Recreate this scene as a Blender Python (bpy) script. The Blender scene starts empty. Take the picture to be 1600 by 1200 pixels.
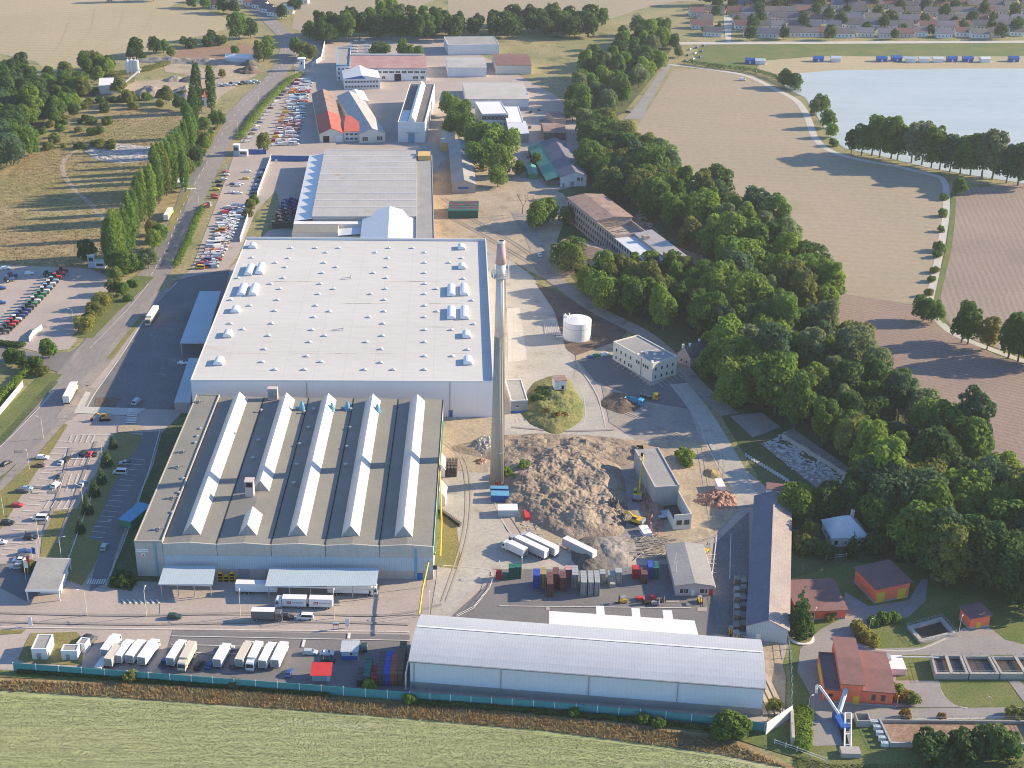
import bpy, math, random
import numpy as np
from mathutils import Vector, Matrix, noise as mnoise
R=math.radians; rnd=random.Random(11); sc=bpy.context.scene; col=sc.collection

# ---------------------------------------------------------------- camera
CH=260.0; FPX=2219.0; PIT=R(25.5); ROL=R(1.35)
fw=Vector((0,math.cos(PIT),-math.sin(PIT))); r0=Vector((1,0,0)); u0=Vector((0,math.sin(PIT),math.cos(PIT)))
rv=r0*math.cos(ROL)+u0*math.sin(ROL); uv=u0*math.cos(ROL)-r0*math.sin(ROL)
cam=bpy.data.cameras.new('camera'); cam.lens=FPX/1600*36; cam.sensor_width=36; cam.clip_start=1; cam.clip_end=9000
co=bpy.data.objects.new('camera',cam); col.objects.link(co); sc.camera=co
co.matrix_world=Matrix(((rv.x,uv.x,-fw.x,0),(rv.y,uv.y,-fw.y,0),(rv.z,uv.z,-fw.z,CH),(0,0,0,1)))
# ---------------------------------------------------------------- sky, sun, exposure
SUN_EL=R(22); SUN_AZ=math.atan2(.967,.256)
w=bpy.data.worlds.new('World'); sc.world=w; w.use_nodes=True; nt=w.node_tree
sk=nt.nodes.new('ShaderNodeTexSky'); sk.sky_type='NISHITA'; sk.sun_disc=False; sk.sun_elevation=SUN_EL; sk.sun_rotation=SUN_AZ
sk.air_density=1.0; sk.dust_density=.25; sk.ozone_density=4.0
bg=nt.nodes['Background']; bg.inputs[1].default_value=.13; tn=nt.nodes.new('ShaderNodeVectorMath'); tn.operation='MULTIPLY'; tn.inputs[1].default_value=(.80,.89,.98); nt.links.new(sk.outputs[0],tn.inputs[0]); nt.links.new(tn.outputs[0],bg.inputs[0])
sl=bpy.data.lights.new('sun','SUN'); sl.energy=5.0; sl.angle=R(.55); sl.color=(1,.81,.545)
so=bpy.data.objects.new('sun',sl); col.objects.link(so)
sd=Vector((math.sin(SUN_AZ)*math.cos(SUN_EL),math.cos(SUN_AZ)*math.cos(SUN_EL),math.sin(SUN_EL)))
so.rotation_euler=sd.to_track_quat('Z','Y').to_euler(); so.location=(300,500,400)
sc.view_settings.view_transform='Standard'; sc.view_settings.look='None'; sc.view_settings.exposure=1.1; sc.view_settings.gamma=1
sc.cycles.max_bounces=6; sc.cycles.transparent_max_bounces=6; sc.cycles.volume_bounces=0; sc.cycles.filter_width=1.0
# ---------------------------------------------------------------- photo pixel -> place in the world
def P(x,y,z=0.0):
    d=fw*FPX+rv*(x-800)+uv*(600-y); t=(z-CH)/d.z
    return Vector((d.x*t,d.y*t,z))
def hgt(xb,yb,xt,yt):
    b=P(xb,yb); d=fw*FPX+rv*(xt-800)+uv*(600-yt); return CH+d.z*b.y/d.y
def ang(a,b):
    d=P(*b)-P(*a); return math.atan2(d.y,d.x)
AX=ang((300,700),(1300,701))          # the works' own across axis (about zero)
DEP=R(93.6)                            # the works' own depth axis
# ---------------------------------------------------------------- materials
MATS={}
def mat(name,c1,c2=None,s=.15,s2=2.5,amt2=.25,rough=.85,bump=0,stripe=None,objcol=False,metal=0,spec=.25,stretch=None,rot=0,trans=0,emit=0,spots=None,seam=None):
    m=bpy.data.materials.new(name); m.use_nodes=True; nt=m.node_tree; N=nt.nodes.new; L=nt.links.new
    b=nt.nodes['Principled BSDF']; b.inputs['Roughness'].default_value=rough; b.inputs['Metallic'].default_value=metal
    b.inputs['Specular IOR Level'].default_value=spec
    tc=N('ShaderNodeTexCoord'); mp=N('ShaderNodeMapping'); L(tc.outputs['Object'],mp.inputs[0]); mp.inputs['Rotation'].default_value=(0,0,rot)
    if stretch: mp.inputs['Scale'].default_value=stretch
    def noi(sca,det=4,r=.55):
        n=N('ShaderNodeTexNoise'); n.inputs['Scale'].default_value=sca; n.inputs['Detail'].default_value=det; n.inputs['Roughness'].default_value=r
        L(mp.outputs[0],n.inputs[0]); return n
    def ramp(src,a,bb,lo=0,hi=1):
        r=N('ShaderNodeMapRange'); r.inputs[1].default_value=a; r.inputs[2].default_value=bb; r.inputs[3].default_value=lo; r.inputs[4].default_value=hi
        L(src,r.inputs[0]); return r.outputs[0]
    def mix(f,a,bb):
        x=N('ShaderNodeMix'); x.data_type='RGBA'
        if f is not None: L(f,x.inputs[0])
        for i,v in ((6,a),(7,bb)):
            if isinstance(v,tuple): x.inputs[i].default_value=(*v,1)
            else: L(v,x.inputs[i])
        return x.outputs[2]
    def scl(c,f):
        v=N('ShaderNodeVectorMath'); v.operation='SCALE'; L(f,v.inputs['Scale'])
        if isinstance(c,tuple): v.inputs[0].default_value=c
        else: L(c,v.inputs[0])
        return v.outputs[0]
    n1=noi(s,6,.6); n2=noi(s2,4,.65)
    c=mix(ramp(n1.outputs[0],.36,.64),c1,c2 or c1)
    if objcol:
        oi=N('ShaderNodeObjectInfo'); v=N('ShaderNodeVectorMath'); v.operation='MULTIPLY'; L(c,v.inputs[0]); L(oi.outputs['Color'],v.inputs[1]); c=v.outputs[0]
    c=scl(c,ramp(n2.outputs[0],.25,.75,1-amt2,1+amt2))
    if stripe:
        a,per,am=stripe[:3]; m2=N('ShaderNodeMapping'); m2.inputs['Rotation'].default_value=(0,0,a); L(tc.outputs['Object'],m2.inputs[0])
        wv=N('ShaderNodeTexWave'); wv.inputs['Scale'].default_value=.314/per; wv.inputs['Distortion'].default_value=stripe[3] if len(stripe)>3 else 0
        wv.inputs['Detail'].default_value=2; wv.inputs['Detail Scale'].default_value=.3; L(m2.outputs[0],wv.inputs[0])
        c=scl(c,ramp(wv.outputs[0],.2,.8,1-am,1+am*.5))
    if spots:
        n3=noi(spots[1],5,.6); c=mix(ramp(n3.outputs[0],spots[2],spots[2]+.08,0,spots[3] if len(spots)>3 else .8),c,spots[0])
    if seam:
        for d in range(2):
            if not seam[d]: continue
            sx=N('ShaderNodeSeparateXYZ'); L(tc.outputs['Object'],sx.inputs[0])
            md=N('ShaderNodeMath'); md.operation='PINGPONG'; md.inputs[1].default_value=seam[d]/2; L(sx.outputs[d],md.inputs[0])
            c=scl(c,ramp(md.outputs[0],0,seam[2],seam[3],1))
    L(c,b.inputs['Base Color'])
    if bump:
        bp=N('ShaderNodeBump'); bp.inputs['Strength'].default_value=bump; bp.inputs['Distance'].default_value=.3; L(n2.outputs[0],bp.inputs['Height']); L(bp.outputs[0],b.inputs['Normal'])
    if trans:
        t=N('ShaderNodeBsdfTranslucent'); L(c,t.inputs[0]); ms=N('ShaderNodeMixShader'); ms.inputs[0].default_value=trans
        L(b.outputs[0],ms.inputs[1]); L(t.outputs[0],ms.inputs[2]); L(ms.outputs[0],nt.nodes['Material Output'].inputs[0])
    MATS[name]=m; return m
# ground
G_meadow=mat('dry_meadow',(.20,.20,.085),(.30,.25,.13),s=.02,s2=.5,amt2=.45,bump=.5,spots=((.10,.13,.045),.05,.56))
G_olive=mat('rough_meadow',(.24,.21,.085),(.29,.205,.11),s=.016,s2=.3,amt2=.5,bump=.5,spots=((.37,.305,.165),.03,.58),stretch=(.6,1,1))
G_grass=mat('lawn',(.092,.135,.036),(.155,.16,.055),s=.06,s2=1.5,amt2=.4,bump=.4)
G_dry=mat('dry_lawn',(.24,.20,.075),(.17,.17,.055),s=.08,s2=1.5,amt2=.4,bump=.4)
G_darkgrass=mat('shady_ground',(.06,.085,.03),(.11,.12,.05),s=.05,s2=1,amt2=.5,bump=.5)  # darker grass tone for woodland floors, the ditch and one lawn
G_front=mat('front_field',(.30,.335,.150),(.36,.37,.185),s=.05,s2=.9,amt2=.24,bump=.3,stretch=(.16,1,1),rot=R(-5),stripe=(R(85),3.4,.09,4),spots=((.46,.42,.29),.06,.57,.75))
G_stub=mat('stubble_field',(.39,.32,.20),(.34,.29,.175),s=.006,s2=.3,amt2=.12,stripe=(R(93.6),9,.05,5),spots=((.30,.27,.155),.004,.56,.5))
G_tan=mat('tan_field',(.335,.27,.195),(.30,.255,.175),s=.01,s2=.3,amt2=.13,stripe=(R(3.6+90),7,.03,6),spots=((.25,.24,.135),.007,.57,.6))
G_plough=mat('ploughed_field',(.245,.19,.155),(.295,.235,.19),s=.012,s2=.6,amt2=.2,stripe=(R(8),3.1,.10,3.5),bump=.5,spots=((.21,.165,.14),.01,.58,.6))
G_plough2=mat('ploughed_soil',(.235,.172,.145),(.275,.205,.165),s=.02,s2=.6,amt2=.2,stripe=(R(118),3,.10,2.5),bump=.5)
G_brown=mat('brown_field',(.25,.155,.105),(.27,.18,.12),s=.02,s2=.3,amt2=.2)
G_yard=mat('worn_asphalt',(.40,.34,.30),(.345,.295,.265),s=.05,s2=.9,amt2=.14,spots=((.19,.17,.16),.09,.64,.55),rough=.9)
G_road=mat('road_asphalt',(.27,.24,.222),(.225,.203,.192),s=.06,s2=.8,amt2=.16,stretch=(1,.25,1),rot=R(-25),spots=((.36,.31,.265),.06,.62,.6),rough=.9)
G_dark=mat('fresh_asphalt',(.175,.17,.172),(.14,.136,.14),s=.07,s2=1.2,amt2=.28,rough=.9,spots=((.26,.25,.245),.09,.6,.55))
G_mid=mat('grey_asphalt',(.19,.18,.18),(.155,.15,.152),s=.06,s2=1.2,amt2=.15,rough=.9)
G_conc=mat('pale_concrete',(.42,.39,.34),(.35,.325,.285),s=.06,s2=.8,amt2=.2,spots=((.25,.23,.205),.12,.6,.6))
G_slab=mat('concrete_slab',(.50,.475,.425),(.44,.415,.37),s=.1,s2=1,amt2=.08,seam=(6,6,.15,.82))
G_sand=mat('sandy_dirt',(.41,.33,.235),(.33,.27,.195),s=.06,s2=.7,amt2=.28,bump=.5,spots=((.25,.205,.155),.09,.56,.7))
G_soil=mat('dark_soil',(.11,.08,.065),(.165,.12,.09),s=.15,s2=1.2,amt2=.4,bump=.8)
G_mud=mat('damp_mud',(.235,.215,.20),(.31,.27,.23),s=.06,s2=.8,amt2=.25,bump=.3,spots=((.16,.145,.14),.1,.58,.7))
G_pave=mat('block_paving',(.245,.23,.225),(.28,.265,.25),s=.1,s2=1.5,amt2=.15)
G_paint=mat('road_paint',(.72,.70,.66),(.55,.53,.50),s=.6,s2=3,amt2=.15)
G_rust=mat('dry_weeds',(.27,.18,.09),(.33,.27,.15),s=.25,s2=2.5,amt2=.4,bump=.8,stretch=(.3,1,1),spots=((.13,.13,.06),.25,.54))
G_gravel=mat('rubble_ground',(.44,.40,.36),(.33,.29,.25),s=.25,s2=1.6,amt2=.5,bump=.9)
G_water=mat('lake_water',(.36,.41,.405),(.41,.45,.445),s=.02,s2=.25,amt2=.13,rough=.4,spec=.3,bump=.15,stretch=(.35,2.6,1),spots=((.30,.36,.36),.03,.6,.5))
G_sludge=mat('sludge_water',(.06,.045,.035),(.09,.065,.045),s=.2,s2=2,amt2=.2,rough=.25,spec=.5)
G_foam=mat('foamy_sludge',(.23,.14,.09),(.33,.23,.165),s=.6,s2=2,amt2=.3,rough=.5,spots=((.48,.40,.32),.7,.6))
# surfaces
W_white=mat('white_cladding',(.70,.69,.68),(.66,.65,.645),s=.05,s2=1.5,amt2=.05,seam=(1.2,0,.06,.88))
W_hall=mat('hall_cladding',(.80,.77,.75),(.76,.735,.72),s=.04,s2=1.5,amt2=.04,seam=(6,0,.09,.88))
R_white=mat('white_membrane',(.545,.53,.50),(.51,.495,.465),s=.03,s2=.6,amt2=.06,seam=(12,14,.18,.86),spots=((.43,.355,.28),.05,.65,.5),stretch=(.22,1,1))
R_bit=mat('bitumen_roof',(.205,.20,.178),(.235,.226,.20),s=.06,s2=.9,amt2=.10,seam=(1.05,0,.05,.88),spots=((.27,.26,.235),.07,.66,.4))
R_grey=mat('grey_roof',(.28,.27,.26),(.33,.32,.30),s=.1,s2=1,amt2=.14,seam=(1,0,.05,.88))
R_dark=mat('dark_roof',(.13,.12,.125),(.17,.155,.155),s=.1,s2=1,amt2=.2)
R_metal=mat('corrugated_metal',(.50,.52,.545),(.46,.48,.505),s=.08,s2=1,amt2=.07,rough=.5,metal=.1,seam=(.9,0,.14,.87),spots=((.42,.37,.31),.1,.7,.3))
R_saw=mat('weathered_sheet',(.43,.42,.40),(.38,.37,.355),s=.1,s2=1,amt2=.12,seam=(1.5,0,.12,.86),spots=((.33,.24,.18),.12,.62,.6),rough=.7)
R_purple=mat('slate_roof',(.14,.14,.18),(.165,.16,.20),s=.12,s2=1.2,amt2=.15,seam=(1.1,2.2,.1,.88))  # bluish slate; also paints the shade on the long shed's left slope
R_worn_lit=mat('worn_slate_roof',(.31,.275,.255),(.26,.225,.225),s=.12,s2=1.2,amt2=.2,seam=(1.1,2.2,.1,.88),spots=((.30,.20,.17),.12,.62,.6))  # lighter slate with worn spots: sunlight painted into the long shed's right slope
R_tile=mat('clay_tiles',(.195,.105,.098),(.225,.125,.112),s=.2,s2=2,amt2=.18,seam=(0,.5,.08,.85))
R_redtin=mat('red_tin_roof',(.52,.10,.07),(.46,.13,.10),s=.2,s2=1.5,amt2=.15,seam=(1.5,0,.08,.85))
R_fadered=mat('faded_red_roof',(.36,.20,.19),(.42,.27,.255),s=.12,s2=1.2,amt2=.2,seam=(1.5,0,.08,.88))
R_redtin=MATS['red_tin_roof']
R_green=mat('green_tin_roof',(.08,.27,.20),(.12,.31,.25),s=.2,s2=1.5,amt2=.2,seam=(1.2,0,.08,.85))
R_ruin=mat('rusty_old_roof',(.25,.17,.14),(.31,.22,.18),s=.15,s2=1,amt2=.3,spots=((.15,.10,.085),.2,.58))
R_zinc=mat('zinc_roof',(.60,.62,.64),(.55,.57,.59),s=.2,s2=2,amt2=.1,rough=.5,spots=((.44,.37,.37),.2,.66,.5),seam=(.9,0,.06,.88))
W_conc=mat('weathered_concrete',(.40,.375,.335),(.34,.32,.29),s=.15,s2=1.5,amt2=.12,spots=((.27,.25,.22),.12,.62,.6))
W_panel=mat('concrete_panel',(.45,.43,.395),(.40,.385,.355),s=.1,s2=1,amt2=.1,seam=(6,0,.09,.72),spots=((.33,.31,.28),.15,.62,.5))
W_bluerib=mat('blue_ribbed_cladding',(.43,.51,.56),(.39,.47,.53),s=.1,s2=1,amt2=.06,seam=(.8,0,.14,.82))
W_cream=mat('cream_render',(.66,.63,.54),(.62,.585,.50),s=.1,s2=1,amt2=.06)
W_plain=mat('white_render',(.70,.70,.69),(.64,.64,.635),s=.15,s2=1,amt2=.08)
W_brick=mat('old_brick',(.34,.26,.22),(.40,.33,.28),s=.2,s2=1.2,amt2=.28,spots=((.21,.165,.145),.15,.58,.7))
W_yellow=mat('ochre_render',(.60,.42,.16),(.55,.38,.15),s=.1,s2=1,amt2=.08)
W_pink=mat('pinkish_render',(.55,.45,.42),(.50,.42,.40),s=.2,s2=1,amt2=.08)
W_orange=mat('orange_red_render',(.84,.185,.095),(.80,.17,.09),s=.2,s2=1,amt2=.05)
W_grey=mat('grey_render',(.36,.35,.335),(.32,.31,.30),s=.2,s2=1,amt2=.1)
W_wood=mat('old_timber',(.14,.115,.09),(.18,.145,.115),s=.3,s2=2,amt2=.25)
X_yellow=mat('yellow_paint',(.70,.46,.04),(.66,.42,.04),s=.5,s2=2,amt2=.1,rough=.5)
X_blue=mat('blue_paint',(.03,.10,.34),(.04,.13,.38),s=.5,s2=2,amt2=.12,rough=.5)
X_lblue=mat('light_blue_paint',(.12,.34,.50),(.10,.30,.46),s=.5,s2=2,amt2=.12,rough=.5)
X_red=mat('red_paint',(.55,.05,.05),(.48,.04,.045),s=.5,s2=2,amt2=.12,rough=.5)
X_green=mat('green_paint',(.05,.22,.12),(.06,.25,.15),s=.5,s2=2,amt2=.12,rough=.5)
X_white=mat('white_paint',(.74,.73,.71),(.70,.69,.67),s=.5,s2=2,amt2=.05,rough=.45)
X_grey=mat('grey_paint',(.30,.30,.31),(.26,.26,.27),s=.5,s2=2,amt2=.1,rough=.5)
X_black=mat('black_rubber',(.02,.02,.022),(.03,.03,.032),s=1,s2=4,amt2=.2,rough=.8)
X_gap=mat('dark_opening',(.025,.024,.026),s=1,amt2=.1,rough=.9)
X_glass=mat('dark_glass',(.03,.035,.045),(.045,.055,.065),s=.5,s2=1,amt2=.1,rough=.12,spec=.6)
X_steel=mat('galvanised_steel',(.45,.46,.47),(.40,.41,.42),s=.5,s2=3,amt2=.1,rough=.45,metal=.4)
X_sky=mat('rooflight_plastic',(.70,.74,.78),(.66,.70,.75),s=.4,s2=2,amt2=.05,rough=.35)
X_ridge=mat('white_rooflight_panel',(.76,.74,.71),(.72,.70,.67),s=.2,s2=1.5,amt2=.06,rough=.6,trans=.35,spots=((.60,.57,.54),.2,.68,.4))
X_teal=mat('turquoise_fence_paint',(.07,.30,.30),(.06,.26,.265),s=.2,s2=2,amt2=.12,seam=(2.5,0,.06,.8))
X_pink=mat('faded_red_band',(.50,.33,.345),(.55,.39,.40),s=.3,s2=1.2,amt2=.12)
X_fade=mat('faded_white_band',(.68,.63,.61),(.63,.57,.56),s=.3,s2=1.2,amt2=.08,spots=((.52,.40,.38),.25,.62,.5))
X_chim=mat('chimney_concrete',(.36,.325,.275),(.30,.27,.235),s=.12,s2=1.2,amt2=.12,stretch=(1,1,.25))
X_car=mat('car_paint',(1,1,1),s=.3,s2=2,amt2=.04,rough=.3,spec=.5,objcol=True)
X_crate=mat('crate_plastic',(1,1,1),(.8,.8,.8),s=.6,s2=3,amt2=.2,rough=.6,objcol=True)
X_rock=mat('broken_masonry',(.30,.25,.205),(.39,.345,.30),s=.4,s2=2,amt2=.3)
X_earth=mat('heaped_earth',(.235,.18,.135),(.31,.25,.19),s=.1,s2=1.5,amt2=.35,bump=1,spots=((.165,.13,.10),.16,.57,.7))
G_mound=mat('mound_grass',(.22,.20,.075),(.12,.145,.045),s=.12,s2=1.3,amt2=.45,bump=.7,spots=((.26,.18,.095),.1,.6,.8))
X_coal=mat('black_grit_heap',(.10,.09,.085),(.16,.14,.125),s=.2,s2=1.5,amt2=.35,bump=.8)
T_leaf=mat('leaf_foliage',(1,1,1),(.72,.78,.70),s=.35,s2=1.6,amt2=.42,rough=.75,spec=.15,objcol=True,trans=.5)
T_bark=mat('bark',(.13,.10,.075),(.17,.14,.11),s=.5,s2=3,amt2=.3)
T_grass=mat('grass_blades',(.27,.31,.13),(.35,.34,.17),s=.06,s2=2,amt2=.22,trans=.3,stretch=(.15,1,1))
T_weed=mat('weed_stalks',(.34,.22,.10),(.30,.265,.14),s=.2,s2=2,amt2=.4,trans=.25)
# ---------------------------------------------------------------- mesh building
class MB:
    def __init__(s): s.v=[]; s.f=[]; s.mi=[]; s.cm=0
    def face(s,pts):
        n=len(s.v); s.v+=[tuple(p) for p in pts]; s.f.append(tuple(range(n,n+len(pts)))); s.mi.append(s.cm); return s
    def idx(s,vs,fs):
        n=len(s.v); s.v+=[tuple(p) for p in vs]
        for f in fs: s.f.append(tuple(i+n for i in f)); s.mi.append(s.cm)
        return s
    def box(s,x0,x1,y0,y1,z0,z1):
        return s.idx([(x0,y0,z0),(x1,y0,z0),(x1,y1,z0),(x0,y1,z0),(x0,y0,z1),(x1,y0,z1),(x1,y1,z1),(x0,y1,z1)],
          [(0,3,2,1),(4,5,6,7),(0,1,5,4),(1,2,6,5),(2,3,7,6),(3,0,4,7)])
    def prism(s,pts,z0,z1):
        n=len(pts); return s.idx([(p[0],p[1],z0) for p in pts]+[(p[0],p[1],z1) for p in pts],
          [tuple(range(n-1,-1,-1)),tuple(range(n,2*n))]+[(i,(i+1)%n,n+(i+1)%n,n+i) for i in range(n)])
    def prof(s,pts,y0,y1,ax='y'):          # side profile (a,z) swept along an axis
        n=len(pts)
        if ax=='y': v=[(a,y0,z) for a,z in pts]+[(a,y1,z) for a,z in pts]
        else: v=[(y0,a,z) for a,z in pts]+[(y1,a,z) for a,z in pts]
        return s.idx(v,[tuple(range(n)),tuple(range(2*n-1,n-1,-1))]+[(i,n+i,n+(i+1)%n,(i+1)%n) for i in range(n)])
    def cyl(s,x,y,z0,z1,ra,rb=None,n=12):
        rb=ra if rb is None else rb
        v=[(x+ra*math.cos(2*math.pi*i/n),y+ra*math.sin(2*math.pi*i/n),z0) for i in range(n)]+[(x+rb*math.cos(2*math.pi*i/n),y+rb*math.sin(2*math.pi*i/n),z1) for i in range(n)]
        return s.idx(v,[tuple(range(n-1,-1,-1)),tuple(range(n,2*n))]+[(i,(i+1)%n,n+(i+1)%n,n+i) for i in range(n)])
    def tube(s,p,q,r,n=6,r2=None):
        p=Vector(p); q=Vector(q); d=(q-p).normalized(); a=d.orthogonal().normalized(); b=d.cross(a); r2=r if r2 is None else r2
        v=[p+(a*math.cos(2*math.pi*i/n)+b*math.sin(2*math.pi*i/n))*r for i in range(n)]+[q+(a*math.cos(2*math.pi*i/n)+b*math.sin(2*math.pi*i/n))*r2 for i in range(n)]
        return s.idx(v,[tuple(range(n-1,-1,-1)),tuple(range(n,2*n))]+[(i,(i+1)%n,n+(i+1)%n,n+i) for i in range(n)])
    def obj(s,name,m,parent=None,smooth=False,off=None):
        me=bpy.data.meshes.new(name)
        v=s.v if off is None else [(a-off[0],b-off[1],c-off[2]) for a,b,c in s.v]
        me.from_pydata(v,[],s.f)
        for k in (m if isinstance(m,(list,tuple)) else [m]): me.materials.append(k)
        if any(s.mi): me.polygons.foreach_set('material_index',s.mi)
        if smooth: me.polygons.foreach_set('use_smooth',[True]*len(s.f))
        me.update()
        o=bpy.data.objects.new(name,me); col.objects.link(o)
        if parent is not None: o.parent=parent
        return o
def tag(o,label=None,cat=None,group=None,kind=None):
    if label: o['label']=label
    if cat: o['category']=cat
    if group: o['group']=group
    if kind: o['kind']=kind
    return o
def thing(name,label,cat,loc=(0,0,0),rot=0,group=None):
    o=bpy.data.objects.new(name,None); col.objects.link(o); o.empty_display_size=.5
    o.location=loc; o.rotation_euler=(0,0,rot); return tag(o,label,cat,group)
def copy_tree(o,parent=None):
    c=o.copy(); col.objects.link(c)
    if parent is not None: c.parent=parent
    for ch in list(o.children): copy_tree(ch,c)
    return c
def paint(o,c):
    o.color=(*c,1)
    for ch in o.children: paint(ch,c)
PEND=[]                                   # things labelled at the end from what they stand beside
LMK={}
def later(o,desc,cat,px,group=None): PEND.append((o,desc,px)); tag(o,None,cat,group); return o
# ground sheets
GZ=[0.0]
def lift(lvl): GZ[0]+=.0003; return lvl*.03+GZ[0]
def sheet(name,pts,m,lvl):
    q=[P(*p) for p in pts]
    from mathutils.geometry import tessellate_polygon
    mb=MB(); zl=lift(lvl); mb.v=[(a.x,a.y,zl) for a in q]
    for t in tessellate_polygon([q]):
        a,b,c=t
        if (q[b]-q[a]).cross(q[c]-q[a]).z<0: a,c=c,a
        mb.f.append((a,b,c)); mb.mi.append(0)
    return tag(mb.obj(name,m),kind='structure')
def line_pts(pts,close=False):
    q=[P(*p) for p in pts]; out=[]
    for i in range(len(q)-1):
        a=q[max(i-1,0)]; b=q[i]; c=q[i+1]; d=q[min(i+2,len(q)-1)]
        for k in range(5):
            t=k/5; out.append(.5*((2*b)+(c-a)*t+(2*a-5*b+4*c-d)*t*t+(3*b-a-3*c+d)*t**3))
    out.append(q[-1]); return out
def ribbon_mb(mb,pts,wd,z,smooth=True,h=0):
    q=line_pts(pts) if smooth else [P(*p) for p in pts]; L=[];Rr=[]
    for i,p in enumerate(q):
        d=(q[min(i+1,len(q)-1)]-q[max(i-1,0)]).normalized(); n=Vector((-d.y,d.x,0)); ww=wd if not isinstance(wd,tuple) else wd[0]+(wd[1]-wd[0])*i/(len(q)-1)
        L.append(p+n*ww/2); Rr.append(p-n*ww/2)
    n=len(q)
    if h:
        v=[(p.x,p.y,0) for p in L]+[(p.x,p.y,0) for p in Rr]+[(p.x,p.y,h) for p in L]+[(p.x,p.y,h) for p in Rr]
        f=[]
        for i in range(n-1): f+=[(2*n+i,3*n+i,3*n+i+1,2*n+i+1),(i,2*n+i,2*n+i+1,i+1),(n+i+1,3*n+i+1,3*n+i,n+i)]
        f+=[(0,n,3*n,2*n),(n-1,3*n-1,4*n-1,2*n-1)]
        mb.idx(v,f)
    else:
        mb.idx([(p.x,p.y,z) for p in L]+[(p.x,p.y,z) for p in Rr],[(i,n+i,n+i+1,i+1) for i in range(n-1)])
    return mb
def ribbon(name,pts,wd,m,lvl,smooth=True,h=0): return tag(ribbon_mb(MB(),pts,wd,lift(lvl),smooth,h).obj(name,m),kind='structure')
# ================================================================ THE SETTING: ground, fields, roads, water
g=MB(); g.idx([(-3500,60,-.05),(3500,60,-.05),(3500,5200,-.05),(-3500,5200,-.05)],[(0,1,2,3)]); tag(g.obj('terrain',G_meadow),kind='structure')
sheet('stubble_field',[(-250,-110),(700,-110),(700,0),(560,-3),(470,8),(452,20),(440,8),(300,-4),(262,12),(325,17),(356,30),(352,46),(320,55),(262,66),(232,80),(205,92),(180,85),(130,101),(100,112),(75,112),(55,96),(0,84),(-250,150)],G_stub,1)
sheet('stubble_field',[(455,45),(482,52),(560,36),(600,26),(640,18),(700,-10),(560,-30),(462,10)],G_tan,2)
sheet('stubble_field',[(700,-60),(1400,-90),(1400,-8),(1150,4),(1060,2),(1000,14),(960,28),(920,30),(860,34),(700,30)],G_tan,1)
sheet('brown_field',[(262,92),(292,72),(402,69),(408,90),(360,95)],G_brown,2)
sheet('rough_meadow',[(-150,330),(-20,285),(30,240),(60,205),(120,178),(200,168),(300,172),(345,205),(300,300),(215,425),(120,420),(0,412),(-150,412)],G_olive,1)
sheet('meadow',[(120,176),(200,150),(300,160),(355,150),(400,128),(402,90),(360,96),(265,95),(210,92),(120,112),(80,130)],G_meadow,1)
sheet('tan_field',[(1000,190),(1035,135),(1052,108),(1100,108),(1150,114),(1205,134),(1250,160),(1265,192),(1288,228),(1325,246),(1400,261),(1473,280),(1474,330),(1466,390),(1455,440),(1448,478),(1388,472),(1310,461),(1240,470),(1100,380),(960,240)],G_tan,1)
sheet('ploughed_field',[(1486,300),(1600,284),(1800,275),(1800,560),(1600,548),(1560,545),(1500,523),(1466,490),(1468,440),(1482,370)],G_plough,2)
sheet('ploughed_field',[(1240,465),(1310,458),(1390,470),(1450,482),(1470,512),(1560,558),(1800,620),(1800,840),(1600,740),(1460,650),(1330,560)],G_plough2,2)
sheet('lake',[(1212,118),(1230,140),(1258,152),(1278,184),(1296,214),(1320,232),(1380,245),(1450,262),(1530,276),(1610,288),(2000,330),(2100,108),(1500,107),(1300,110)],G_water,2)
sheet('sandy_shore',[(1130,88),(1280,88),(2100,86),(2100,109),(1500,109),(1300,111),(1232,117),(1180,112)],G_stub,1)
sheet('meadow',[(1100,66),(2100,62),(2100,88),(1280,88),(1190,95),(1180,112),(1105,104),(1080,96)],G_grass,2)
ribbon('gravel_path',[(1044,101),(1075,104),(1120,110),(1168,119),(1212,140),(1245,158),(1262,184),(1274,216),(1300,237),(1345,250),(1400,260),(1470,277)],5,G_slab,3)
ribbon('gravel_path',[(1470,277),(1478,292),(1478,335),(1470,385),(1459,440),(1452,476),(1466,500),(1490,521),(1540,543),(1620,572)],4,G_slab,3)
ribbon('grass_verge',[(1490,300),(1488,340),(1482,390),(1470,440),(1464,480),(1478,505)],3,G_grass,4)
ribbon('lane',[(1044,101),(1028,125),(1010,155),(992,178)],(6,9),G_pave,3)
sheet('turning_area',[(978,182),(1000,160),(1012,165),(1006,186),(975,187)],G_pave,4)
sheet('front_field',[(-300,1068),(0,1076),(120,1082),(250,1092),(400,1103),(560,1114),(700,1123),(850,1139),(1000,1158),(1120,1176),(1200,1192),(1300,1225),(1300,1500),(-300,1500)],G_front,1)
sheet('weed_strip',[(-300,1056),(0,1059),(200,1068),(400,1080),(640,1098),(800,1112),(1000,1133),(1130,1150),(1180,1168),(1250,1203),(1200,1196),(1120,1178),(1000,1160),(850,1142),(700,1126),(560,1117),(400,1106),(250,1095),(120,1085),(0,1079),(-300,1070)],G_rust,2)
# woodland floors
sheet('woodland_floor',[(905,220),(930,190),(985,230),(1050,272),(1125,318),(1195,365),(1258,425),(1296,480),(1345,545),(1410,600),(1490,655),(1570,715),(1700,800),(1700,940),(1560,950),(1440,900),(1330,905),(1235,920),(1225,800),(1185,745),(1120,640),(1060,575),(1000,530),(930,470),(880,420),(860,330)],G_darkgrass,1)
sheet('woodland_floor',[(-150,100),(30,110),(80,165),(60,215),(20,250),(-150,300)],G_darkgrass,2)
sheet('woodland_floor',[(905,110),(960,75),(1040,50),(1050,75),(1022,118),(975,176),(905,215)],G_darkgrass,1)
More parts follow.
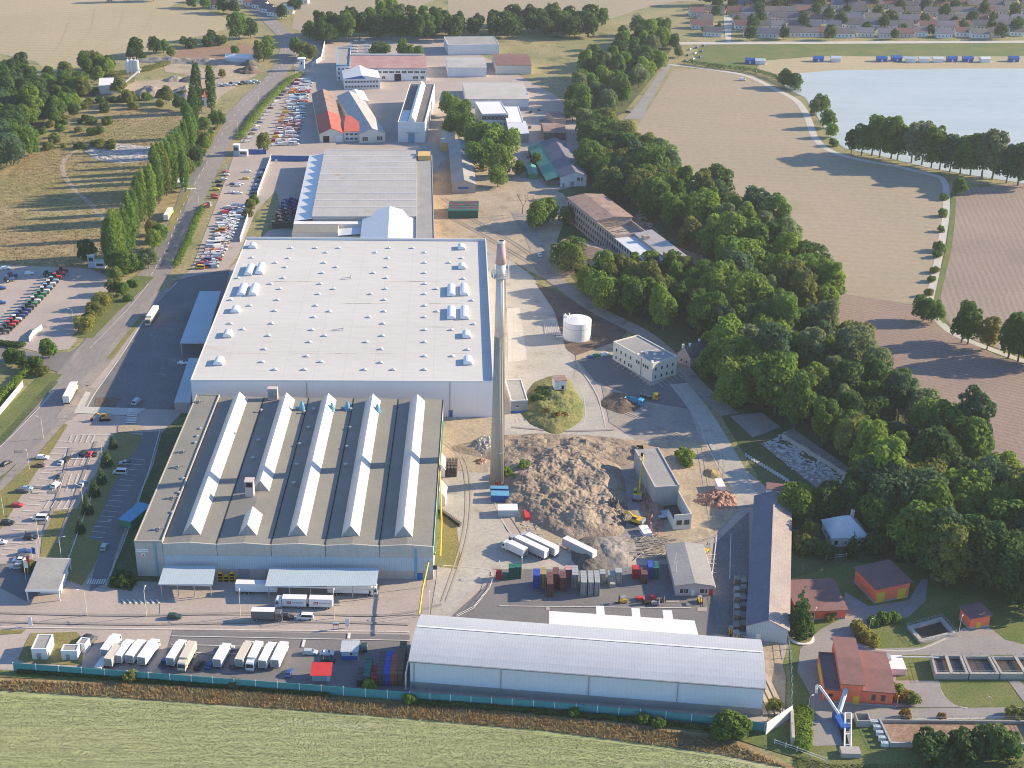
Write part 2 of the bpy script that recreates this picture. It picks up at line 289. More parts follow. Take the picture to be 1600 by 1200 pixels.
# the works' yards
sheet('yard',[(-350,760),(0,765),(60,700),(105,650),(130,612),(205,520),(250,460),(300,420),(360,418),(420,360),(600,330),(760,380),(860,470),(960,560),(1062,600),(1110,650),(1160,730),(1232,790),(1233,1000),(1195,1138),(900,1112),(400,1072),(20,1047),(-350,1035)],G_yard,1)
sheet('yard',[(452,62),(560,58),(700,58),(870,150),(905,190),(905,290),(860,300),(690,250),(660,330),(440,330),(420,250),(362,246),(395,185),(425,150),(462,118)],G_yard,1)
sheet('car_park',[(298,424),(318,370),(345,300),(364,246),(446,243),(470,258),(400,330),(372,400),(352,424)],G_yard,2)
sheet('car_park',[(-300,412),(0,414),(140,420),(165,430),(178,452),(160,490),(128,520),(108,546),(60,550),(0,536),(-300,540)],G_yard,2)
sheet('lane',[(-300,548),(0,541),(60,552),(110,550),(150,524),(178,492),(200,470),(205,500),(150,545),(100,585),(60,572),(0,565),(-300,570)],G_mid,3)
# main road on the left
ribbon('main_road',[(-330,960),(-160,838),(-60,762),(30,690),(102,604),(162,530),(206,472),(243,424),(270,372),(300,310),(330,250),(358,196),(396,152),(428,122),(447,92),(450,66),(438,48),(412,24),(385,0),(340,-40)],(17,13),G_road,4)
sheet('road_shoulder',[(-40,785),(0,752),(50,700),(100,640),(128,600),(150,612),(134,640),(100,662),(45,724),(0,768),(-60,820)],G_mud,3)
ribbon('main_road',[(446,58),(462,55),(482,53),(540,44),(640,30)],8,G_road,4)
ribbon('slip_road',[(244,418),(262,370),(283,320),(296,283),(318,250)],6,G_mid,5)
ribbon('central_verge',[(263,362),(274,338),(286,312),(299,290)],4,G_dry,6)
ribbon('grass_verge',[(-160,800),(-60,720),(0,668),(50,616),(82,584)],9,G_grass,5)
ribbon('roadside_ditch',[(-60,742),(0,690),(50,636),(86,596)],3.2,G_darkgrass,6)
ribbon('grass_verge',[(128,528),(165,490),(198,460),(226,432)],10,G_grass,5)
ribbon('grass_verge',[(268,300),(300,264),(326,224),(346,190)],4,G_dry,5)
ribbon('grass_verge',[(368,216),(392,182),(431,143),(456,120)],5,G_grass,5)
ribbon('dirt_verge',[(132,602),(168,560),(198,520),(226,486),(254,456)],5.5,G_mud,5); ribbon('dry_verge',[(170,562),(198,526),(224,494)],2.4,G_dry,6); ribbon('dirt_verge',[(100,655),(118,630),(140,606)],7,G_mud,6)
sheet('lane',[(160,152),(210,128),(330,118),(345,110),(402,104),(402,116),(345,150),(330,168),(300,164),(215,152)],G_sand,3)
sheet('gravel_yard',[(255,100),(300,101),(330,112),(345,98),(400,96),(404,112),(350,128),(318,122),(258,112)],G_sand,4)
ribbon('dirt_track',[(168,350),(140,318),(112,292),(98,265),(104,246),(125,233),(150,226)],3,G_sand,3)
sheet('rubble_patch',[(132,236),(160,222),(205,226),(246,230),(246,250),(190,256),(150,250)],G_gravel,3)
# asphalt beside the white hall
sheet('fresh_asphalt_yard',[(246,470),(275,438),(300,432),(360,420),(300,660),(280,640),(137,638),(150,614),(188,560),(214,520)],G_dark,3)
sheet('planting_bed',[(150,622),(178,621),(190,624),(178,640),(146,639)],G_soil,5)
sheet('pavement',[(118,640),(134,612),(142,614),(132,636),(228,639),(212,650),(116,646)],G_slab,6)
sheet('lawn',[(-60,842),(0,768),(45,726),(76,690),(100,662),(106,664),(84,700),(58,736),(30,780),(5,822),(-60,905)],G_dry,4)
sheet('lawn',[(78,800),(120,794),(150,740),(178,678),(186,675),(222,680),(222,698),(196,722),(172,770),(148,838),(160,850),(148,884),(128,915),(100,905),(62,878),(66,840)],G_dry,4)
sheet('traffic_island',[(184,666),(210,662),(226,668),(228,676),(184,676)],G_sand,7)
sheet('inner_street',[(224,676),(252,674),(236,726),(205,800),(180,866),(168,910),(140,924),(146,895),(160,852),(186,790),(205,730)],G_mid,5)
sheet('parking_bays',[(196,722),(216,700),(224,706),(205,745),(176,812),(162,848),(140,842),(165,785)],G_mid,6)
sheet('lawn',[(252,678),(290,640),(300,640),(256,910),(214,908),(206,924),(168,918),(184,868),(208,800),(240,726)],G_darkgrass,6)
sheet('gatehouse_forecourt',[(-60,884),(40,880),(60,930),(42,940),(0,918),(-60,915)],G_mid,5)
sheet('lawn',[(48,990),(120,988),(130,1000),(128,1040),(40,1036),(28,1030)],G_dry,4)
sheet('lawn',[(-60,985),(40,984),(34,990),(-60,996)],G_dry,4)
# truck yard
sheet('truck_yard',[(270,985),(640,992),(640,1086),(400,1070),(250,1060),(262,1012)],G_mid,3)
sheet('loading_apron',[(250,905),(680,905),(668,962),(376,962),(250,962)],G_yard,4)
sheet('fence_foot_grass',[(0,1048),(200,1058),(400,1077),(640,1093),(900,1118),(1195,1142),(1245,1130),(1262,1190),(1180,1165),(1130,1148),(800,1110),(400,1079),(0,1058)],G_grass,4)
# east of the grey hall
sheet('concrete_lane',[(682,905),(690,800),(692,720),(700,690),(772,690),(764,752),(790,830),(820,846),(905,860),(880,890),(770,890),(700,965),(672,964)],G_conc,4)
sheet('dirt_yard',[(678,656),(772,654),(770,700),(762,740),(700,735),(684,760)],G_sand,5)
sheet('lawn',[(679,800),(712,812),(720,870),(714,890),(680,885)],G_dry,5)
sheet('concrete_yard',[(752,384),(800,408),(832,432),(862,478),(886,548),(912,590),(938,636),(948,668),(1010,690),(790,690),(690,665),(690,648),(772,648),(770,590)],G_conc,3)
sheet('concrete_slab',[(792,482),(812,481),(824,563),(794,567)],G_slab,5)
sheet('dark_soil_bank',[(836,442),(872,456),(940,494),(980,518),(958,545),(900,556),(884,545),(866,486)],G_soil,4)
ribbon('dirt_lane',[(808,330),(836,380),(848,420),(880,448),(935,486),(1005,522),(1050,560),(1090,604),(1140,648)],8,G_mud,5)
sheet('dirt_yard',[(655,330),(690,250),(760,250),(830,290),(880,302),(890,320),(862,400),(900,425),(870,446),(830,425),(790,402),(752,380),(656,380)],G_sand,2)
sheet('office_car_park',[(905,566),(955,556),(1016,604),(1060,586),(1096,622),(1080,640),(1010,628),(930,596)],G_dark,6)
sheet('dirt_track',[(900,556),(958,536),(960,556),(905,566),(896,590)],G_sand,5)
sheet('muddy_yard',[(940,604),(1010,632),(1075,640),(1092,680),(1100,700),(1000,692),(952,660)],G_mud,4)
sheet('demolition_ground',[(786,690),(1000,688),(1100,690),(1138,740),(1150,800),(1120,835),(1088,846),(985,868),(905,862),(822,846),(792,800),(770,760)],G_sand,5)
sheet('demolition_floor',[(950,720),(1012,712),(1040,828),(1000,850),(940,840),(930,790)],G_mud,6)
ribbon('concrete_lane',[(1060,600),(1092,640),(1122,690),(1150,742),(1172,792)],(8,9.5),G_conc,6)
sheet('fresh_asphalt_yard',[(1116,850),(1170,800),(1170,998),(1118,990),(1104,930),(1115,860)],G_dark,5)
sheet('storage_yard',[(780,890),(1110,880),(1120,990),(1090,1000),(700,968),(770,905)],G_mid,3)
sheet('ruin_floor',[(1222,676),(1238,670),(1334,736),(1332,750)],G_mud,4)
sheet('ruin_floor',[(1186,692),(1218,698),(1332,764),(1328,774),(1290,774)],G_mud,4)
sheet('dirt_yard',[(1140,650),(1190,645),(1220,668),(1176,684)],G_mud,3)
# sewage works
sheet('lawn',[(1232,905),(1330,880),(1440,880),(1500,890),(1700,930),(1700,1230),(1250,1230),(1236,1100)],G_grass,2)
sheet('paved_drive',[(1320,925),(1358,948),(1420,938),(1440,905),(1450,905),(1446,940),(1420,964),(1370,978),(1335,985),(1336,1004),(1375,1014),(1440,1012),(1512,980),(1545,980),(1570,1000),(1640,1018),(1700,1030),(1700,1050),(1580,1024),(1400,1024),(1400,1108),(1700,1104),(1700,1122),(1400,1124),(1330,1124),(1330,1165),(1268,1166),(1266,1085),(1246,1050),(1250,1015),(1280,985),(1318,965)],G_pave,4)
sheet('paved_drive',[(1395,1064),(1466,1064),(1472,1084),(1490,1102),(1510,1106),(1395,1106)],G_pave,5)
sheet('drive_shade_strip',[(1575,1064),(1592,1064),(1640,1110),(1604,1104)],G_pave,5)  # narrow strip in the same paving as the drive
sheet('dirt_strip',[(1186,1005),(1214,1003),(1228,1060),(1226,1118),(1192,1116)],G_sand,5)
# kerbs and paint
kb=MB()
for pts,hh in (([(214,516),(188,558),(150,612),(134,640)],.16),([(277,441),(250,468),(214,516)],.16),([(900,566),(930,612),(940,640),(946,668)],.2),([(1020,600),(1080,636),(1102,690),(1128,740)],.2),([(1336,1008),(1375,1016),(1440,1014),(1508,982)],.15),([(1466,1066),(1472,1084),(1490,1102),(1512,1107)],.15),([(1395,1125),(1500,1123),(1620,1122)],.15),([(170,912),(205,812),(236,740),(252,690)],.15),([(692,884),(760,890),(768,900)],.2),([(764,752),(778,800),(800,838)],.2),([(1060,596),(1100,640),(1122,672)],.2),([(806,656),(820,664),(900,665),(914,655),(912,620),(905,605)],.15)):
    ribbon_mb(kb,pts,.5,0,True,hh)
tag(kb.obj('kerb',G_slab),kind='structure')
pm=MB()
def mark(a,b,wd=.22,z=.36): ribbon_mb(pm,[a,b],wd,z,False)
for k in range(19):                        # left column of bays
    t=k/18; a=(90-88*t,690+178*t); mark(a,(a[0]+22,a[1]+1))
for k in range(5):
    mark((118-5+k*9,692-12),(113-1+k*9-4,697-5)); mark((95+k*10.5,728),(101+k*10.5+2,710)); mark((82+k*11,768),(90+k*11,742)); mark((70+k*10,795),(78+k*10,782))
for k in range(16):
    t=k/15; a=(205-66*t,718+122*t); mark(a,(a[0]+22,a[1]+1.5))
mark((119,681),(175,680)); mark((85,797),(122,795)); mark((100,717),(152,719))
for a,b in (((0,981),(640,988)),((268,995),(640,1002)),((268,1008),(420,1012)),((265,1020),(400,1024)),((1120,838),(1112,905)),((1142,835),(1140,905)),((780,948),(1080,951))): mark(a,b,.25)
for k in range(8): mark((140+k*3.6,906),(136+k*3.6,914),.4)
for k in range(7): mark((197+k*.6,661-k*3.4),(213+k*.4,661-k*3.4),1.1)
for k in range(7): mark((190+k*9,938),(196+k*9,944),.5)
for k in range(9): mark((966+k*6.5,566+k*3.9),(958+k*6.5,570+k*4),.2)
for k in range(7): mark((1026+k*6,598-k*3),(1036+k*6,606-k*3),.2)
for k in range(9): mark((286+k*2.4,294.5),(287+k*2.4,296.5),.8)
q=[(0,704),(40,664),(84,618)]
ribbon_mb(pm,[(-50,745),(0,700),(52,648),(84,612)],.3,.36)
ribbon_mb(pm,[(140,545),(170,515),(205,478),(232,444)],.25,.36)
for k in range(6): mark((1120,868+k*7),(1106-0*k,868+k*7),.2)
mark((473,1012),(476,1001),.9); mark((545,999),(546,990),.9)
tag(pm.obj('road_marking',G_paint),kind='structure')

# worn patches, drains and tyre tracks on the hard ground
q_=random.Random(77)
for i in range(34):
    x,y=q_.choice(((q_.uniform(20,630),q_.uniform(962,1040)),(q_.uniform(20,190),q_.uniform(700,840)),(q_.uniform(800,1100),q_.uniform(936,960)),(q_.uniform(400,470),q_.uniform(90,230)))); w_,h_=q_.uniform(4,22),q_.uniform(2,6)
    sheet('asphalt_patch',[(x,y),(x+w_,y+q_.uniform(-.4,.4)),(x+w_-q_.uniform(-1,2),y+h_),(x-1,y+h_)],q_.choice((G_mid,G_mid,G_yard)),6)
G_track=mat('tyre_track_dirt',(.37,.325,.265),(.35,.30,.235),s=.1,s2=1,amt2=.2); G_skid=mat('tyre_marks',(.26,.232,.212),(.285,.25,.23),s=.06,s2=1,amt2=.2)
for pts in ([(690,690),(720,720),(728,780),(720,850),(690,940)],[(670,330),(720,350),(790,390),(840,420)],[(690,310),(740,345),(800,380),(850,415)],[(1090,700),(1100,760),(1110,820)],[(1120,700),(1124,730),(1122,790)],[(1000,850),(1060,852),(1120,836)],[(960,640),(1010,660),(1080,690)]):
    for dx in (0,7): ribbon('tyre_track',[(a+dx,b) for a,b in pts],.55,G_track,7)
for pts in ([(0,958),(200,962),(420,958),(600,962),(690,945)],[(0,972),(220,976),(460,972),(640,976)],[(110,700),(95,760),(70,830)],[(150,690),(120,770),(90,850)],[(800,668),(880,674),(960,672)]):
    for dx in (0,): ribbon('tyre_mark',[(a+dx,b+dx*.2) for a,b in pts],1.1,G_skid,7)
for k in range(7): ribbon('tramline',[(20+k*45,30-k*2),(-10+k*52,70-k*1),(-20+k*44,110-k*8)] if k<3 else [(10+k*46,8+k*1.5),(20+k*40,40+k*3),(10+k*32,74+k*2)],.8,mat('stubble_line',(.355,.295,.18),(.33,.28,.17),s=.03,s2=.3,amt2=.2) if 'stubble_line' not in MATS else MATS['stubble_line'],2)
for k in range(6): ribbon('tramline',[(-60,1094+k*17),(300,1110+k*17),(700,1136+k*17),(1000,1166+k*18),(1180,1196+k*18)],.45,mat('mown_line',(.35,.36,.185),(.31,.335,.155),s=.1,s2=1,amt2=.2) if 'mown_line' not in MATS else MATS['mown_line'],2)
ribbon_lines=MB()
L_=line_pts([(232,438),(262,384),(286,322),(316,268),(346,212),(378,166),(410,134),(436,108),(446,80),(440,56),(416,30)])
for i in range(0,len(L_)-1):
    a,b=L_[i],L_[i+1]; n_=int((b-a).length/9)
    for j in range(n_):
        u=a.lerp(b,j/n_); v=a.lerp(b,(j+.4)/n_); d=(v-u).normalized(); s_=Vector((-d.y,d.x,0))*.14
        ribbon_lines.idx([(u+s_)[:2]+(.37,),(u-s_)[:2]+(.37,),(v-s_)[:2]+(.37,),(v+s_)[:2]+(.37,)],[(0,1,2,3)])
tag(ribbon_lines.obj('road_marking',G_paint),kind='structure')
# ================================================================ BUILDINGS
class Fr:
    def __init__(s,A,B,C,z=0):
        a,b,c=P(*A,z),P(*B,z),P(*C,z); d=b-a; s.W=math.hypot(d.x,d.y); s.rot=math.atan2(d.y,d.x)
        n=Vector((-d.y,d.x,0)).normalized(); s.D=(c-a).dot(n); s.loc=Vector((a.x,a.y,0))
    def g(s,x,y,z=0):
        c,si=math.cos(s.rot),math.sin(s.rot); return Vector((s.loc.x+x*c-y*si,s.loc.y+x*si+y*c,z))
WINC={}
def windows(root,fr,side,items,framemat=None,panemat=None,name='window'):
    """items: (u, z, w, h) along a side seen from outside"""
    for (u,z,w,h) in items:
        k=(round(w,2),round(h,2),(framemat or X_white).name,name)
        if k not in WINC:
            mb=MB(); t=.12; e=.09
            mb.box(-w/2-t,w/2+t,-e,.02,-t,0); mb.box(-w/2-t,w/2+t,-e,.02,h,h+t); mb.box(-w/2-t,-w/2,-e,.02,0,h); mb.box(w/2,w/2+t,-e,.02,0,h)
            if w>1.3: 
                for q in range(1,int(w/1.0)): x=-w/2+q*w/int(w/1.0); mb.box(x-.05,x+.05,-e,.02,0,h)
            pn=MB(); pn.box(-w/2,w/2,-.045,.02,0,h)
            WINC[k]=(mb,pn,None,None)
            f=mb.obj(name,framemat or X_white,root); p=pn.obj('pane',panemat or X_glass,f); WINC[k]=(f.data,p.data)
        else:
            f=bpy.data.objects.new(name,WINC[k][0]); col.objects.link(f); f.parent=root
            p=bpy.data.objects.new('pane',WINC[k][1]); col.objects.link(p); p.parent=f
        L={'f':((u,0,z),0),'b':((fr.W-u,fr.D,z),math.pi),'r':((fr.W,u,z),math.pi/2),'l':((0,fr.D-u,z),-math.pi/2)}[side]
        f.location=L[0]; f.rotation_euler=(0,0,L[1])
def roll(x0,n,st,z,w,h): return [(x0+i*st,z,w,h) for i in range(n)]
def door(root,fr,side,u,w,h,m,name='door',z=0):
    mb=MB(); mb.box(-w/2,w/2,-.09,.02,z+.02,z+h); mb.box(-w/2-.12,w/2+.12,-.05,.02,z+h,z+h+.12)
    d=mb.obj(name,m,root)
    L={'f':((u,0,0),0),'b':((fr.W-u,fr.D,0),math.pi),'r':((fr.W,u,0),math.pi/2),'l':((0,fr.D-u,0),-math.pi/2)}[side]
    d.location=L[0]; d.rotation_euler=(0,0,L[1]); return d
def walls(root,W,D,H,m,x0=0,y0=0,name='wall',z0=0):
    return MB().box(x0,x0+W,y0,y0+D,z0,H).obj(name,m,root)
def flat_roof(root,W,D,H,m,pm,x0=0,y0=0,par=.5,t=.35):
    r=MB().box(x0+.05,x0+W-.05,y0+.05,y0+D-.05,H,H+.12).obj('roof',m,root)
    if par:
        mb=MB(); mb.box(x0-.06,x0+W+.06,y0-.06,y0+t,H-.1,H+par); mb.box(x0-.06,x0+W+.06,y0+D-t,y0+D+.06,H-.1,H+par)
        mb.box(x0-.06,x0+t,y0+t,y0+D-t,H-.1,H+par); mb.box(x0+W-t,x0+W+.06,y0+t,y0+D-t,H-.1,H+par); mb.obj('parapet',pm,root)
    return r
def gable(root,W,D,H,rh,m,wm,ax='y',ov=.4,x0=0,y0=0,two=None,ridge=.5,name='roof',t=.25):
    """ridge along ax; gable walls filled with wm"""
    if ax=='y':
        xm=x0+W*ridge; k1=rh/(W*ridge); k2=rh/(W*(1-ridge))
        a=(x0-ov,H-ov*k1); b=(xm,H+rh); c=(x0+W+ov,H-ov*k2)
        mb=MB(); mb.cm=0; mb.prof([a,b,(b[0],b[1]+t),(a[0],a[1]+t)],y0-ov,y0+D+ov)
        mb.cm=1 if two else 0; mb.prof([b,c,(c[0],c[1]+t),(b[0],b[1]+t)],y0-ov,y0+D+ov)
        o=mb.obj(name,[m,two] if two else m,root)
        MB().prof([(x0+.02,H-.02),(x0+W-.02,H-.02),(xm,H+rh-.02)],y0+.01,y0+D-.01).obj('gable_wall',wm,root)
    else:
        ym=y0+D*ridge; k1=rh/(D*ridge); k2=rh/(D*(1-ridge))
        a=(y0-ov,H-ov*k1); b=(ym,H+rh); c=(y0+D+ov,H-ov*k2)
        mb=MB(); mb.prof([a,b,(b[0],b[1]+t),(a[0],a[1]+t)],x0-ov,x0+W+ov,'x'); mb.cm=1 if two else 0
        mb.prof([b,c,(c[0],c[1]+t),(b[0],b[1]+t)],x0-ov,x0+W+ov,'x'); o=mb.obj(name,[m,two] if two else m,root)
        MB().prof([(y0+.02,H-.02),(y0+D-.02,H-.02),(ym,H+rh-.02)],x0+.01,x0+W-.01,'x').obj('gable_wall',wm,root)
    return o
def hip(root,W,D,H,rh,m,ov=.5,ins=.45,x0=0,y0=0):
    a=[(x0-ov,y0-ov,H),(x0+W+ov,y0-ov,H),(x0+W+ov,y0+D+ov,H),(x0-ov,y0+D+ov,H)]
    if W>=D: r=[(x0+D*ins,y0+D/2,H+rh),(x0+W-D*ins,y0+D/2,H+rh)]; f=[(0,1,5,4),(1,2,5),(2,3,4,5),(3,0,4),(3,2,1,0)]
    else: r=[(x0+W/2,y0+W*ins,H+rh),(x0+W/2,y0+D-W*ins,H+rh)]; f=[(0,1,4),(1,2,5,4),(2,3,5),(3,0,4,5),(3,2,1,0)]
    return MB().idx(a+r,f).obj('roof',m,root)
def house(name,label,cat,fr,H,wm): return thing(name,label,cat,fr.loc,fr.rot)
def chim(root,x,y,z0,z1,m,w=.8):
    mb=MB(); mb.box(x-w/2,x+w/2,y-w/2,y+w/2,z0,z1); mb.box(x-w/2-.1,x+w/2+.1,y-w/2-.1,y+w/2+.1,z1,z1+.15); return mb.obj('chimney',m,root)

# ---- the big white hall
fr=Fr((298,594),(771,596),(750,377),16); W,D=fr.W,fr.D; H=16
t=thing('warehouse_hall','huge hall with flat white roof dotted with domes, behind the chimney','building',fr.loc,fr.rot)
walls(t,W,D,H,W_hall); MB().box(.05,W-.05,.05,D-.05,H,H+.1).obj('roof',R_white,t)
mb=MB(); mb.box(-.1,W+.1,-.12,.25,H-.5,H+.25); mb.box(-.1,.25,.25,D-.3,H-.5,H+.25); mb.box(W-.35,W+.12,.25,D-.3,H-.5,H+1.7); mb.box(-.1,W+.12,D-.3,D+.12,H-.5,H+1.3); mb.obj('parapet',W_white,t)
dm=None
def roofspot(px,py,z=16.1):
    p=P(px,py,z)-fr.loc; c,s=math.cos(-fr.rot),math.sin(-fr.rot); return (p.x*c-p.y*s,p.x*s+p.y*c)
domes=[]
for q in '455,388 494,388 530,388 608,388 645,388 510,395 587,395 664,395 451,404 606,404 722,404 431,411 507,411 664,411 702,411 447,418 526,418 605,418 504,427 584,427 664,427 443,435 604,435 724,436 423,444 501,444 664,444 438,452 522,452 603,452 682,452 498,460 580,460 664,460 434,469 601,469 738,470 494,478 664,478 430,486 515,487 601,487 683,487 491,496 577,496 664,496 425,506 599,506 741,507 488,516 664,516 706,516 420,525 508,525 598,525 484,535 573,535 664,535 414,546 596,546 731,547 480,557 664,557 707,557 410,566 502,566 595,567 430,578 476,578 570,578 615,578 664,578 394,403 372,435 361,469 391,478 360,506 380,515 348,546 369,555'.split():
    x,y=map(float,q.split(',')); domes.append(roofspot(x,y))
d0=MB(); d0.box(-.8,.8,-.8,.8,0,.3); d0.cm=1
n=8; vs=[];fs=[]
for j in range(4):
    th=j/3*math.pi/2
    for i in range(n): a=2*math.pi*(i+.5)/n; vs.append((0.85*math.cos(th)*math.cos(a),0.85*math.cos(th)*math.sin(a),.3+.6*math.sin(th)))
for j in range(3):
    for i in range(n): fs.append((j*n+i,j*n+(i+1)%n,(j+1)*n+(i+1)%n,(j+1)*n+i))
d0.idx(vs,fs); dmesh=None
for i,(x,y) in enumerate(domes[:78]):
    if dmesh is None: o=d0.obj('roof_dome',[X_steel,X_sky],t); dmesh=o.data
    else: o=bpy.data.objects.new('roof_dome',dmesh); col.objects.link(o); o.parent=t
    o.location=(x,y,H+.1)
def barrel(Lh,Wh=1.9,h=1.5):
    mb=MB(); mb.box(-Wh,Wh,-Lh,Lh,0,.4); mb.cm=1
    mb.prof([(Wh*math.cos(a),.4+h*math.sin(a)) for a in [math.pi*i/8 for i in range(9)]],-Lh,Lh); return mb
bm={}
for (x,y,L) in [(395,386,2.3),(390,424,6),(407,422,6),(379,455,6),(397,455,6),(368,486,2.6),(356,524,2.8),(342,567,2.8),(721,388,2.6),(722,418,2.6),(705,456,6),(725,455,6),(705,491,6.3),(726,491,6.3),(729,525,2.8),(731,566,3)]:
    if L not in bm: o=barrel(L).obj('rooflight',[X_steel,X_sky],t); bm[L]=o.data
    else: o=bpy.data.objects.new('rooflight',bm[L]); col.objects.link(o); o.parent=t
    p=roofspot(x,y); o.location=(p[0],p[1],H+.1)
door(t,fr,'f',(704-300)/471*W,1.6,2.9,X_blue)
mb=MB(); mb.box(W+.1,W+.9,4,4.8,0,4); mb.obj('vent_unit',X_green,t).location=(0,16,0)
for u in (.38,.855): MB().box(W*u-.12,W*u+.12,-.25,-.02,0,H-.5).obj('downpipe',W_grey,t)
mb=MB(); q_=random.Random(4)
for row in (408,440,474,511,552):
    for k in range(6):
        x,y=roofspot(q_.uniform(380,720),row); l=q_.uniform(2,9); mb.box(x-l,x+l,y-.16,y+.16,H+.1,H+.112)
mb.obj('seam_stain',mat('rusty_seam_stain',(.43,.31,.23),(.46,.38,.30),s=.3,s2=1,amt2=.2),t)
for (a,b) in ((546,436),(534,516)):
    x,y=roofspot(a,b); mb=MB(); mb.tube((x-4,y,H+.5),(x+.6,y,H+.9),.16); mb.tube((x+.6,y,H+.1),(x+.6,y,H+2.2),.2); mb.obj('roof_pipe',X_steel,t)
# lean-to roofs on the west side of the hall
t2=thing('loading_canopy','long pale blue canopy roof on the shaded west side of the white hall','canopy',P(281,536),0)
pts=[P(312,455,6),P(345,455,6),P(321,536,6),P(281,536,6)]
MB().prism([(p.x,p.y) for p in reversed(pts)],5.7,6.1).obj('roof',W_bluerib,t2,off=t2.location)
for f1 in (0,.33,.66,1):
    p=pts[3].lerp(pts[0],f1); MB().box(p.x+.3,p.x+.7,p.y-.2,p.y+.2,0,5.7).obj('post',X_steel,t2,off=t2.location)
t2=thing('side_annex','low flat blue roofed annex at the front west corner of the white hall','building',P(272,640),0)
pts=[P(295,560,5),P(310,560,5),P(302,600,5),P(297,629,5),P(272,629,5)]
MB().prism([(p.x,p.y) for p in reversed(pts)],0,4.9).obj('wall',W_grey,t2,off=t2.location); MB().prism([(p.x,p.y) for p in reversed(pts)],4.9,5.15).obj('roof',W_bluerib,t2,off=t2.location)
# ---- grey factory hall with ridge rooflights
fr=Fr((210,850),(677,855),(675,625),12.5); W,D=fr.W,fr.D; H=12.5
t=thing('factory_hall','large grey roofed factory hall with five long white ridge rooflights','building',fr.loc,fr.rot)
sx=W*.092
walls(t,W,D,8,W_panel); mb=MB(); mb.box(0,sx,0,D,8,H+.8); mb.box(sx,W,.2,D,8,H-.6); mb.obj('upper_wall',W_panel,t)
MB().box(.3,sx-.3,.3,D-.3,H+.8,H+.95).obj('stair_wing_roof',R_bit,t)
mb=MB(); mb.box(-.1,sx+.1,-.1,.3,H+.4,H+1.3); mb.box(-.1,.3,.3,D,H+.4,H+1.25); mb.box(sx-.2,sx+.15,.3,D,H+.3,H+1.35); mb.box(.3,sx-.2,D-.3,D+.05,H+.4,H+1.3); mb.obj('parapet',W_conc,t)
# five bays, each very slightly pitched to a valley
bay=(W-sx)/5; mb=MB()
for i in range(5):
    a=sx+.15+i*bay; b=a+bay-.15; mb.prof([(a,H-.5),(b,H-.5),(b,H+.15),((a+b)/2,H+.75),(a,H+.15)],.25,D-.02)
mb.obj('roof',R_bit,t)
mb=MB()
for i in range(1,6): x=sx+i*bay; mb.box(x-.12,x+.08,.3,D-.1,H+.1,H+.32)
mb.obj('valley_gutter',X_gap,t)
mb=MB()
for i in range(5): 
    a=sx+.2+i*bay; b=a+bay-.2; mb.prof([(a,8.6),(b,8.6),(b,H+.3),((a+b)/2,H+.95),(a,H+.3)],-.3,.22)
mb.obj('front_fascia',W_panel,t)
def ridgelight(x,y0,y1,hw=3.1,h=3.8):
    z=H+.4; mb=MB(); e=.9
    mb.idx([(x-hw,y0,z),(x+hw,y0,z),(x+hw,y1,z),(x-hw,y1,z),(x,y0+e,z+h),(x,y1-e,z+h)],[(1,2,5,4),(3,0,4,5),(2,3,5),(0,3,2,1)])
    mb.cm=1; mb.face([(x-hw,y0,z),(x+hw,y0,z),(x,y0+e,z+h)])
    o=mb.obj('ridge_rooflight',[X_ridge,W_grey],t)
    mb=MB()
    for k in (-.6,-.2,.2,.6): 
        zz=z+h*(1-abs(k)); mb.tube((x+k*hw,y0-.02,z),(x+k*hw,y0+e*(1-abs(k))-.02,zz),.09,4)
    mb.obj('glazing_bar',X_grey,o)
def loc2(px,py,z=H+.4):
    p=P(px,py,z)-fr.loc; c,s=math.cos(-fr.rot),math.sin(-fr.rot); return (p.x*c-p.y*s,p.x*s+p.y*c)
y0=loc2(464,838)[1]; yf=D-2.5
for px in (299,387,465,548,631):
    x=loc2(px,837)[0]
    if px==387: ridgelight(x,y0,y0+13.5); ridgelight(x,y0+29,yf)
    else: ridgelight(x,y0,yf)
x,y=loc2(391,775); mb=MB(); mb.box(x-1.4,x+1.4,y-1.2,y+1.6,H,H+6.5); mb.box(x-1.6,x+1.6,y-1.4,y+1.8,H+6.5,H+6.8); o=mb.obj('vent_shaft',W_pink,t)
xb,yb=loc2(429,616); mb=MB(); mb.box(xb-1.9,xb+1.9,D-2.6,D-.2,H,H+5.2); ob=mb.obj('vent_shaft',W_pink,t); MB().box(xb-1.6,xb+1.6,D-2.64,D-2.6,H+1,H+4.8).obj('louvre',X_grey,ob)
MB().box(x-1.1,x+1.1,y-1.45,y-1.19,H+4.6,H+6.2).obj('louvre',X_gap,o)
vm=None
for q in '482,670 509,670 547,670 580,670 468,696 503,696 542,700 578,700 464,728 499,728 540,728 577,728 459,757 437,660 428,707 490,641 548,641 475,645 520,645 408,643 404,690 395,718 367,680 313,672 308,684 305,694 286,750 279,772 269,803'.split(): 
    a,b=map(float,q.split(',')); p=loc2(a,b)
    if vm is None:
        mb=MB(); mb.cyl(0,0,0,.9,.35); mb.cyl(0,0,.9,1.15,.75,.2); o=mb.obj('roof_vent',X_steel,t); vm=o.data
    else: o=bpy.data.objects.new('roof_vent',vm); col.objects.link(o); o.parent=t
    o.location=(p[0],p[1],H+.4)
um=None
for q in '472,640 519,643 543,640 590,645'.split():
    a,b=map(float,q.split(',')); p=loc2(a,b)
    if um is None:
        mb=MB(); mb.cyl(0,0,0,2.2,1.2,.9,10); mb.cyl(0,0,2.2,3.9,.9,.25,10); mb.tube((0,0,.9),(-2.6,0,.9),.45,8); o=mb.obj('dust_extractor',X_lblue,t); um=o.data
    else: o=bpy.data.objects.new('dust_extractor',um); col.objects.link(o); o.parent=t
    o.location=(p[0],p[1],H+.3)
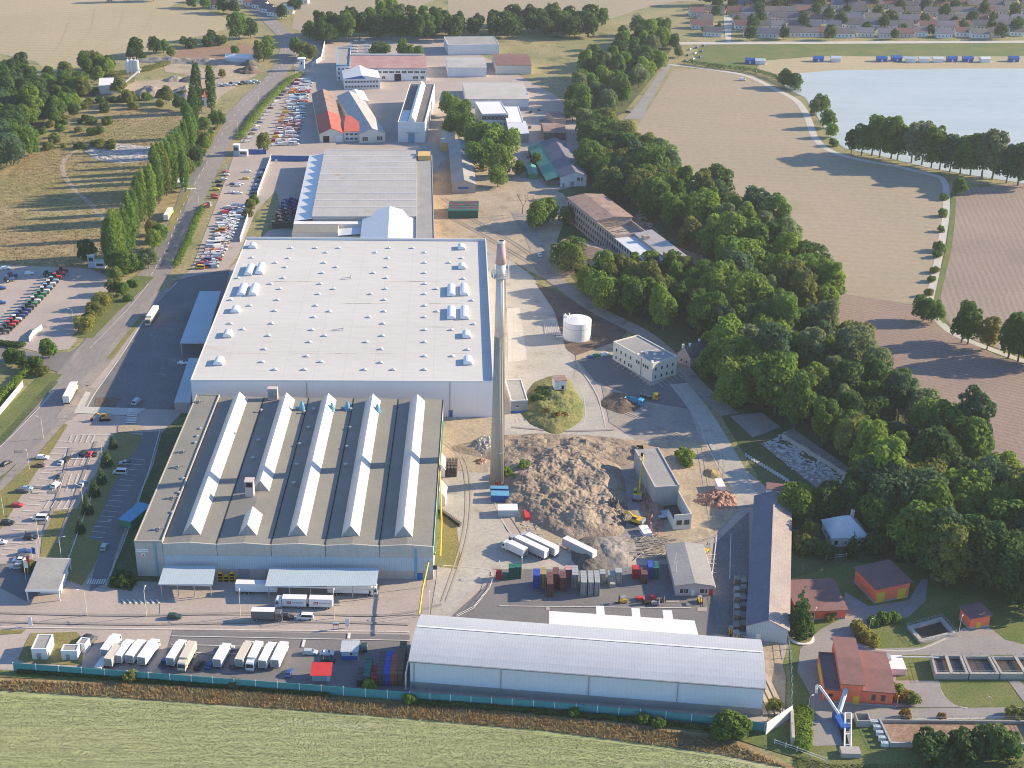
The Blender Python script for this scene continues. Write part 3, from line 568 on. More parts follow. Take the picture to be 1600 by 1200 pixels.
for (a,b) in ((310,629),(285,707),(277,731),(247,828),(269,779)):
    p=loc2(a,b,H+1); mb=MB(); mb.tube((-2,-.4,.5),(2,.5,.5),.18); mb.tube((-1.2,.8,.5),(1.4,-.9,.5),.14); mb.cyl(.3,.1,0,1.1,.3); mb.box(-1.6,-.7,-.4,.4,0,.7); o=mb.obj('roof_pipework',X_grey,t); o.location=(p[0],p[1],H+.95)
# front: ribbed blue band, windows, sign
MB().box(sx+.4,W-.2,-.18,.0,3.4,8.5).obj('ribbed_band',W_bluerib,t)
windows(t,Fr((210,850),(677,855),(675,625),12.5),'f',[(sx+2.5+i*2.6,4.0,1.4,1.5) for i in range(34) if i>9],X_lblue)
door(t,fr,'f',W*.60,2.2,2.6,X_grey); door(t,fr,'f',W*.95,2.6,2.4,X_blue); door(t,fr,'f',W*.36,3.6,3.2,X_grey,'roller_door')
MB().box(W*.937,W*.945,-.45,-.32,0,H-.5).obj('downpipe',X_lblue,t); MB().box(sx*.72,sx*.76,-.4,-.02,0,H+1).obj('downpipe',X_lblue,t)
def text(s,size,m,parent,loc,rot,name='lettering',ext=.02,align='CENTER'):
    cu=bpy.data.curves.new(name,'FONT'); cu.body=s; cu.size=size; cu.extrude=ext; cu.align_x=align; cu.align_y='CENTER'
    o=bpy.data.objects.new(name,cu); me=bpy.data.meshes.new_from_object(o); bpy.data.objects.remove(o); bpy.data.curves.remove(cu)
    me.materials.append(m); o=bpy.data.objects.new(name,me); col.objects.link(o); o.parent=parent; o.location=loc; o.rotation_euler=rot; return o
o=MB().box(.5,4.3,-.22,-.02,9.6,10.8).obj('sign_board',X_white,t)
text('aG vesam',.85,X_grey,o,(2.4,-.24,10.2),(R(90),0,0))
o=MB().box(1.9,3.2,-.22,-.02,7.9,9.2).obj('emblem_board',X_white,t)
MB().prof([(2.15,8.15),(2.95,8.15),(2.55,9.0)],-.26,-.22).obj('emblem',X_red,o)
# east side utilities
mb=MB(); mb.box(W,W+.5,2,D*.9,8.2,9); mb.obj('pipe_tray',X_green,t)
def shadecan(name,label,q,z0,z1,posts,wm):
    pts=[P(*q[0],z1),P(*q[1],z1),P(*q[2],z0),P(*q[3],z0)]; t=thing(name,label,'canopy',P(*q[3]),0); off=t.location
    a=.22; v=[(p.x,p.y,p.z) for p in pts]+[(p.x,p.y,p.z-a) for p in pts]
    MB().idx(v,[(3,2,1,0),(4,5,6,7),(0,1,5,4),(1,2,6,5),(2,3,7,6),(3,0,4,7)]).obj('roof',wm,t,off=off)
    for k in range(posts):
        p=pts[3].lerp(pts[2],(k+.15)/(posts-.7)); MB().box(p.x-.13,p.x+.13,p.y+.3,p.y+.56,0,z0-.1).obj('post',X_steel,t,off=off)
    p=pts[3]; q2=pts[2]; MB().box(p.x+.3,q2.x-.3,p.y+.3,p.y+.55,z0-.55,z0-.2).obj('beam',X_steel,t,off=off)
    return t
shadecan('loading_canopy','light blue canopy on thin posts left of the yellow racks at the grey hall',[(256,884),(337,884),(332,913),(247,913)],5.2,6.2,4,W_bluerib)
shadecan('loading_canopy','longer light blue canopy above the pair of white box lorry units',[(421,887),(592,887),(588,915),(414,916)],5.2,6.2,6,W_bluerib)
# ---- chimney
b=P(776,757); t=thing('factory_chimney','very tall concrete chimney with red and white banded top','chimney',b)
def cr(z): return 2.55-1.05*min(z,84)/84
prev=0
for i,(z1,m,nm) in enumerate(((60,X_chim,'shaft'),(82.5,X_fade,'faded_band'),(87.2,X_fade,'white_band'),(94.6,X_pink,'red_band'))):
    MB().cyl(0,0,prev,z1,cr(prev) if i<3 else 1.9,cr(z1) if i<2 else (1.75 if i==2 else 1.3),28).obj(nm,m,t,True); prev=z1
mb=MB(); mb.cyl(0,0,94.6,95.4,1.35,1.35,24); mb.obj('cap',X_white,t); MB().cyl(0,0,95.4,95.5,.9,.9,20).obj('flue',X_gap,t)
mb=MB(); mb.cyl(0,0,82.3,82.6,3.2,3.2,20)
for i in range(10): a=2*math.pi*i/10; mb.tube((3.1*math.cos(a),3.1*math.sin(a),82.6),(3.1*math.cos(a),3.1*math.sin(a),84.2),.08)
for i in range(20):
    a=2*math.pi*i/20; c=2*math.pi*(i+1)/20
    for z in (83.4,84.2): mb.tube((3.1*math.cos(a),3.1*math.sin(a),z),(3.1*math.cos(c),3.1*math.sin(c),z),.06,4)
mb.obj('platform',X_steel,t)
for a in (.6,2.2,3.9,5.4): MB().tube((3.3*math.cos(a),3.3*math.sin(a),82.6),(3.3*math.cos(a),3.3*math.sin(a),86.2),.12).obj('antenna',X_white,t)
mb=MB(); a=-.55
for s in (-.3,.3): mb.tube(((cr(0)+.3)*math.cos(a)-s*math.sin(a),(cr(0)+.3)*math.sin(a)+s*math.cos(a),2),((cr(82)+.3)*math.cos(a)-s*math.sin(a),(cr(82)+.3)*math.sin(a)+s*math.cos(a),82),.09,5)
mb.obj('ladder',W_wood,t); MB().box(-.6,.6,-2.75,-2.3,0,2.6).obj('door',X_red,t)
mb=MB()
for z in (14,28,42,56): mb.cyl(0,0,z,z+.25,cr(z)+.05,cr(z)+.05,28)
mb.obj('band_ring',W_conc,t)
# ---- storage tank
c=P(901,527); t=thing('storage_tank','round white storage tank on dark soil beside the concrete yard','tank',c)
MB().cyl(0,0,0,8.8,6.45,6.45,40).obj('shell',X_white,t,False)
mb=MB(); n=40
mb.idx([(6.5*math.cos(2*math.pi*i/n),6.5*math.sin(2*math.pi*i/n),8.8) for i in range(n)]+[(0,0,9.7)],[(i,(i+1)%n,n) for i in range(n)]); mb.obj('roof',X_white,t)
mb=MB(); mb.cyl(0,0,0,.5,7,7,40); mb.obj('base_ring',W_conc,t); MB().cyl(0,0,6,6.18,6.52,6.52,40).obj('seam_ring',X_steel,t)
mb=MB(); mb.box(-6.3,-4.6,1.5,3,8.8,9.9); mb.tube((-5.6,2.2,9),(-5.6,2.2,10.9),.2); mb.tube((-3.6,3.8,9),(-3.6,3.8,10.4),.3)
for i in range(14): 
    a=2.2+i*.12; mb.tube((6.3*math.cos(a),6.3*math.sin(a),8.8),(6.3*math.cos(a),6.3*math.sin(a),9.9),.05,4)
mb.obj('roof_fittings',X_white,t)
for yy in (1,-1.6): MB().tube((-6.4,yy,.8),(-9.5,yy,.8),.35).obj('pipe',X_white,t)
c=P(862,513); t=thing('pipe_rack','white lattice grid frame lying between concrete yard and white tank','rack',c,AX)
mb=MB()
for i in range(9): mb.box(-3.2+i*.8-.08,-3.2+i*.8+.08,-8,8,.3,.45)
for i in range(14): mb.box(-3.2,3.2,-8+i*1.2-.08,-8+i*1.2+.08,.46,.58)
mb.obj('frame',X_white,t)
# ---- white office block
fr=Fr((957,562),(1018,597),(1053,584)); W,D=fr.W,fr.D; H=8.4
t=thing('office_block','cream two storey office block with flat grey roof beside a small car park','building',fr.loc,fr.rot)
walls(t,W,D,H,W_cream); flat_roof(t,W,D,H,R_grey,W_cream,par=.55)
for z in (1.3,4.9):
    windows(t,fr,'f',[(W*k,z,.9,1.5) for k in ((.09,.21,.33,.45) if z>2 else (.09,.2,.31,.42,.48))],W_cream)
windows(t,fr,'f',[(W*k,4.9,.9,1.5) for k in (.615,.665,.78,.835,.89)],W_cream)
for z in (1.3,4.9): windows(t,fr,'r',[(D*k,z,.9,1.5) for k in (.14,.38,.6,.82)],W_cream)
MB().box(W*.715,W*.73,-.15,-.02,0,H).obj('downpipe',X_grey,t); MB().box(0,W,-.06,-.0,4.2,4.35).obj('string_course',W_plain,t)
for (x,y,a) in ((.62,.35,.5),(.75,.5,.5),(.8,.75,.4),(.86,.3,.3),(.95,.06,.5),(.6,.05,.4)):
    mb=MB(); mb.box(-a,a,-a,a,0,a*1.6); o=mb.obj('roof_unit',X_white,t); o.location=(W*x,D*y,H+.12)
mb=MB(); mb.tube((W*.55,D*.25,H+.3),(W*.63,D*.8,H+.3),.2); mb.obj('roof_duct',X_white,t)
mb=MB(); mb.tube((W*.2,D*.97,H),(W*.2,D*.97,H+2),.06); mb.tube((W*.0+.2,D*.6,H),(.2,D*.6,H+1.6),.06); mb.obj('aerial',X_steel,t)
# ---- dark roofed house among trees
fr=Fr((1058,566),(1078,574),(1108,545)); W=fr.W; D=15; fr.D=D
t=thing('gabled_house','old cream gabled house with dark slate roof half hidden by trees','house',fr.loc,fr.rot)
walls(t,W,D,4.8,W_pink); gable(t,W,D,4.8,3.6,R_dark,W_pink); chim(t,W*.55,3,7,9.3,W_plain); chim(t,W*.5,10,7,9.3,W_plain); chim(t,W*.2,1.5,5,8.6,W_plain)
windows(t,fr,'f',[(W*.3,1.2,.9,1.4),(W*.7,1.2,.9,1.4)]); windows(t,fr,'l',roll(3,3,4,1.2,.9,1.4))
# ---- grey shed by the chimney
fr=Fr((798,646),(824,645),(822,612)); W,D=fr.W,fr.D
H=5.5; t=thing('flat_roof_shed','small grey flat roofed shed with blue plinth beside the grassy mound','building',fr.loc,fr.rot)
walls(t,W,D,H,W_grey); flat_roof(t,W,D,H,R_grey,W_white,par=.35); MB().box(.1,W-.1,-.1,0,0,1.1).obj('plinth',X_blue,t); windows(t,fr,'f',[(W*.38,2.8,1.6,.8)])
# ---- demolition ruin (tall back part and roofless front)
H2=hgt(1065,827,1065,803); fr=Fr((1052,829),(1079,827),(1077,790)); W=fr.W
t=thing('half_demolished_block','grey block with roofless front half, beside the yellow excavator','building',fr.loc,fr.rot)
D1=16.5; D2=29; mb=MB()
mb.box(0,W,0,.35,0,H2); mb.box(W-.35,W,.35,D1,0,H2); mb.box(0,.35,.35,D1*.5,0,H2*.6); mb.obj('wall',W_cream,t); MB().box(.35,W-.35,.35,D1,0,.3).obj('bare_floor',G_soil,t)
xs=-.05*W; mb=MB(); mb.box(xs-2.5,W,D1,D1+D2,0,8.2); mb.obj('tall_wall',W_conc,t)
MB().box(xs-2.3,W-.2,D1+.2,D1+D2-.2,8.2,8.35).obj('roof',R_grey,t); mb=MB(); mb.box(W-.4,W+.06,D1-.05,D1+D2,8.1,8.7); mb.box(xs-2.56,xs-2.1,D1-.05,D1+D2,8.1,8.6); mb.box(xs-2.1,W-.4,D1-.06,D1+.3,8.1,8.5); mb.obj('parapet',W_pink,t)
windows(t,Fr((1052,829),(1079,827),(1077,790)),'f',[(W*.3,2.2,1.7,1.7),(W*.74,2.2,1.7,1.7)],W_wood)
o=MB().box(xs-5,xs+2,D1*.45,D1*.45+6,0,.2).obj('fallen_slab',W_bluerib,t); o.rotation_euler=(R(-8),R(-6),0); o.location=(0,0,2.2)
# ---- yard building with pink walls
fr=Fr((1055,931),(1113,931),(1094,868)); H=4.0; W,D=fr.W,fr.D
t=thing('yard_office','single storey pinkish building with wide grey roof in the storage yard','building',fr.loc,fr.rot)
walls(t,W,D,H,W_pink); gable(t,W,D,H,1.0,R_grey,W_pink,ov=.5)
windows(t,fr,'f',[(W*.18,1.1,1.7,1.6),(W*.28,1.1,1.5,1.6),(W*.72,1.1,1.6,1.6),(W*.82,1.1,.8,1.6)]); MB().box(W*.9,W+.02,-.05,0,.1,2.6).obj('red_corner',X_red,t)
MB().box(W+.5,W+.9,0,D,2.9,3.4).obj('fascia',X_white,t); mb=MB(); mb.tube((1,D*.5,H),(1.4,D*.5,H+5),.07); mb.tube((1,D*.3,H),(1.2,D*.35,H+4),.07); mb.obj('aerial_mast',X_white,t); door(t,fr,'f',W*.47,1,2.2,X_white)
# ---- long purple roofed shed
fr=Fr((1165,998),(1229,1006),(1222,800)); W,D=fr.W,fr.D; H=5.2
t=thing('long_storage_shed','very long shed with faded purple tiled roof and pale blue gable','building',fr.loc,fr.rot)
walls(t,W,D,H,W_plain); gable(t,W,D,H,2.9,R_purple,W_bluerib,ridge=.5,ov=.5,two=R_worn_lit); MB().box(0,W,-.08,0,0,H).obj('gable_cladding',W_bluerib,t)  # left slope painted in a shaded tone, right slope in a sunlit one
mb=MB(); mb.box(W*.3,W*.75,D,D+5,0,8.4); mb.obj('stair_tower',W_plain,t); MB().box(W*.28,W*.77,D-.1,D+5.2,8.4,8.7).obj('tower_roof',R_tile,t)
windows(t,fr,'l',roll(8,14,7,1.8,1.4,1.2)); door(t,fr,'f',W*.3,1.4,2.4,X_white)
# ---- long pale warehouse along the front fence
fr=Fr((641,1076),(1189,1119),(1178,1001)); W=fr.W; H=hgt(641,1076,641,1032)
c2=P(1179,1001,H)-fr.loc; D=c2.dot(Vector((-math.sin(fr.rot),math.cos(fr.rot),0))); fr.D=D
t=thing('arched_warehouse','long pale metal warehouse with low arched roof behind the turquoise fence','building',fr.loc,fr.rot)
walls(t,W,D,2.6,W_conc); MB().box(.03,W-.03,.03,D-.03,2.6,H).obj('cladding',mat('pale_blue_cladding',(.68,.70,.715),(.64,.665,.68),s=.1,s2=1,amt2=.05,seam=(1.4,0,.07,.9)),t)
K=9; pr=[(-.5+(D+1)*k/K,H+2.1*math.sin(math.pi*k/K)**.8) for k in range(K+1)]
MB().prof(pr+[(a,z+.22) for a,z in reversed(pr)],-.4,W+.4,'x').obj('roof',R_metal,t)
MB().prof(pr+[(pr[-1][0]-.5,H-.05),(pr[0][0]+.5,H-.05)],.02,W-.02,'x').obj('gable_wall',W_white,t)
MB().box(-.3,W+.3,-.75,-.35,H-.2,H+.15).obj('gutter',X_grey,t)
for u in (.0,.25,.5,.75): MB().box(W*u+1,W*u+1.25,-.2,0,0,H).obj('downpipe',X_steel,t)
MB().prof([(D*.60,H+2.32),(D*.63,H+2.36),(D*.63,H+2.42),(D*.60,H+2.40)],-.2,W+.2,'x').obj('ridge_capping',X_white,t)
# white flat annex behind it
pts=[P(858,955,6.5),P(1085,970,6.5),P(1094,1002,6.5),P(858,985,6.5)]
t=thing('white_flat_annex','low annex with bright white flat roof behind the arched warehouse','building',P(858,985),0)
MB().prism([(p.x,p.y) for p in reversed(pts)],0,6.3).obj('wall',W_white,t,off=t.location); MB().prism([(p.x,p.y) for p in reversed(pts)],6.3,6.6).obj('roof',X_white,t,off=t.location)
for (a,b) in ((932,945),(988,1001),(1037,1052)):
    p=P(a,955+(a-858)*.066,6.5); q=P(b,955+(b-858)*.066,6.5); MB().box(p.x,q.x,p.y-.2,p.y+4.6,6.0,6.55).obj('door_canopy',X_white,t,off=t.location)
# ---- white hip roofed house
fr=Fr((1299,855),(1352,853),(1346,826)); W=fr.W; D=11.5; fr.D=D; H=hgt(1325,854,1325,839)
t=thing('hip_roof_house','small white house with pale metal hip roof surrounded by dark trees','house',fr.loc,fr.rot)
walls(t,W,D,H,W_plain); r=hip(t,W,D,H,5.2,R_zinc,ov=.6,ins=.42); chim(t,W*.72,D*.62,H+1,H+6.2,W_pink,1)
windows(t,fr,'f',[(W*.12,.9,1.2,1.7),(W*.4,1.2,.6,1),(W*.63,1.2,.6,1),(W*.8,1.1,.8,1.3)]); windows(t,fr,'l',[(D*.35,.9,1,1.5),(D*.7,.9,1,1.5)]); MB().box(W*.5,W*.58,D*.25,D*.32,H+1.6,H+2.6).obj('dormer',X_gap,t)
# ---- orange sewage works buildings
def orange(label,A,B,C,H,mono,ov=.6,gates=(),win=()):
    fr=Fr(A,B,C); W,D=fr.W,fr.D; t=thing('orange_service_building',label,'building',fr.loc,fr.rot)
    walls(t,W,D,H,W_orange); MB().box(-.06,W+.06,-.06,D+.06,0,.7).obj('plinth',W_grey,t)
    a=(-ov,H-.05); b=(D+ov,H+mono); MB().prof([a,b,(b[0],b[1]+.25),(a[0],a[1]+.25)],-ov,W+ov,'x').obj('roof',R_tile,t)
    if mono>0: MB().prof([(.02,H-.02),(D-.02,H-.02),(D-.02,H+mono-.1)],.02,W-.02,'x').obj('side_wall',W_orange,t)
    for s,u,w,h in gates: door(t,fr,s,u*(W if s=='f' else D),w,h,X_yellow,'gate')
    for s,k in win: windows(t,fr,s,k,W_wood)
    return t
t=orange('orange garage with two yellow gates and dark mono pitch roof under the trees',(1334,910),(1366,943),(1420,935),5.6,.5,gates=(('r',.16,3,3.8),('r',.78,3,3.8)))
orange('long low orange building with reddish roof behind the dark spruce',(1246,970),(1320,967),(1306,925),3.6,1.2,win=(('f',[(5,1.6,1,1),(12,1.6,1,1)]),))
orange('small square orange hut with mono pitch roof beside an open basin',(1498,967),(1514,984),(1542,977),4.4,.3,gates=(('r',.45,1.4,2.2),))
fr=Fr((1286,1096),(1393,1104),(1382,1052)); W=fr.W; D=(P(1372,1020,5)-fr.loc).dot(Vector((-math.sin(fr.rot),math.cos(fr.rot),0)))
t=thing('sewage_plant_building','large orange three part building with stepped maroon tiled roofs','building',fr.loc,fr.rot)
fr.D=D
x1,x2=W*.235,W*.545
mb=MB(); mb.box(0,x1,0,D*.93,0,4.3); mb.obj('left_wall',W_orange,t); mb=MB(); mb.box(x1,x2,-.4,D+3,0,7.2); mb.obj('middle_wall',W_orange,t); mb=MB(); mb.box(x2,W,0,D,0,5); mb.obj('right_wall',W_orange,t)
MB().box(.2,x1,.2,D*.93-.2,4.3,4.42).obj('left_roof',R_dark,t); mb=MB(); mb.box(-.06,.25,-.06,D*.93+.06,4.2,4.8); mb.box(.25,x1,-.06,.25,4.2,4.8); mb.box(.25,x1,D*.93-.25,D*.93+.06,4.2,4.8); mb.obj('parapet',R_tile,t)
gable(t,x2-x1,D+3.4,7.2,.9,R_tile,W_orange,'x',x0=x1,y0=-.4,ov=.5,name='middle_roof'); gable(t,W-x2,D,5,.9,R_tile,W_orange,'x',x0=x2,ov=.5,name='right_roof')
MB().box(-.08,W+.08,-.5,-.41,0,.8).obj('plinth',W_grey,t); MB().box(-.1,-.02,D*.3,D*.8,.8,3.6).obj('sliding_gate',X_yellow,t)
door(t,fr,'f',W*.47,1.7,2.9,X_yellow).location.y=-.42; windows(t,fr,'f',[(W*.1,2,1,.9),(W*.72,1.8,1,1.9),(W*.86,1.8,1,1.9)],W_wood); MB().box(-.6,W+1,-2.2,-.5,0,.12).obj('apron',W_conc,t)
# ---- gatehouse
q=[P(60,871,4.4),P(111,872,4.4),P(92,922,4.4),P(39,922,4.4)]; t=thing('gatehouse','flat roofed gatehouse with white fascia at the works entrance','building',P(60,935),0); off=t.location
MB().prism([(p.x,p.y) for p in reversed(q)],3.7,4.35).obj('fascia',X_white,t,off=off); c=sum(q,Vector())/4; q2=[c+(p-c)*.965 for p in q]; MB().prism([(p.x,p.y) for p in reversed(q2)],4.35,4.42).obj('roof',R_grey,t,off=off)
q3=[c+(p-c)*.62+Vector((1.2,1,0)) for p in q]; MB().prism([(p.x,p.y) for p in reversed(q3)],0,3.7).obj('wall',W_plain,t,off=off)
for p in (q[2],q[3],q[1]): p=c+(p-c)*.94; MB().box(p.x-.15,p.x+.15,p.y-.15,p.y+.15,0,3.7).obj('post',X_white,t,off=off)
for k in range(3): p=q3[3].lerp(q3[2],.2+.3*k); MB().box(p.x-.7,p.x+.7,p.y-.06,p.y+.1,1.1,2.6).obj('window',X_glass,t,off=off)
# ---- white cabins near the front fence
def cabin(label,A,B,C,H,name='cabin',roofm=R_grey,wm=W_plain,par=.3):
    fr=Fr(A,B,C); t=thing(name,label,'cabin',fr.loc,fr.rot); walls(t,fr.W,fr.D,H,wm); flat_roof(t,fr.W,fr.D,H,roofm,wm,par=par); return t,fr
t,fr=cabin('long white transformer cabin on grass by the front fence',(51,1031),(75,1031),(81,1008),hgt(51,1031,51,1015)); door(t,fr,'f',fr.W*.45,1.3,2.2,X_grey)
t,fr=cabin('short white cabin with sunken roof between the two others',(97,1032),(122,1032),(124,1022),hgt(97,1032,97,1018)); door(t,fr,'f',fr.W*.4,1,2,X_grey)
t,fr=cabin('tilted looking smaller white cabin beside two dark parked cars',(121,1019),(134,1021),(135,1010),3.0)
# red roofed kiosk, blue sided cabin
fr=Fr((488,1065),(516,1065),(516,1052)); t=thing('kiosk','small white kiosk with bright red roof by the front fence','kiosk',fr.loc,fr.rot); walls(t,fr.W,fr.D,2.7,W_bluerib); a=(-.9,2.6);b=(fr.D+.7,3.3); MB().prof([a,b,(b[0],b[1]+.2),(a[0],a[1]+.2)],-.5,fr.W+.4,'x').obj('roof',X_red,t); door(t,fr,'f',fr.W*.9,.9,2,X_white)
fr=Fr((534,1032),(559,1032),(559,1016)); t=thing('site_cabin','pale cabin with blue lower wall beside the green car','cabin',fr.loc,fr.rot); walls(t,fr.W,fr.D,3.2,W_bluerib); MB().box(0,fr.W,-.07,0,0,1.6).obj('blue_panel',X_blue,t); MB().box(-.3,fr.W+.3,-.3,fr.D+.3,3.2,3.45).obj('roof',R_metal,t); windows(t,fr,'f',[(fr.W*.6,1.9,.9,.9)])
# ================================================================ UPPER SITE
fr=Fr((488,337),(650,337),(650,237),10); W,D=fr.W,fr.D; H=10
t=thing('sawtooth_hall','weathered grey hall with ten sawtooth roof strips behind the white hall','building',fr.loc,fr.rot)
xl=-9.5
MB().box(0,W,0,D,0,H-1.2).obj('wall',W_grey,t)
mb=MB(); n=10; st=D/n
for i in range(n): y=i*st; mb.prof([(y,H-1.3),(y+st,H-1.3),(y+st,H+.9),(y+.2,H-.35),(y,H-.35)],-.3,W+.2,'x')
mb.obj('sawtooth_roof',R_saw,t)
mb=MB()
for i in range(n): y=(i+1)*st; mb.box(-.3,W+.2,y-.5,y-.05,H+.85,H+1.05)
mb.obj('ridge_strip',X_white,t)
mb=MB(); mb.box(xl,0,0,D,0,H-3); mb.obj('side_aisle_wall',W_grey,t); mb=MB(); mb.prof([(xl-.3,H-3),(-.3,H-1.6),(-.3,H-1.3),(xl-.3,H-2.7)],-.3,D+.2); mb.obj('side_aisle_roof',X_white,t)
mb=MB(); mb.box(xl-.3,W*.52,-5.5,-.3,H-3.2,H-2.8); mb.obj('white_band_roof',X_white,t); MB().box(xl,W*.52,-5.4,-.35,0,H-3.2).obj('band_wall',W_plain,t)
mb=MB(); mb.box(xl-.2,W*.26,-19,-6,0,7); mb.obj('front_wing_wall',W_cream,t); MB().box(xl,W*.26-.2,-18.8,-6.2,7,7.15).obj('front_wing_roof',R_bit,t)
mb=MB(); mb.box(W*.26,W*.5,-19,-8,0,4.9); mb.obj('low_link_wall',W_cream,t); mb=MB(); mb.prof([(W*.26,5.2),(W*.5,6.4),(W*.5,6.6),(W*.26,5.4)],-19,-8); mb.obj('low_link_roof',R_zinc,t)
fr=Fr((562,388),(650,388),(650,335),8); W,D=fr.W,fr.D
t=thing('gabled_annex','bright white gabled annex between sawtooth hall and the white hall','building',fr.loc,fr.rot)
walls(t,W,D,8,W_cream); gable(t,W,D,8,4.4,X_white,W_cream,ov=.3,ridge=.5)
fr=Fr((650,377),(679,377),(679,243),9); W,D=fr.W,fr.D
t=thing('ochre_block','long flat roofed block with ochre yellow end wall beside the sandy yard','building',fr.loc,fr.rot)
walls(t,W,D,9,W_yellow); flat_roof(t,W,D,9,R_grey,W_conc,par=.4); windows(t,fr,'f',[(W*.3,4.6,.9,1.7),(W*.42,4.6,.9,1.7)],W_wood); MB().box(W*.05,W*.4,-3.2,-.05,0,3).obj('porch',X_white,t)
MB().box(1,W-1,D-11,D-1,9.1,12).obj('penthouse',W_yellow,t)
windows(t,fr,'r',roll(6,14,8,3,1.6,1.8),W_wood)
def shed(name,label,A,B,C,z,rh,rm,wm,two=None,wins=(),ridge=.5,ov=.3,ax='y',base=True,cat='building'):
    fr=Fr(A,B,C,0); t=thing(name,label,cat,fr.loc,fr.rot); walls(t,fr.W,fr.D,z,wm)
    if rh>0: gable(t,fr.W,fr.D,z,rh,rm,wm,ax,ov=ov,two=two,ridge=ridge)
    else: flat_roof(t,fr.W,fr.D,z,rm,wm,par=.4)
    for s,k in wins: windows(t,fr,s,[(u*(fr.W if s in 'fb' else fr.D),zz,w,h) for u,zz,w,h in k],W_plain)
    return t,fr
# gabled halls near the vehicle yard
fr=Fr((500,223),(537,222),(563,158)); W,D=fr.W,fr.D
t=thing('red_roofed_hall','gabled hall with bright red front roof and rusty grey rear roof','building',fr.loc,fr.rot); walls(t,W,D,6,W_cream)
gable(t,W,D*.42,6,3.4,R_redtin,W_cream,name='red_roof'); gable(t,W,D*.58-.5,6,3.3,R_ruin,W_cream,y0=D*.42+.5,name='rusty_roof'); door(t,fr,'f',W*.27,4,4.2,X_gap); door(t,fr,'f',W*.8,4,4.2,X_white)
t,fr=shed('red_roof_office','small two storey white office with red roof between two gabled halls',(538,221),(561,221),(570,196),6.5,.9,R_redtin,W_plain,wins=(('f',[(k,z,1.9,1.4) for k in (.2,.5,.8) for z in (1.2,4.2)]),),ax='x')
t,fr=shed('grey_gabled_hall','long pale grey gabled hall beside the red roofed office',(562,224),(602,222),(610,160),6,3.4,R_saw,W_cream,wins=(('f',[(k,1.5,3.6,2.6) for k in (.22,.78)]),))
t,fr=shed('small_white_hall','small white roofed hall in front of the blue trimmed office',(549,171),(576,170),(579,154),5.5,1.6,X_white,W_plain)
fr=Fr((622,222),(664,223),(668,160)); W,D=fr.W,fr.D; H=hgt(640,222,640,192)
t=thing('black_roofed_hall','tall white hall with black flat roof and one white ridge rooflight','building',fr.loc,fr.rot); walls(t,W,D,H,W_plain); flat_roof(t,W,D,H,R_dark,W_plain,par=.7)
x=W*.5; z=H+.12; h=3.6; hw=2.6
MB().idx([(x-hw,3,z),(x+hw,3,z),(x+hw,D-2,z),(x-hw,D-2,z),(x,3.8,z+h),(x,D-2.8,z+h)],[(1,2,5,4),(3,0,4,5),(2,3,5),(0,1,4)]).obj('ridge_rooflight',X_white,t)
MB().box(.9,x-hw-.3,.9,D*.3,H+.13,H+.3).obj('pale_roof_patch',R_zinc,t); door(t,fr,'f',W*.5,4,6,X_lblue); MB().box(W*.3,W*.75,-2,-.05,6.5,6.8).obj('door_canopy',X_steel,t)
t,fr=shed('blue_trimmed_office','white office with blue gable and pale roof beside the vehicle yard',(538,140),(594,139),(594,122),8,2.2,R_zinc,W_plain,wins=(('f',[(.06+.085*i,z,1.6,1.4) for i in range(11) for z in (1.4,5)]),),ax='y'); MB().prof([(fr.W*.02,8.05),(fr.W*.6,8.05),(fr.W*.5,10.1)],-.5,-.1).obj('blue_gable',X_blue,t)
fr=Fr((547,126),(666,126),(667,103)); W,D=fr.W,fr.D; H=hgt(600,126,600,107)
t=thing('long_white_works_building','long white two storey building with faded red roof and many windows','building',fr.loc,fr.rot); walls(t,W,D,H,W_plain)
gable(t,W,D,H,3.0,R_fadered,W_plain,'x',two=R_ruin,ridge=.6); MB().box(0,W,-.12,0,H-.7,H-.1).obj('blue_trim',X_lblue,t)
MB().box(2,W-2,D*.6,D*.68,H+2.4,H+3.9).obj('ridge_monitor',X_steel,t)
windows(t,fr,'f',[(W*(.03+.082*i)+1.4,H*.62,3.6,1.6) for i in range(12)]+[(W*(.35+.09*i),H*.15,2.6,2) for i in range(2)]+[(W*.86,H*.15,4,2),(W*.95,H*.15,3,2)]); door(t,fr,'f',W*.625,5,5,X_gap)
fr=Fr((526,126),(547,126),(549,98)); W=fr.W; D=fr.D; H=hgt(536,126,536,103)
t=thing('stair_block','square white tower block with blue top band at the long building end','building',fr.loc,fr.rot); walls(t,W,D,H,W_plain); flat_roof(t,W,D,H,R_grey,X_lblue,par=.9); windows(t,fr,'f',[(W*k,z*H,1.2,1.6) for k in (.2,.5,.8) for z in (.1,.42,.72)])
# right hand upper group
fr=Fr((707,302),(743,302),(742,236)); W,D=fr.W,fr.D
t=thing('long_grey_shed','long grey gabled shed between sandy yard and big bushy trees','building',fr.loc,fr.rot); walls(t,W,D,5.5,W_grey); gable(t,W,D,5.5,2.6,R_grey,W_grey); MB().box(W*.25,W*.7,-.1,0,2.6,4).obj('sign_panel',X_blue,t)
windows(t,fr,'r',roll(5,8,7,1.8,1.4,1.2))
t,fr=shed('white_clerestory_house','white building with dark upper band and flat white roof',(753,199),(794,198),(798,178),9,0,X_white,W_plain,wins=(('f',[(.12+.15*i,1.2,1.2,1.5) for i in range(6)]),)); MB().box(-.1,fr.W+.1,-.12,0,5,8).obj('dark_band',R_dark,t); windows(t,fr,'f',[(fr.W*(.12+.15*i),5.7,1.6,1.3) for i in range(6)]); 
for o in t.children[-6:]: o.location.y=-.14
t,fr=shed('white_roof_hall','bright white flat roofed hall right of the dark banded building',(792,206),(818,206),(816,180),6,0,X_white,W_plain)
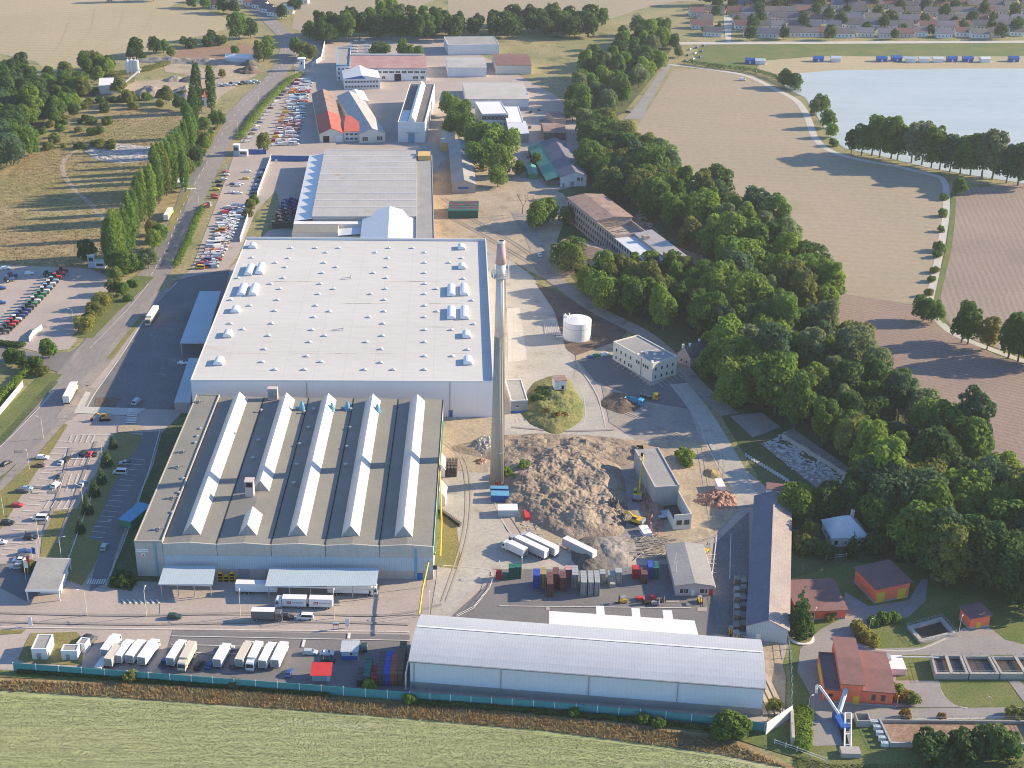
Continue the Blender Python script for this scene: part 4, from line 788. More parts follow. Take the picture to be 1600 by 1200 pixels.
t,fr=shed('pale_green_canopy_hall','pale roofed open hall in front of the dark banded building',(796,222),(826,222),(822,202),5.5,1,R_zinc,W_grey,ax='x')
t,fr=shed('beige_hall','beige flat roofed hall behind the dark banded building',(728,168),(826,168),(822,142),6,1.2,W_panel,W_plain,ax='x')
t,fr=shed('timber_shed','old dark timber shed near the woodland edge',(850,219),(884,219),(884,204),5,2,R_ruin,W_wood,ax='x')
t,fr=shed('brick_ruin','small ruined brick shed beside the woodland',(866,195),(884,194),(885,182),4,1.5,R_ruin,W_brick,ax='x')
fr=Fr((876,292),(916,291),(912,236)); W,D=fr.W,fr.D
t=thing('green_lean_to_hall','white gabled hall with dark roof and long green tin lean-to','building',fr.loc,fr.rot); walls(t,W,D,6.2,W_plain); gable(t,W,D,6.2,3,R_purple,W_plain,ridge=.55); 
mb=MB(); mb.box(-8,0,2,D,0,3.4); mb.obj('lean_to_wall',W_wood,t); MB().prof([(-8.6,3.3),(.2,6.2),(.2,6.4),(-8.6,3.5)],1.6,D+.4).obj('lean_to_roof',R_green,t)
windows(t,fr,'f',[(W*.68,3.6,1.6,2),(W*.82,3.6,.9,2)]); door(t,fr,'f',W*.45,2.2,3,X_grey); door(t,fr,'f',W*.1,1.4,2,X_grey)
t,fr=shed('green_cabin','small green tin cabin between parked cars and a bush',(826,280),(840,280),(838,266),3,1,R_green,X_green)
t,fr=shed('grey_side_office','low beige hall behind the logo corner near leafy street trees',(688,236),(712,236),(710,214),5,0,W_panel,W_yellow)
# hidden middle part of the estate (covered by the caption in the photo): a few plain sheds
t,fr=shed('far_white_shed','far white shed with grey roof beyond the beige hall',(700,120),(760,120),(758,104),7,2,R_saw,W_plain,ax='x')
t,fr=shed('far_brown_shed','far brown roofed shed beyond the beige hall',(775,116),(830,116),(828,98),7,2.2,R_tile,W_cream,ax='x')
t,fr=shed('far_flat_store','far flat roofed store near the hidden lane',(700,86),(780,85),(778,72),8,0,R_grey,W_plain)
# ---- long ruined factory
fr=Fr((887,309),(1008,405),(1050,402),13); W=fr.W; D=21; fr.D=D
t=thing('ruined_factory','long derelict brick factory with three roof sections and rows of empty windows','building',fr.loc,fr.rot)
wa,wb=W*.40,W*.63
walls(t,wa,D,13,W_brick); gable(t,wa,D,13,1.2,R_ruin,W_brick,'x',ov=.5,name='intact_roof')
mb=MB(); mb.box(wa,wb,0,.6,0,12.4); mb.box(wa,wb,D-.6,D,0,11); mb.box(wb-.6,wb,0,D,0,12.8); mb.obj('roofless_wall',W_brick,t); MB().box(wa,wb,.6,D-.6,8,8.6).obj('collapsed_floor',X_rock,t)
mb=MB()
for i in range(12): x=wa+1+i*(wb-wa-2)/11; mb.tube((x,.6,12),(x+rnd.uniform(-2,2),D*.5,13.5+rnd.uniform(-2.5,.6)),.16,4)
mb.obj('bare_rafter',W_wood,t)
MB().box(wb,W,0,D*.55,0,11).obj('rear_wall',W_grey,t); MB().box(wb,W+6,D*.55,D,0,12.4).obj('upper_storey_wall',W_brick,t)
MB().box(wb+.2,W-.2,.2,D*.55,11,11.2).obj('lower_flat_roof',R_zinc,t); MB().prof([(D*.55-.2,12.2),(D+.4,13.6),(D+.4,13.9),(D*.55-.2,12.5)],wb,W+6.3,'x').obj('upper_roof',mat('pale_felt_roof',(.46,.43,.40),(.39,.36,.335),s=.1,s2=1,amt2=.15),t)
for x in (wb+8,W-4): MB().box(x,x+3,D*.56,D*.72,12.6,14.6).obj('roof_dormer',W_brick,t)
wm=None
for z in (1.4,5,8.8):
    n=31 if z>2 else 30
    for i in range(n):
        if wm is None: o=MB().box(-.65,.65,-.06,.04,0,2.1).obj('empty_window',X_gap,t); wm=o.data
        else: o=bpy.data.objects.new('empty_window',wm); col.objects.link(o); o.parent=t
        o.location=(1.8+i*(W-3)/n,-.02,z)
t,fr=shed('roofless_house','small old house with reddish roof mostly behind a round tree',(862,404),(926,422),(920,394),5.5,2.2,R_ruin,W_plain,ax='x',wins=(('f',[(.9,1.2,1,1.4)]),))
# ================================================================ FAR HOUSES, CABINS, SILOS
HS=[(404,14,14,'w','d'),(414,20,12,'w','d'),(428,26,15,'w','d'),(450,22,9,'c','z'),(338,14,12,'w','r'),(355,8,12,'c','d'),(376,6,11,'w','d'),(392,10,11,'w','r'),(472,6,11,'w','d'),(310,5,11,'w','r')]
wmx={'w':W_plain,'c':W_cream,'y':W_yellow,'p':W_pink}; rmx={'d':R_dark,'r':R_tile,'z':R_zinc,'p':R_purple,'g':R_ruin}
def far_house(px,py,wd,wk,rk,dp=9,h=4.2,rot=0,ax='x',group='far village houses'):
    loc=P(px,py); t=thing('village_house',None,'house',loc,rot,group); 
    x=-wd/2; MB().box(x,x+wd,0,dp,0,h).obj('wall',wmx[wk],t)
    gable(t,wd,dp,h,3.4,rmx[rk],wmx[wk],ax,x0=x,ov=.5)
    f=Fr((0,900),(10,900),(10,890)); f.W=wd; f.D=dp
    for k in range(int(wd/3.4)): 
        o=MB().box(-.5,.5,-.05,.02,0,1.3).obj('window',X_glass,t); o.location=(x+1.7+k*3.4,0,1.3)
    MB().box(x+wd*.3,x+wd*.3+.8,dp*.55,dp*.55+.8,h+2,h+4.3).obj('chimney',W_brick,t)
    d={'w':'white','c':'cream','y':'ochre','p':'pinkish'}[wk]; e={'d':'dark','r':'red brown','z':'pale metal','p':'slate grey','g':'rusty'}[rk]
    return later(t,f'{d} village house with {e} roof','house',(px,py),group)
for (a,b,c,d,e) in HS: far_house(a,b,c,d,e,rot=rnd.uniform(-.5,.3))
for r_,(yy,n,x0,st) in enumerate(((14,18,1150,27),(25,19,1090,28),(36,18,1100,29),(47,18,1100,29),(58,17,1112,30))):
    for i in range(n):
        xx=x0+i*st+rnd.uniform(-4,4)
        if 1126<xx<1148: continue
        far_house(xx,yy+rnd.uniform(-2,2),rnd.choice((14,16,19,12)),rnd.choice('wwcpw' if r_ else 'cwy'),rnd.choice('drpdp'),dp=11,rot=rnd.uniform(-.12,.12),group='houses of the lakeside village')
far_house(1150,24,17,'y','r',group='houses of the lakeside village')
sheet('village_street',[(1134,66),(1142,66),(1144,32),(1138,20),(1130,22)],G_slab,4); sheet('village_street',[(1060,66),(2000,62),(2000,65),(1062,70)],G_slab,4)
for i,(a,b,c) in enumerate(((1172,100,'b'),(1188,101,'w'),(1279,97,'b'),(1306,97,'w'),(1378,97,'b'),(1402,96,'b'),(1422,98,'w'),(1444,98,'w'),(1466,98,'w'),(1488,97,'b'),(1513,97,'b'),(1540,98,'w'),(1584,97,'b'))):
    t=thing('lakeside_cabin',None,'cabin',P(a,b),rnd.uniform(-.2,.2),'holiday cabins on the sandy shore'); m=X_blue if c=='b' else R_zinc
    MB().box(-4,4,0,5,0,3).obj('wall',m if c=='b' else W_plain,t); gable(t,8,5,3,1.4,m,W_plain,'x',x0=-4); o=MB().box(-.6,.6,-.06,.02,.1,2.1).obj('door',X_white,t)
    later(t,('bright blue' if c=='b' else 'pale grey')+' holiday cabin on the sandy lake shore','cabin',(a,b),'holiday cabins on the sandy shore')
for i,(a,b) in enumerate(((201,121),(207,120.5),(213,121),(216,122))):
    t=thing('cement_silo',None,'silo',P(a,b),0,'silos of the concrete plant'); mb=MB(); mb.cyl(0,0,3,4.5,.5,1.5,16); mb.cyl(0,0,4.5,13,1.5,1.5,16); mb.cyl(0,0,13,13.8,1.5,.4,16); mb.obj('vessel',X_white,t)
    mb=MB()
    for k in range(4): q=math.pi*(k+.5)/2; mb.tube((1.4*math.cos(q),1.4*math.sin(q),0),(1.4*math.cos(q),1.4*math.sin(q),5),.14,4)
    mb.obj('leg',X_steel,t); MB().tube((.6,0,13.5),(.6,0,15.4),.25).obj('filter',X_steel,t); later(t,'pale upright cement silo','silo',(a,b),'silos of the concrete plant')
t,fr=shed('batching_shed','white sheds of the concrete plant beside the silos',(156,147),(190,146),(188,134),6,2,X_white,W_plain,ax='x')
t,fr=shed('red_roof_cottage','small cottage with orange red roof behind two thin poplars',(319,165),(330,165),(330,156),6,2.4,R_redtin,W_plain,ax='x')
mb=MB(); a=P(194,132); b=P(222,126); mb.tube((a.x,a.y,1),(b.x,b.y,9),.8,6); mb.tube((a.x+8,a.y+2,0),(a.x+8,a.y+2,4),.2); o=mb.obj('conveyor',X_steel); tag(o,'grey inclined conveyor belt below the pale silos','conveyor')
q=P(377,96); t=thing('white_tarp_shelter','bright white tent like shelter beside gravel heaps','shelter',q); MB().box(-12,12,-3,4,0,3).obj('wall',W_plain,t); MB().prof([(-3.4,3),(4.4,3),(.5,6)],-12.4,12.4,'x').obj('tarp',X_white,t)
for (a,b,w_,h_,m,l) in ((148,411,18,17,X_lblue,'tall light blue gatehouse tower with low white annex by a dark tree'),(373,236,14,14,W_bluerib,'pale blue guard hut beside the blue gate wall')):
    t=thing('guard_hut',l,'hut',P(a,b+8)); MB().box(-3.2,.4,0,4,0,6.8).obj('tower',W_bluerib,t); MB().box(.4,5.4,0,4.4,0,3.4).obj('annex',W_plain,t); MB().box(-3.5,.6,-.3,4.3,6.8,7.1).obj('roof',X_white,t); MB().box(-2.6,-.4,-.06,0,3.6,5.6).obj('window',X_glass,t); MB().box(1,4.6,-.06,0,1.2,2.6).obj('annex_window',X_glass,t)
q=P(472,110); t=thing('white_totem_tower','narrow white tower beside the hedge and upper yard','tower',q); MB().box(-2,2,-2,2,0,9).obj('shaft',X_white,t); MB().box(-3,3,-3,3,9,9.8).obj('cap',X_white,t); MB().box(-.5,.5,-2.06,-2,5,7).obj('window',X_glass,t)
# brick hut on the grassy mound
def heap(name,label,cat,c,rx,ry,h,m,seed,rot=0,res=26,rough=.35,flat=.0,kind=None,freq=.13,pos=None):
    o0=pos or P(*c); mb=MB(); v=[];f=[]
    for j in range(res+1):
        for i in range(res+1):
            a=i/res*2-1; b=j/res*2-1; q=Vector((a*rx,b*ry,0)); q.rotate(Matrix.Rotation(rot,3,'Z'))
            r=math.hypot(a,b)*(1+.18*mnoise.noise(Vector((a*1.6+seed,b*1.6,seed*.7))))
            k=max(0,1-r); k=min(1,k/max(.05,1-flat)); z=h*k**.75*(1+rough*mnoise.fractal(Vector((q.x*freq+seed,q.y*freq,seed)),.8,2,4)*1.3)-.25
            v.append((q.x,q.y,z))
    for j in range(res):
        for i in range(res): n=j*(res+1)+i; f.append((n,n+1,n+res+2,n+res+1))
    mb.idx(v,f); o=mb.obj(name,m,None,False); o.location=o0; return tag(o,label,cat,None,kind)
heap('grassy_mound','rounded grassy mound carrying a small brick hut','mound',(864,632),13,27,3.4,G_mound,3,res=60,flat=.45,rough=.25)
fr=Fr((866,620),(884,619),(884,606)); t=thing('mound_hut','small brick hut with broken dark roof on the grassy mound','hut',fr.loc+Vector((0,0,3.2)),fr.rot); walls(t,fr.W,5,4,W_plain); MB().box(-.2,fr.W+.2,-.2,5.2,4,4.25).obj('roof',R_ruin,t); MB().box(fr.W*.6,fr.W*.8,-.06,0,.2,1.8).obj('doorway',X_gap,t)
# demolition heaps
heap('demolition_heap','huge brown heap of earth and rubble filling the demolition site','earth heap',(886,762),24,37,4.0,X_earth,5,rot=.1,res=160,rough=.30,flat=.6,freq=.12)
heap('demolition_heap','lower ridge of earth along the back of the demolition site','earth heap',(885,704),44,13,3.0,X_earth,9,res=70,rough=.4,flat=.3,freq=.12)
heap('grit_heap','black grit heap right of the parked white trailers','heap',(924,868),7,13,3,X_coal,13,res=40)
heap('grit_heap','pale grey grit heap with dark top beside the black heap','heap',(958,862),9,12,2.6,G_mud,17,res=40)
heap('sand_heap','small orange sand heap left of the white site container','heap',(1112,741),3.4,4.5,2,G_rust,19)
heap('scrap_heap','dark heap of twisted scrap beside the excavator','heap',(958,802),6,14,3.4,X_coal,23,res=40,rough=.9,freq=.5)
heap('soil_heap','dark soil heap left of the blue and yellow lorries','heap',(968,630),9,10,2.4,G_soil,29,res=36)
heap('brick_heap','red brick rubble heap below the white site container','heap',(1122,782),9,8,2.4,mat('brick_rubble',(.32,.16,.11),(.40,.25,.19),s=.4,s2=2,amt2=.4,bump=1),31,res=36,rough=.8,freq=.5)
heap('brick_heap','long reddish brick rubble heap behind the ruined factory','heap',(1032,398),16,40,4,MATS['brick_rubble'],37,res=40,rough=.6,rot=.75,freq=.3)
heap('brick_heap','red rubble strip between excavator and half demolished block','heap',(1018,786),5,26,2,MATS['brick_rubble'],38,res=40,rough=.7,freq=.4)
for i,(a,b,rx,ry,h,m,l) in enumerate(((237,144,13,13,5,G_mud,'grey gravel heap left of a leafy tree'),(293,147,14,16,6,G_mud,'steep grey gravel heap beside thin poplars'),(272,125,8,8,4,G_mud,'small grey gravel heap'),(296,126,9,7,4,X_coal,'dark gravel heap on the sandy yard'),(270,96,32,8,4,G_mud,'long low brown spoil ridge'),(325,98,22,8,4,G_mud,'brown spoil ridge right of the longer ridge'),(388,112,11,9,5,G_soil,'brown soil heap near the main road'),(392,101,9,7,5,X_coal,'black heap beside the white shelter'))):
    heap('gravel_heap',l,'heap',(a,b),rx,ry,h,m,41+i,res=24)
# loose rubble: uncountable
def rubble(name,label,pxs,n,smin,smax,m,seed,z=0):
    q=random.Random(seed); mb=MB(); pts=[P(*p) for p in pxs]; xs=[p.x for p in pts]; ys=[p.y for p in pts]
    from mathutils.geometry import intersect_point_tri_2d
    k=0
    while k<n:
        x=q.uniform(min(xs),max(xs)); y=q.uniform(min(ys),max(ys)); ins=False; j=len(pts)-1
        for i in range(len(pts)):
            if (pts[i].y>y)!=(pts[j].y>y) and x<(pts[j].x-pts[i].x)*(y-pts[i].y)/(pts[j].y-pts[i].y)+pts[i].x: ins=not ins
            j=i
        if not ins: continue
        k+=1; s=q.uniform(smin,smax); a=q.uniform(0,6.3); c,sn=math.cos(a),math.sin(a); l,w2,h=s*q.uniform(.8,2.2),s*q.uniform(.4,1),s*q.uniform(.3,.9)
        v=[]
        zz=z(x,y) if callable(z) else z
        for dz in (0,h):
            for (dx,dy) in ((-l,-w2),(l,-w2),(l,w2),(-l,w2)): dx*=q.uniform(.6,1); dy*=q.uniform(.6,1); v.append((x+dx*c-dy*sn,y+dx*sn+dy*c,zz+dz*q.uniform(.5,1) if dz else zz))
        mb.idx(v,[(0,3,2,1),(4,5,6,7),(0,1,5,4),(1,2,6,5),(2,3,7,6),(3,0,4,7)])
    return tag(mb.obj(name,m),label,'rubble',None,'stuff')
dgr=bpy.data.objects['demolition_heap']
def onheap(o):
    from mathutils.bvhtree import BVHTree
    bv=BVHTree.FromPolygons([o.matrix_basis@v.co for v in o.data.vertices],[p.vertices for p in o.data.polygons])
    def f(x,y):
        h=bv.ray_cast(Vector((x,y,80)),Vector((0,0,-1))); return (h[0].z-.12 if h[0] else 0)
    return f
rubble('masonry_rubble','broken masonry and concrete scattered over the big demolition heap',[(810,698),(960,690),(1000,700),(1000,850),(850,850),(800,790)],1500,.1,.34,X_rock,3,onheap(dgr))
rubble('masonry_rubble','pale rubble scattered around the foot of the demolition heap',[(800,780),(850,800),(850,850),(930,850),(1020,830),(1050,850),(960,872),(830,850)],700,.2,.6,X_rock,4)
rubble('white_rubble','white broken rubble patch in the rough meadow',[(136,238),(160,224),(205,228),(246,232),(246,248),(190,254),(150,248)],900,.3,1.0,mat('pale_rubble',(.52,.50,.48),(.42,.40,.38),s=.5,s2=2,amt2=.3),5)
rubble('white_rubble','white rubble lying on the cleared woodland floor',[(1192,694),(1226,676),(1330,745),(1330,770),(1300,772),(1240,735)],380,.3,.9,MATS['pale_rubble'],6)
rubble('factory_rubble','dark rubble beside the ruined factory',[(1000,330),(1050,385),(1100,400),(1110,430),(1060,440),(1040,400),(985,345)],500,.3,1,X_rock,7)
mb=MB(); q=random.Random(5)
for i in range(70):
    c=P(q.uniform(990,1045),q.uniform(838,872)); a=q.gauss(.35,.25); l=q.uniform(2,5); mb.tube((c.x-l*math.cos(a),c.y-l*math.sin(a),.2+q.random()*.9),(c.x+l*math.cos(a),c.y+l*math.sin(a),.2+q.random()*.9),.14,4)
tag(mb.obj('timber_pile',mat('pale_timber',(.42,.38,.32),(.30,.27,.23),s=.5,s2=2,amt2=.3)),'jumbled pile of pale poles and beams above the yard office','timber pile')
mb=MB()
for k in range(17): c=P(1166+k*4.1,712+k*2.5); mb.box(c.x-.35,c.x+.35,c.y-1.6,c.y+1.6,0,.3)
tag(mb.obj('sleeper_row',G_slab),'row of concrete sleepers on grass right of the concrete lane','sleepers')
# ================================================================ VEHICLES
def tree_of(o):
    ch={}
    for x in bpy.data.objects:
        if x.parent: ch.setdefault(x.parent.name,[]).append(x)
    def rec(x): return (x,[rec(y) for y in ch.get(x.name,[])])
    return rec(o)
def copy_rec(n,parent=None,c=None,deep=9):
    o=n[0].copy(); col.objects.link(o)
    if parent is not None: o.parent=parent
    if c is not None: o.color=(*c,1)
    if deep:
        for k in n[1]: copy_rec(k,o,c,deep-1)
    return o
FIRST={}
def place(key,proto,loc,rot,c,sc_=1):
    """first use moves the prototype itself, later uses are copies of thing and parts"""
    if key not in FIRST:
        FIRST[key]=tree_of(proto[key]()); o=FIRST[key][0]
        def rec(n):
            n[0].color=(*c,1)
            for k in n[1]: rec(k)
        rec(FIRST[key])
    else: o=copy_rec(FIRST[key],None,c)
    o.location=loc; o.rotation_euler=(0,0,rot); o.scale=(sc_,)*3; return o
WHEEL={}
def wheel(parent,x,y,r,wd,name='wheel'):
    k=(r,wd)
    if k not in WHEEL:
        mb=MB(); mb.tube((0,-wd/2,0),(0,wd/2,0),r,14); mb.cm=1; mb.tube((0,-wd/2-.01,0),(0,wd/2+.01,0),r*.55,10); o=mb.obj(name,[X_black,X_steel],parent); WHEEL[k]=o.data
    else: o=bpy.data.objects.new(name,WHEEL[k]); col.objects.link(o); o.parent=parent
    o.location=(x,y,r); return o
def car_proto(kind):
    t=thing({'car':'parked_car','suv':'parked_car','van':'parked_van','pickup':'pickup_truck'}[kind],None,'car'); 
    if kind=='car': pr=[(-2.1,.32),(-2.15,.7),(-2.0,.92),(-1.62,.96),(-1.15,1.40),(.25,1.46),(1.0,.98),(1.85,.82),(2.12,.62),(2.15,.32)]; belt=(3,6); hw=.86; hr=.64
    elif kind=='suv': pr=[(-2.2,.38),(-2.25,.8),(-2.2,1.05),(-2.1,1.08),(-1.85,1.68),(.35,1.72),(1.05,1.12),(1.95,.98),(2.2,.75),(2.22,.38)]; belt=(3,6); hw=.92; hr=.74
    elif kind=='van': pr=[(-2.6,.4),(-2.62,1.0),(-2.6,1.15),(-2.6,1.18),(-2.5,2.08),(1.1,2.12),(1.85,1.2),(2.4,1.02),(2.62,.75),(2.62,.4)]; belt=(3,6); hw=.98; hr=.84
    else: pr=[(-2.5,.5),(-2.52,.95),(-2.5,1.02),(-.6,1.04),(-.5,1.7),(.6,1.74),(1.25,1.08),(2.2,.98),(2.45,.75),(2.48,.5)]; belt=(3,6); hw=.92; hr=.74
    b0,b1=belt; n=len(pr); mb=MB()
    def y(i): return hr if b0<i<b1 else hw
    v=[(a,-y(i),z) for i,(a,z) in enumerate(pr)]+[(a,y(i),z) for i,(a,z) in enumerate(pr)]
    low=[i for i in range(n) if i<=b0 or i>=b1]; up=list(range(b0,b1+1))
    mb.idx(v,[tuple(low),tuple(n+i for i in reversed(low)),tuple(up),tuple(n+i for i in reversed(up))]+[((i+1)%n,i,n+i,n+(i+1)%n) for i in range(n)])
    mb.obj('body',X_car,t)
    mb=MB()
    def lerp(a,b,f): return tuple(a[k]+(b[k]-a[k])*f for k in range(3))
    A,B,C_,D_=[Vector(v[i]) for i in (b0,b0+1,b1-1,b1)]
    for s in (-1,1):
        q=[]
        for pt,fx in ((A,.0),(D_,.0),(C_,.0),(B,.0)): q.append(Vector((pt.x,pt.y*(-s)*-1 if s<0 else -pt.y,pt.z)))
        c=sum(q,Vector())/4; q=[c+(p-c)*.84 for p in q]; off=Vector((0,.03*(1 if q[0].y>0 else -1),.01)); q=[p+off for p in q]
        if q[0].y<0: mb.face(q)
        else: mb.face(list(reversed(q)))
    for i,j in ((b0,b0+1),(b1,b1-1)):
        if kind=='pickup' and i==b0: pass
        q=[Vector(v[i]),Vector(v[n+i]),Vector(v[n+j]),Vector(v[j])]; c=sum(q,Vector())/4; d=Vector((1 if i==b1 else -1,0,.6)).normalized()*.03
        q=[c+(p-c)*.86+d for p in q]; mb.face(q if i==b1 else list(reversed(q)))
    mb.obj('glazing',X_glass,t)
    if kind=='pickup': MB().box(-2.4,-.7,-.76,.76,1.0,1.06).obj('load_bed',X_gap,t)
    r=.33 if kind in('car',) else .37
    for x in (-1.3,1.32) if kind!='van' else (-1.6,1.6):
        for s in (-1,1): wheel(t,x,s*(hw-.1),r,.24)
    return t
PROTO={k:(lambda k=k:car_proto(k)) for k in ('car','suv','van','pickup')}
def lorry_cab(t,x0,m=X_car,hw=1.22,h=3.2,name='cab'):
    mb=MB(); mb.prof([(x0,.5),(x0+2.2,.5),(x0+2.25,1.5),(x0+1.95,h-.25),(x0+1.6,h),(x0,h+.05)],-hw,hw); c=mb.obj(name,m,t)
    MB().idx([(x0+2.28,-hw*.9,1.65),(x0+2.28,hw*.9,1.65),(x0+2.03,hw*.84,h-.42),(x0+2.03,-hw*.84,h-.42)],[(0,1,2,3)]).obj('windscreen',X_glass,c)
    mb=MB()
    for s in (-1,1):
        q=[(x0+1.0,s*(hw+.02),1.65),(x0+2.0,s*(hw+.02),1.65),(x0+1.75,s*(hw+.02),h-.6),(x0+1.0,s*(hw+.02),h-.6)]; mb.face(q if s<0 else q[::-1])
    mb.obj('side_window',X_glass,c); mb=MB()
    mb.box(x0+2.2,x0+2.32,-hw,hw,.45,.85); mb.obj('bumper',X_grey,c); return c
def box_truck(box_l=7.2,boxm=X_car,name='box_truck'):
    t=thing(name,None,'truck'); lorry_cab(t,box_l/2+.2); L=box_l/2
    MB().box(-L,L,-1.27,1.27,1.05,3.75).obj('box_body',boxm,t); MB().box(-L-.02,-L+.04,-1.1,1.1,1.2,3.6).obj('rear_door',X_grey,t); MB().box(-L,L+1.8,-.45,.45,.6,1.0).obj('chassis',X_gap,t)
    for x in (-L+1.7,L+1.4):
        for s in (-1,1): wheel(t,x,s*1.08,.5,.32)
    return t
PROTO['box_truck']=lambda:box_truck()
PROTO['long_truck']=lambda:box_truck(8.4)
def semi(tractor=True,name='articulated_lorry',L=13.4):
    t=thing(name,None,'truck')
    if tractor: lorry_cab(t,L/2+.5,h=3.5)
    tr=MB().box(-L/2,L/2,-1.28,1.28,1.15,4.0).obj('trailer_body',X_car,t); MB().box(-L/2+.02,L/2-.02,-1.26,1.26,4.0,4.06).obj('trailer_roof',X_white,tr); MB().box(-L/2-.03,-L/2+.02,-1.15,1.15,1.3,3.85).obj('rear_door',X_white,tr); MB().box(-L/2,L/2+(2 if tractor else 0),-.5,.5,.75,1.12).obj('chassis',X_gap,t)
    for x in ([-L/2+1.6,-L/2+2.9,-L/2+4.2]+([L/2-.6,L/2+2.3] if tractor else [])):
        for s in (-1,1): wheel(t,x,s*1.05,.5,.34)
    if not tractor:
        mb=MB()
        for s in (-1,1): mb.box(L/2-2.6,L/2-2.4,s*.8-.1,s*.8+.1,0,1.15)
        mb.obj('landing_leg',X_grey,t)
    return t
PROTO['semi']=lambda:semi(); PROTO['trailer']=lambda:semi(False,'parked_trailer')
def tractor():
    t=thing('farm_tractor',None,'tractor'); mb=MB(); mb.prof([(-.4,.9),(2.0,.8),(2.05,1.5),(.3,1.75),(-.4,1.7)],-.5,.5); mb.obj('bonnet',X_car,t)
    MB().box(-1.7,-.2,-.75,.75,1.0,1.5).obj('rear_body',X_car,t); mb=MB(); mb.idx([(-1.6,-.75,1.5),(-.1,-.75,1.5),(-.1,.75,1.5),(-1.6,.75,1.5),(-1.5,-.65,2.75),(-.3,-.65,2.75),(-.3,.65,2.75),(-1.5,.65,2.75)],[(4,5,6,7),(0,1,5,4),(1,2,6,5),(2,3,7,6),(3,0,4,7)]); mb.obj('cab_glass',X_glass,t); MB().box(-1.6,-.2,-.72,.72,2.75,2.9).obj('cab_roof',X_car,t)
    for s in (-1,1): wheel(t,-1.1,s*1.0,.85,.45); wheel(t,1.5,s*.85,.5,.3)
    return t
PROTO['tractor']=tractor
CW=(.72,.72,.71); CS=(.42,.46,.50); CK=(.025,.026,.03); CG=(.11,.115,.125); CB=(.04,.09,.26); CR=(.50,.045,.05); CN=(.02,.07,.055); CBr=(.20,.12,.08); CY=(.68,.42,.03); CLB=(.25,.42,.55); CO=(.62,.24,.06); CC=(.62,.56,.45); CGr=(.05,.28,.13); CP=(.55,.33,.32)
CT=(.42,.42,.43)  # white trailers' sides: shade painted in as grey
CNAME={CT:'grey',CW:'white',CS:'silver',CK:'black',CG:'dark grey',CB:'blue',CR:'red',CN:'dark green',CBr:'brown',CY:'yellow',CLB:'pale blue',CO:'orange',CC:'cream',CGr:'green',CP:'pink red'}
def veh(kind,px,py,rot,c,extra='',group=None,cat=None,label=None,z=0,s=1):
    o=place(kind,PROTO,P(px,py)+Vector((0,0,z)),rot,c,s); cat=cat or {'car':'car','suv':'car','van':'van','pickup':'pickup','tractor':'tractor'}.get(kind,'truck')
    o['category']=cat
    if group: o['group']=group
    elif 'group' in o: del o['group']
    nm={'car':'car','suv':'estate car','van':'van','pickup':'pickup','box_truck':'box lorry','long_truck':'long box lorry','semi':'articulated lorry','trailer':'trailer','tractor':'tractor'}[kind]
    if label: o['label']=label
    else: PEND.append((o,(CNAME[c]+' '+nm+' '+extra).strip(),(px,py)))
    return o
VD=ang((140,840),(215,690))            # the inner street's direction
PK=R(78)
for a in ((67,717,0,CW,'suv'),(62,729,3.14,CBr,'car'),(97,724,PK,CS,'car'),(104.5,720,PK,CK,'suv'),(131,710,PK,CK,'suv'),(142,711,PK,CR,'car'),(152,710,PK,CG,'car'),(94,745,PK,CG,'car'),(87.5,760,PK,CW,'suv'),(130,758,PK,CS,'suv'),(37,769,0,CG,'suv'),(42,765,0,CLB,'car'),(27,791,0,CR,'car'),(70,805,3.1,CG,'car'),(12,819,0,CK,'suv'),(48,842,0,CK,'suv'),(39,865,.4,CB,'suv'),(36,871,.4,CG,'car'),(30,877,3.2,CW,'car'),(26,888,3.2,CS,'suv'),(1,849,0,CW,'car'),(163,857,VD,CS,'suv')):
    veh(a[4],a[0],a[1],a[2],a[3],'of staff car park','cars in the staff car park')
veh('van',63,812,3.14,CW,label='white minibus parked at the grass edge of the staff car park'); veh('pickup',196,726,3.14,CS,label='silver pickup with covered bed on the inner street bays'); veh('van',188,740,3.14,CW,label='white delivery van just in front of the silver pickup')
veh('car',10,726,R(60),CK,label='black car driving on the main road at the far left'); veh('van',214,630,R(75),CS,label='silver flatbed van near the zebra crossing'); 
for a in ((135,1000,PK,CK,'suv','black estate car right of the tilted small cabin'),(144,1003,PK,CG,'suv','dark estate car second from the tilted small cabin'),(273,966,0,CN,'suv','dark green estate car alone on the wide yard road'),(448,967,0,CK,'suv','black car between the flatbed lorry and the white hatchback van'),(311,1042,PK,CK,'suv','black estate car between cream lorry and small blue car'),(328,1041,PK,CB,'car','blue hatchback beside the black estate car in the lorry row'),(366,1040,PK,CG,'suv','dark car between two white lorries near the fence'),(257,1038,PK,CB,'pickup','blue pickup among the parked box lorries'),(452,1054,R(84),CB,'car','bright blue car right end of the lorry row by the fence'),(485,1022,0,CS,'suv','silver estate car beside the pale site cabin'),(511,1023,0,CW,'car','white saloon right behind the silver estate car'),(513,1034,0,CK,'car','black car in shade in front of the white saloon'),(356,1014,0,CS,'car','silver car behind the white lorry in the middle of the row'),(569,1014,R(95),CN,'suv','green car beside the pale site cabin'),(285,569,.1,CW,'car','white car alone in the shade of the white hall'),(945,556,.5,CW,'suv','white estate car beside the cream office block'),(932,557,.5,CGr,'car','green car near the white estate car by the office block'),(923,560,.4,CB,'car','small blue car left of the green car'),(843,400,R(95),CW,'suv','white car alone on the sandy lane'),(981,176,.1,CK,'car','black car on the turning area by the tan field'),(553,119,-.2,CW,'car','white car in the shade of the square tower block'),(1160,126,0,CW,'van','small white van in the tan field'),(335,306,.3,CR,'car','red car beside the road edge of the upper car park')):
    veh(a[4],a[0],a[1],a[2],a[3],label=a[5])
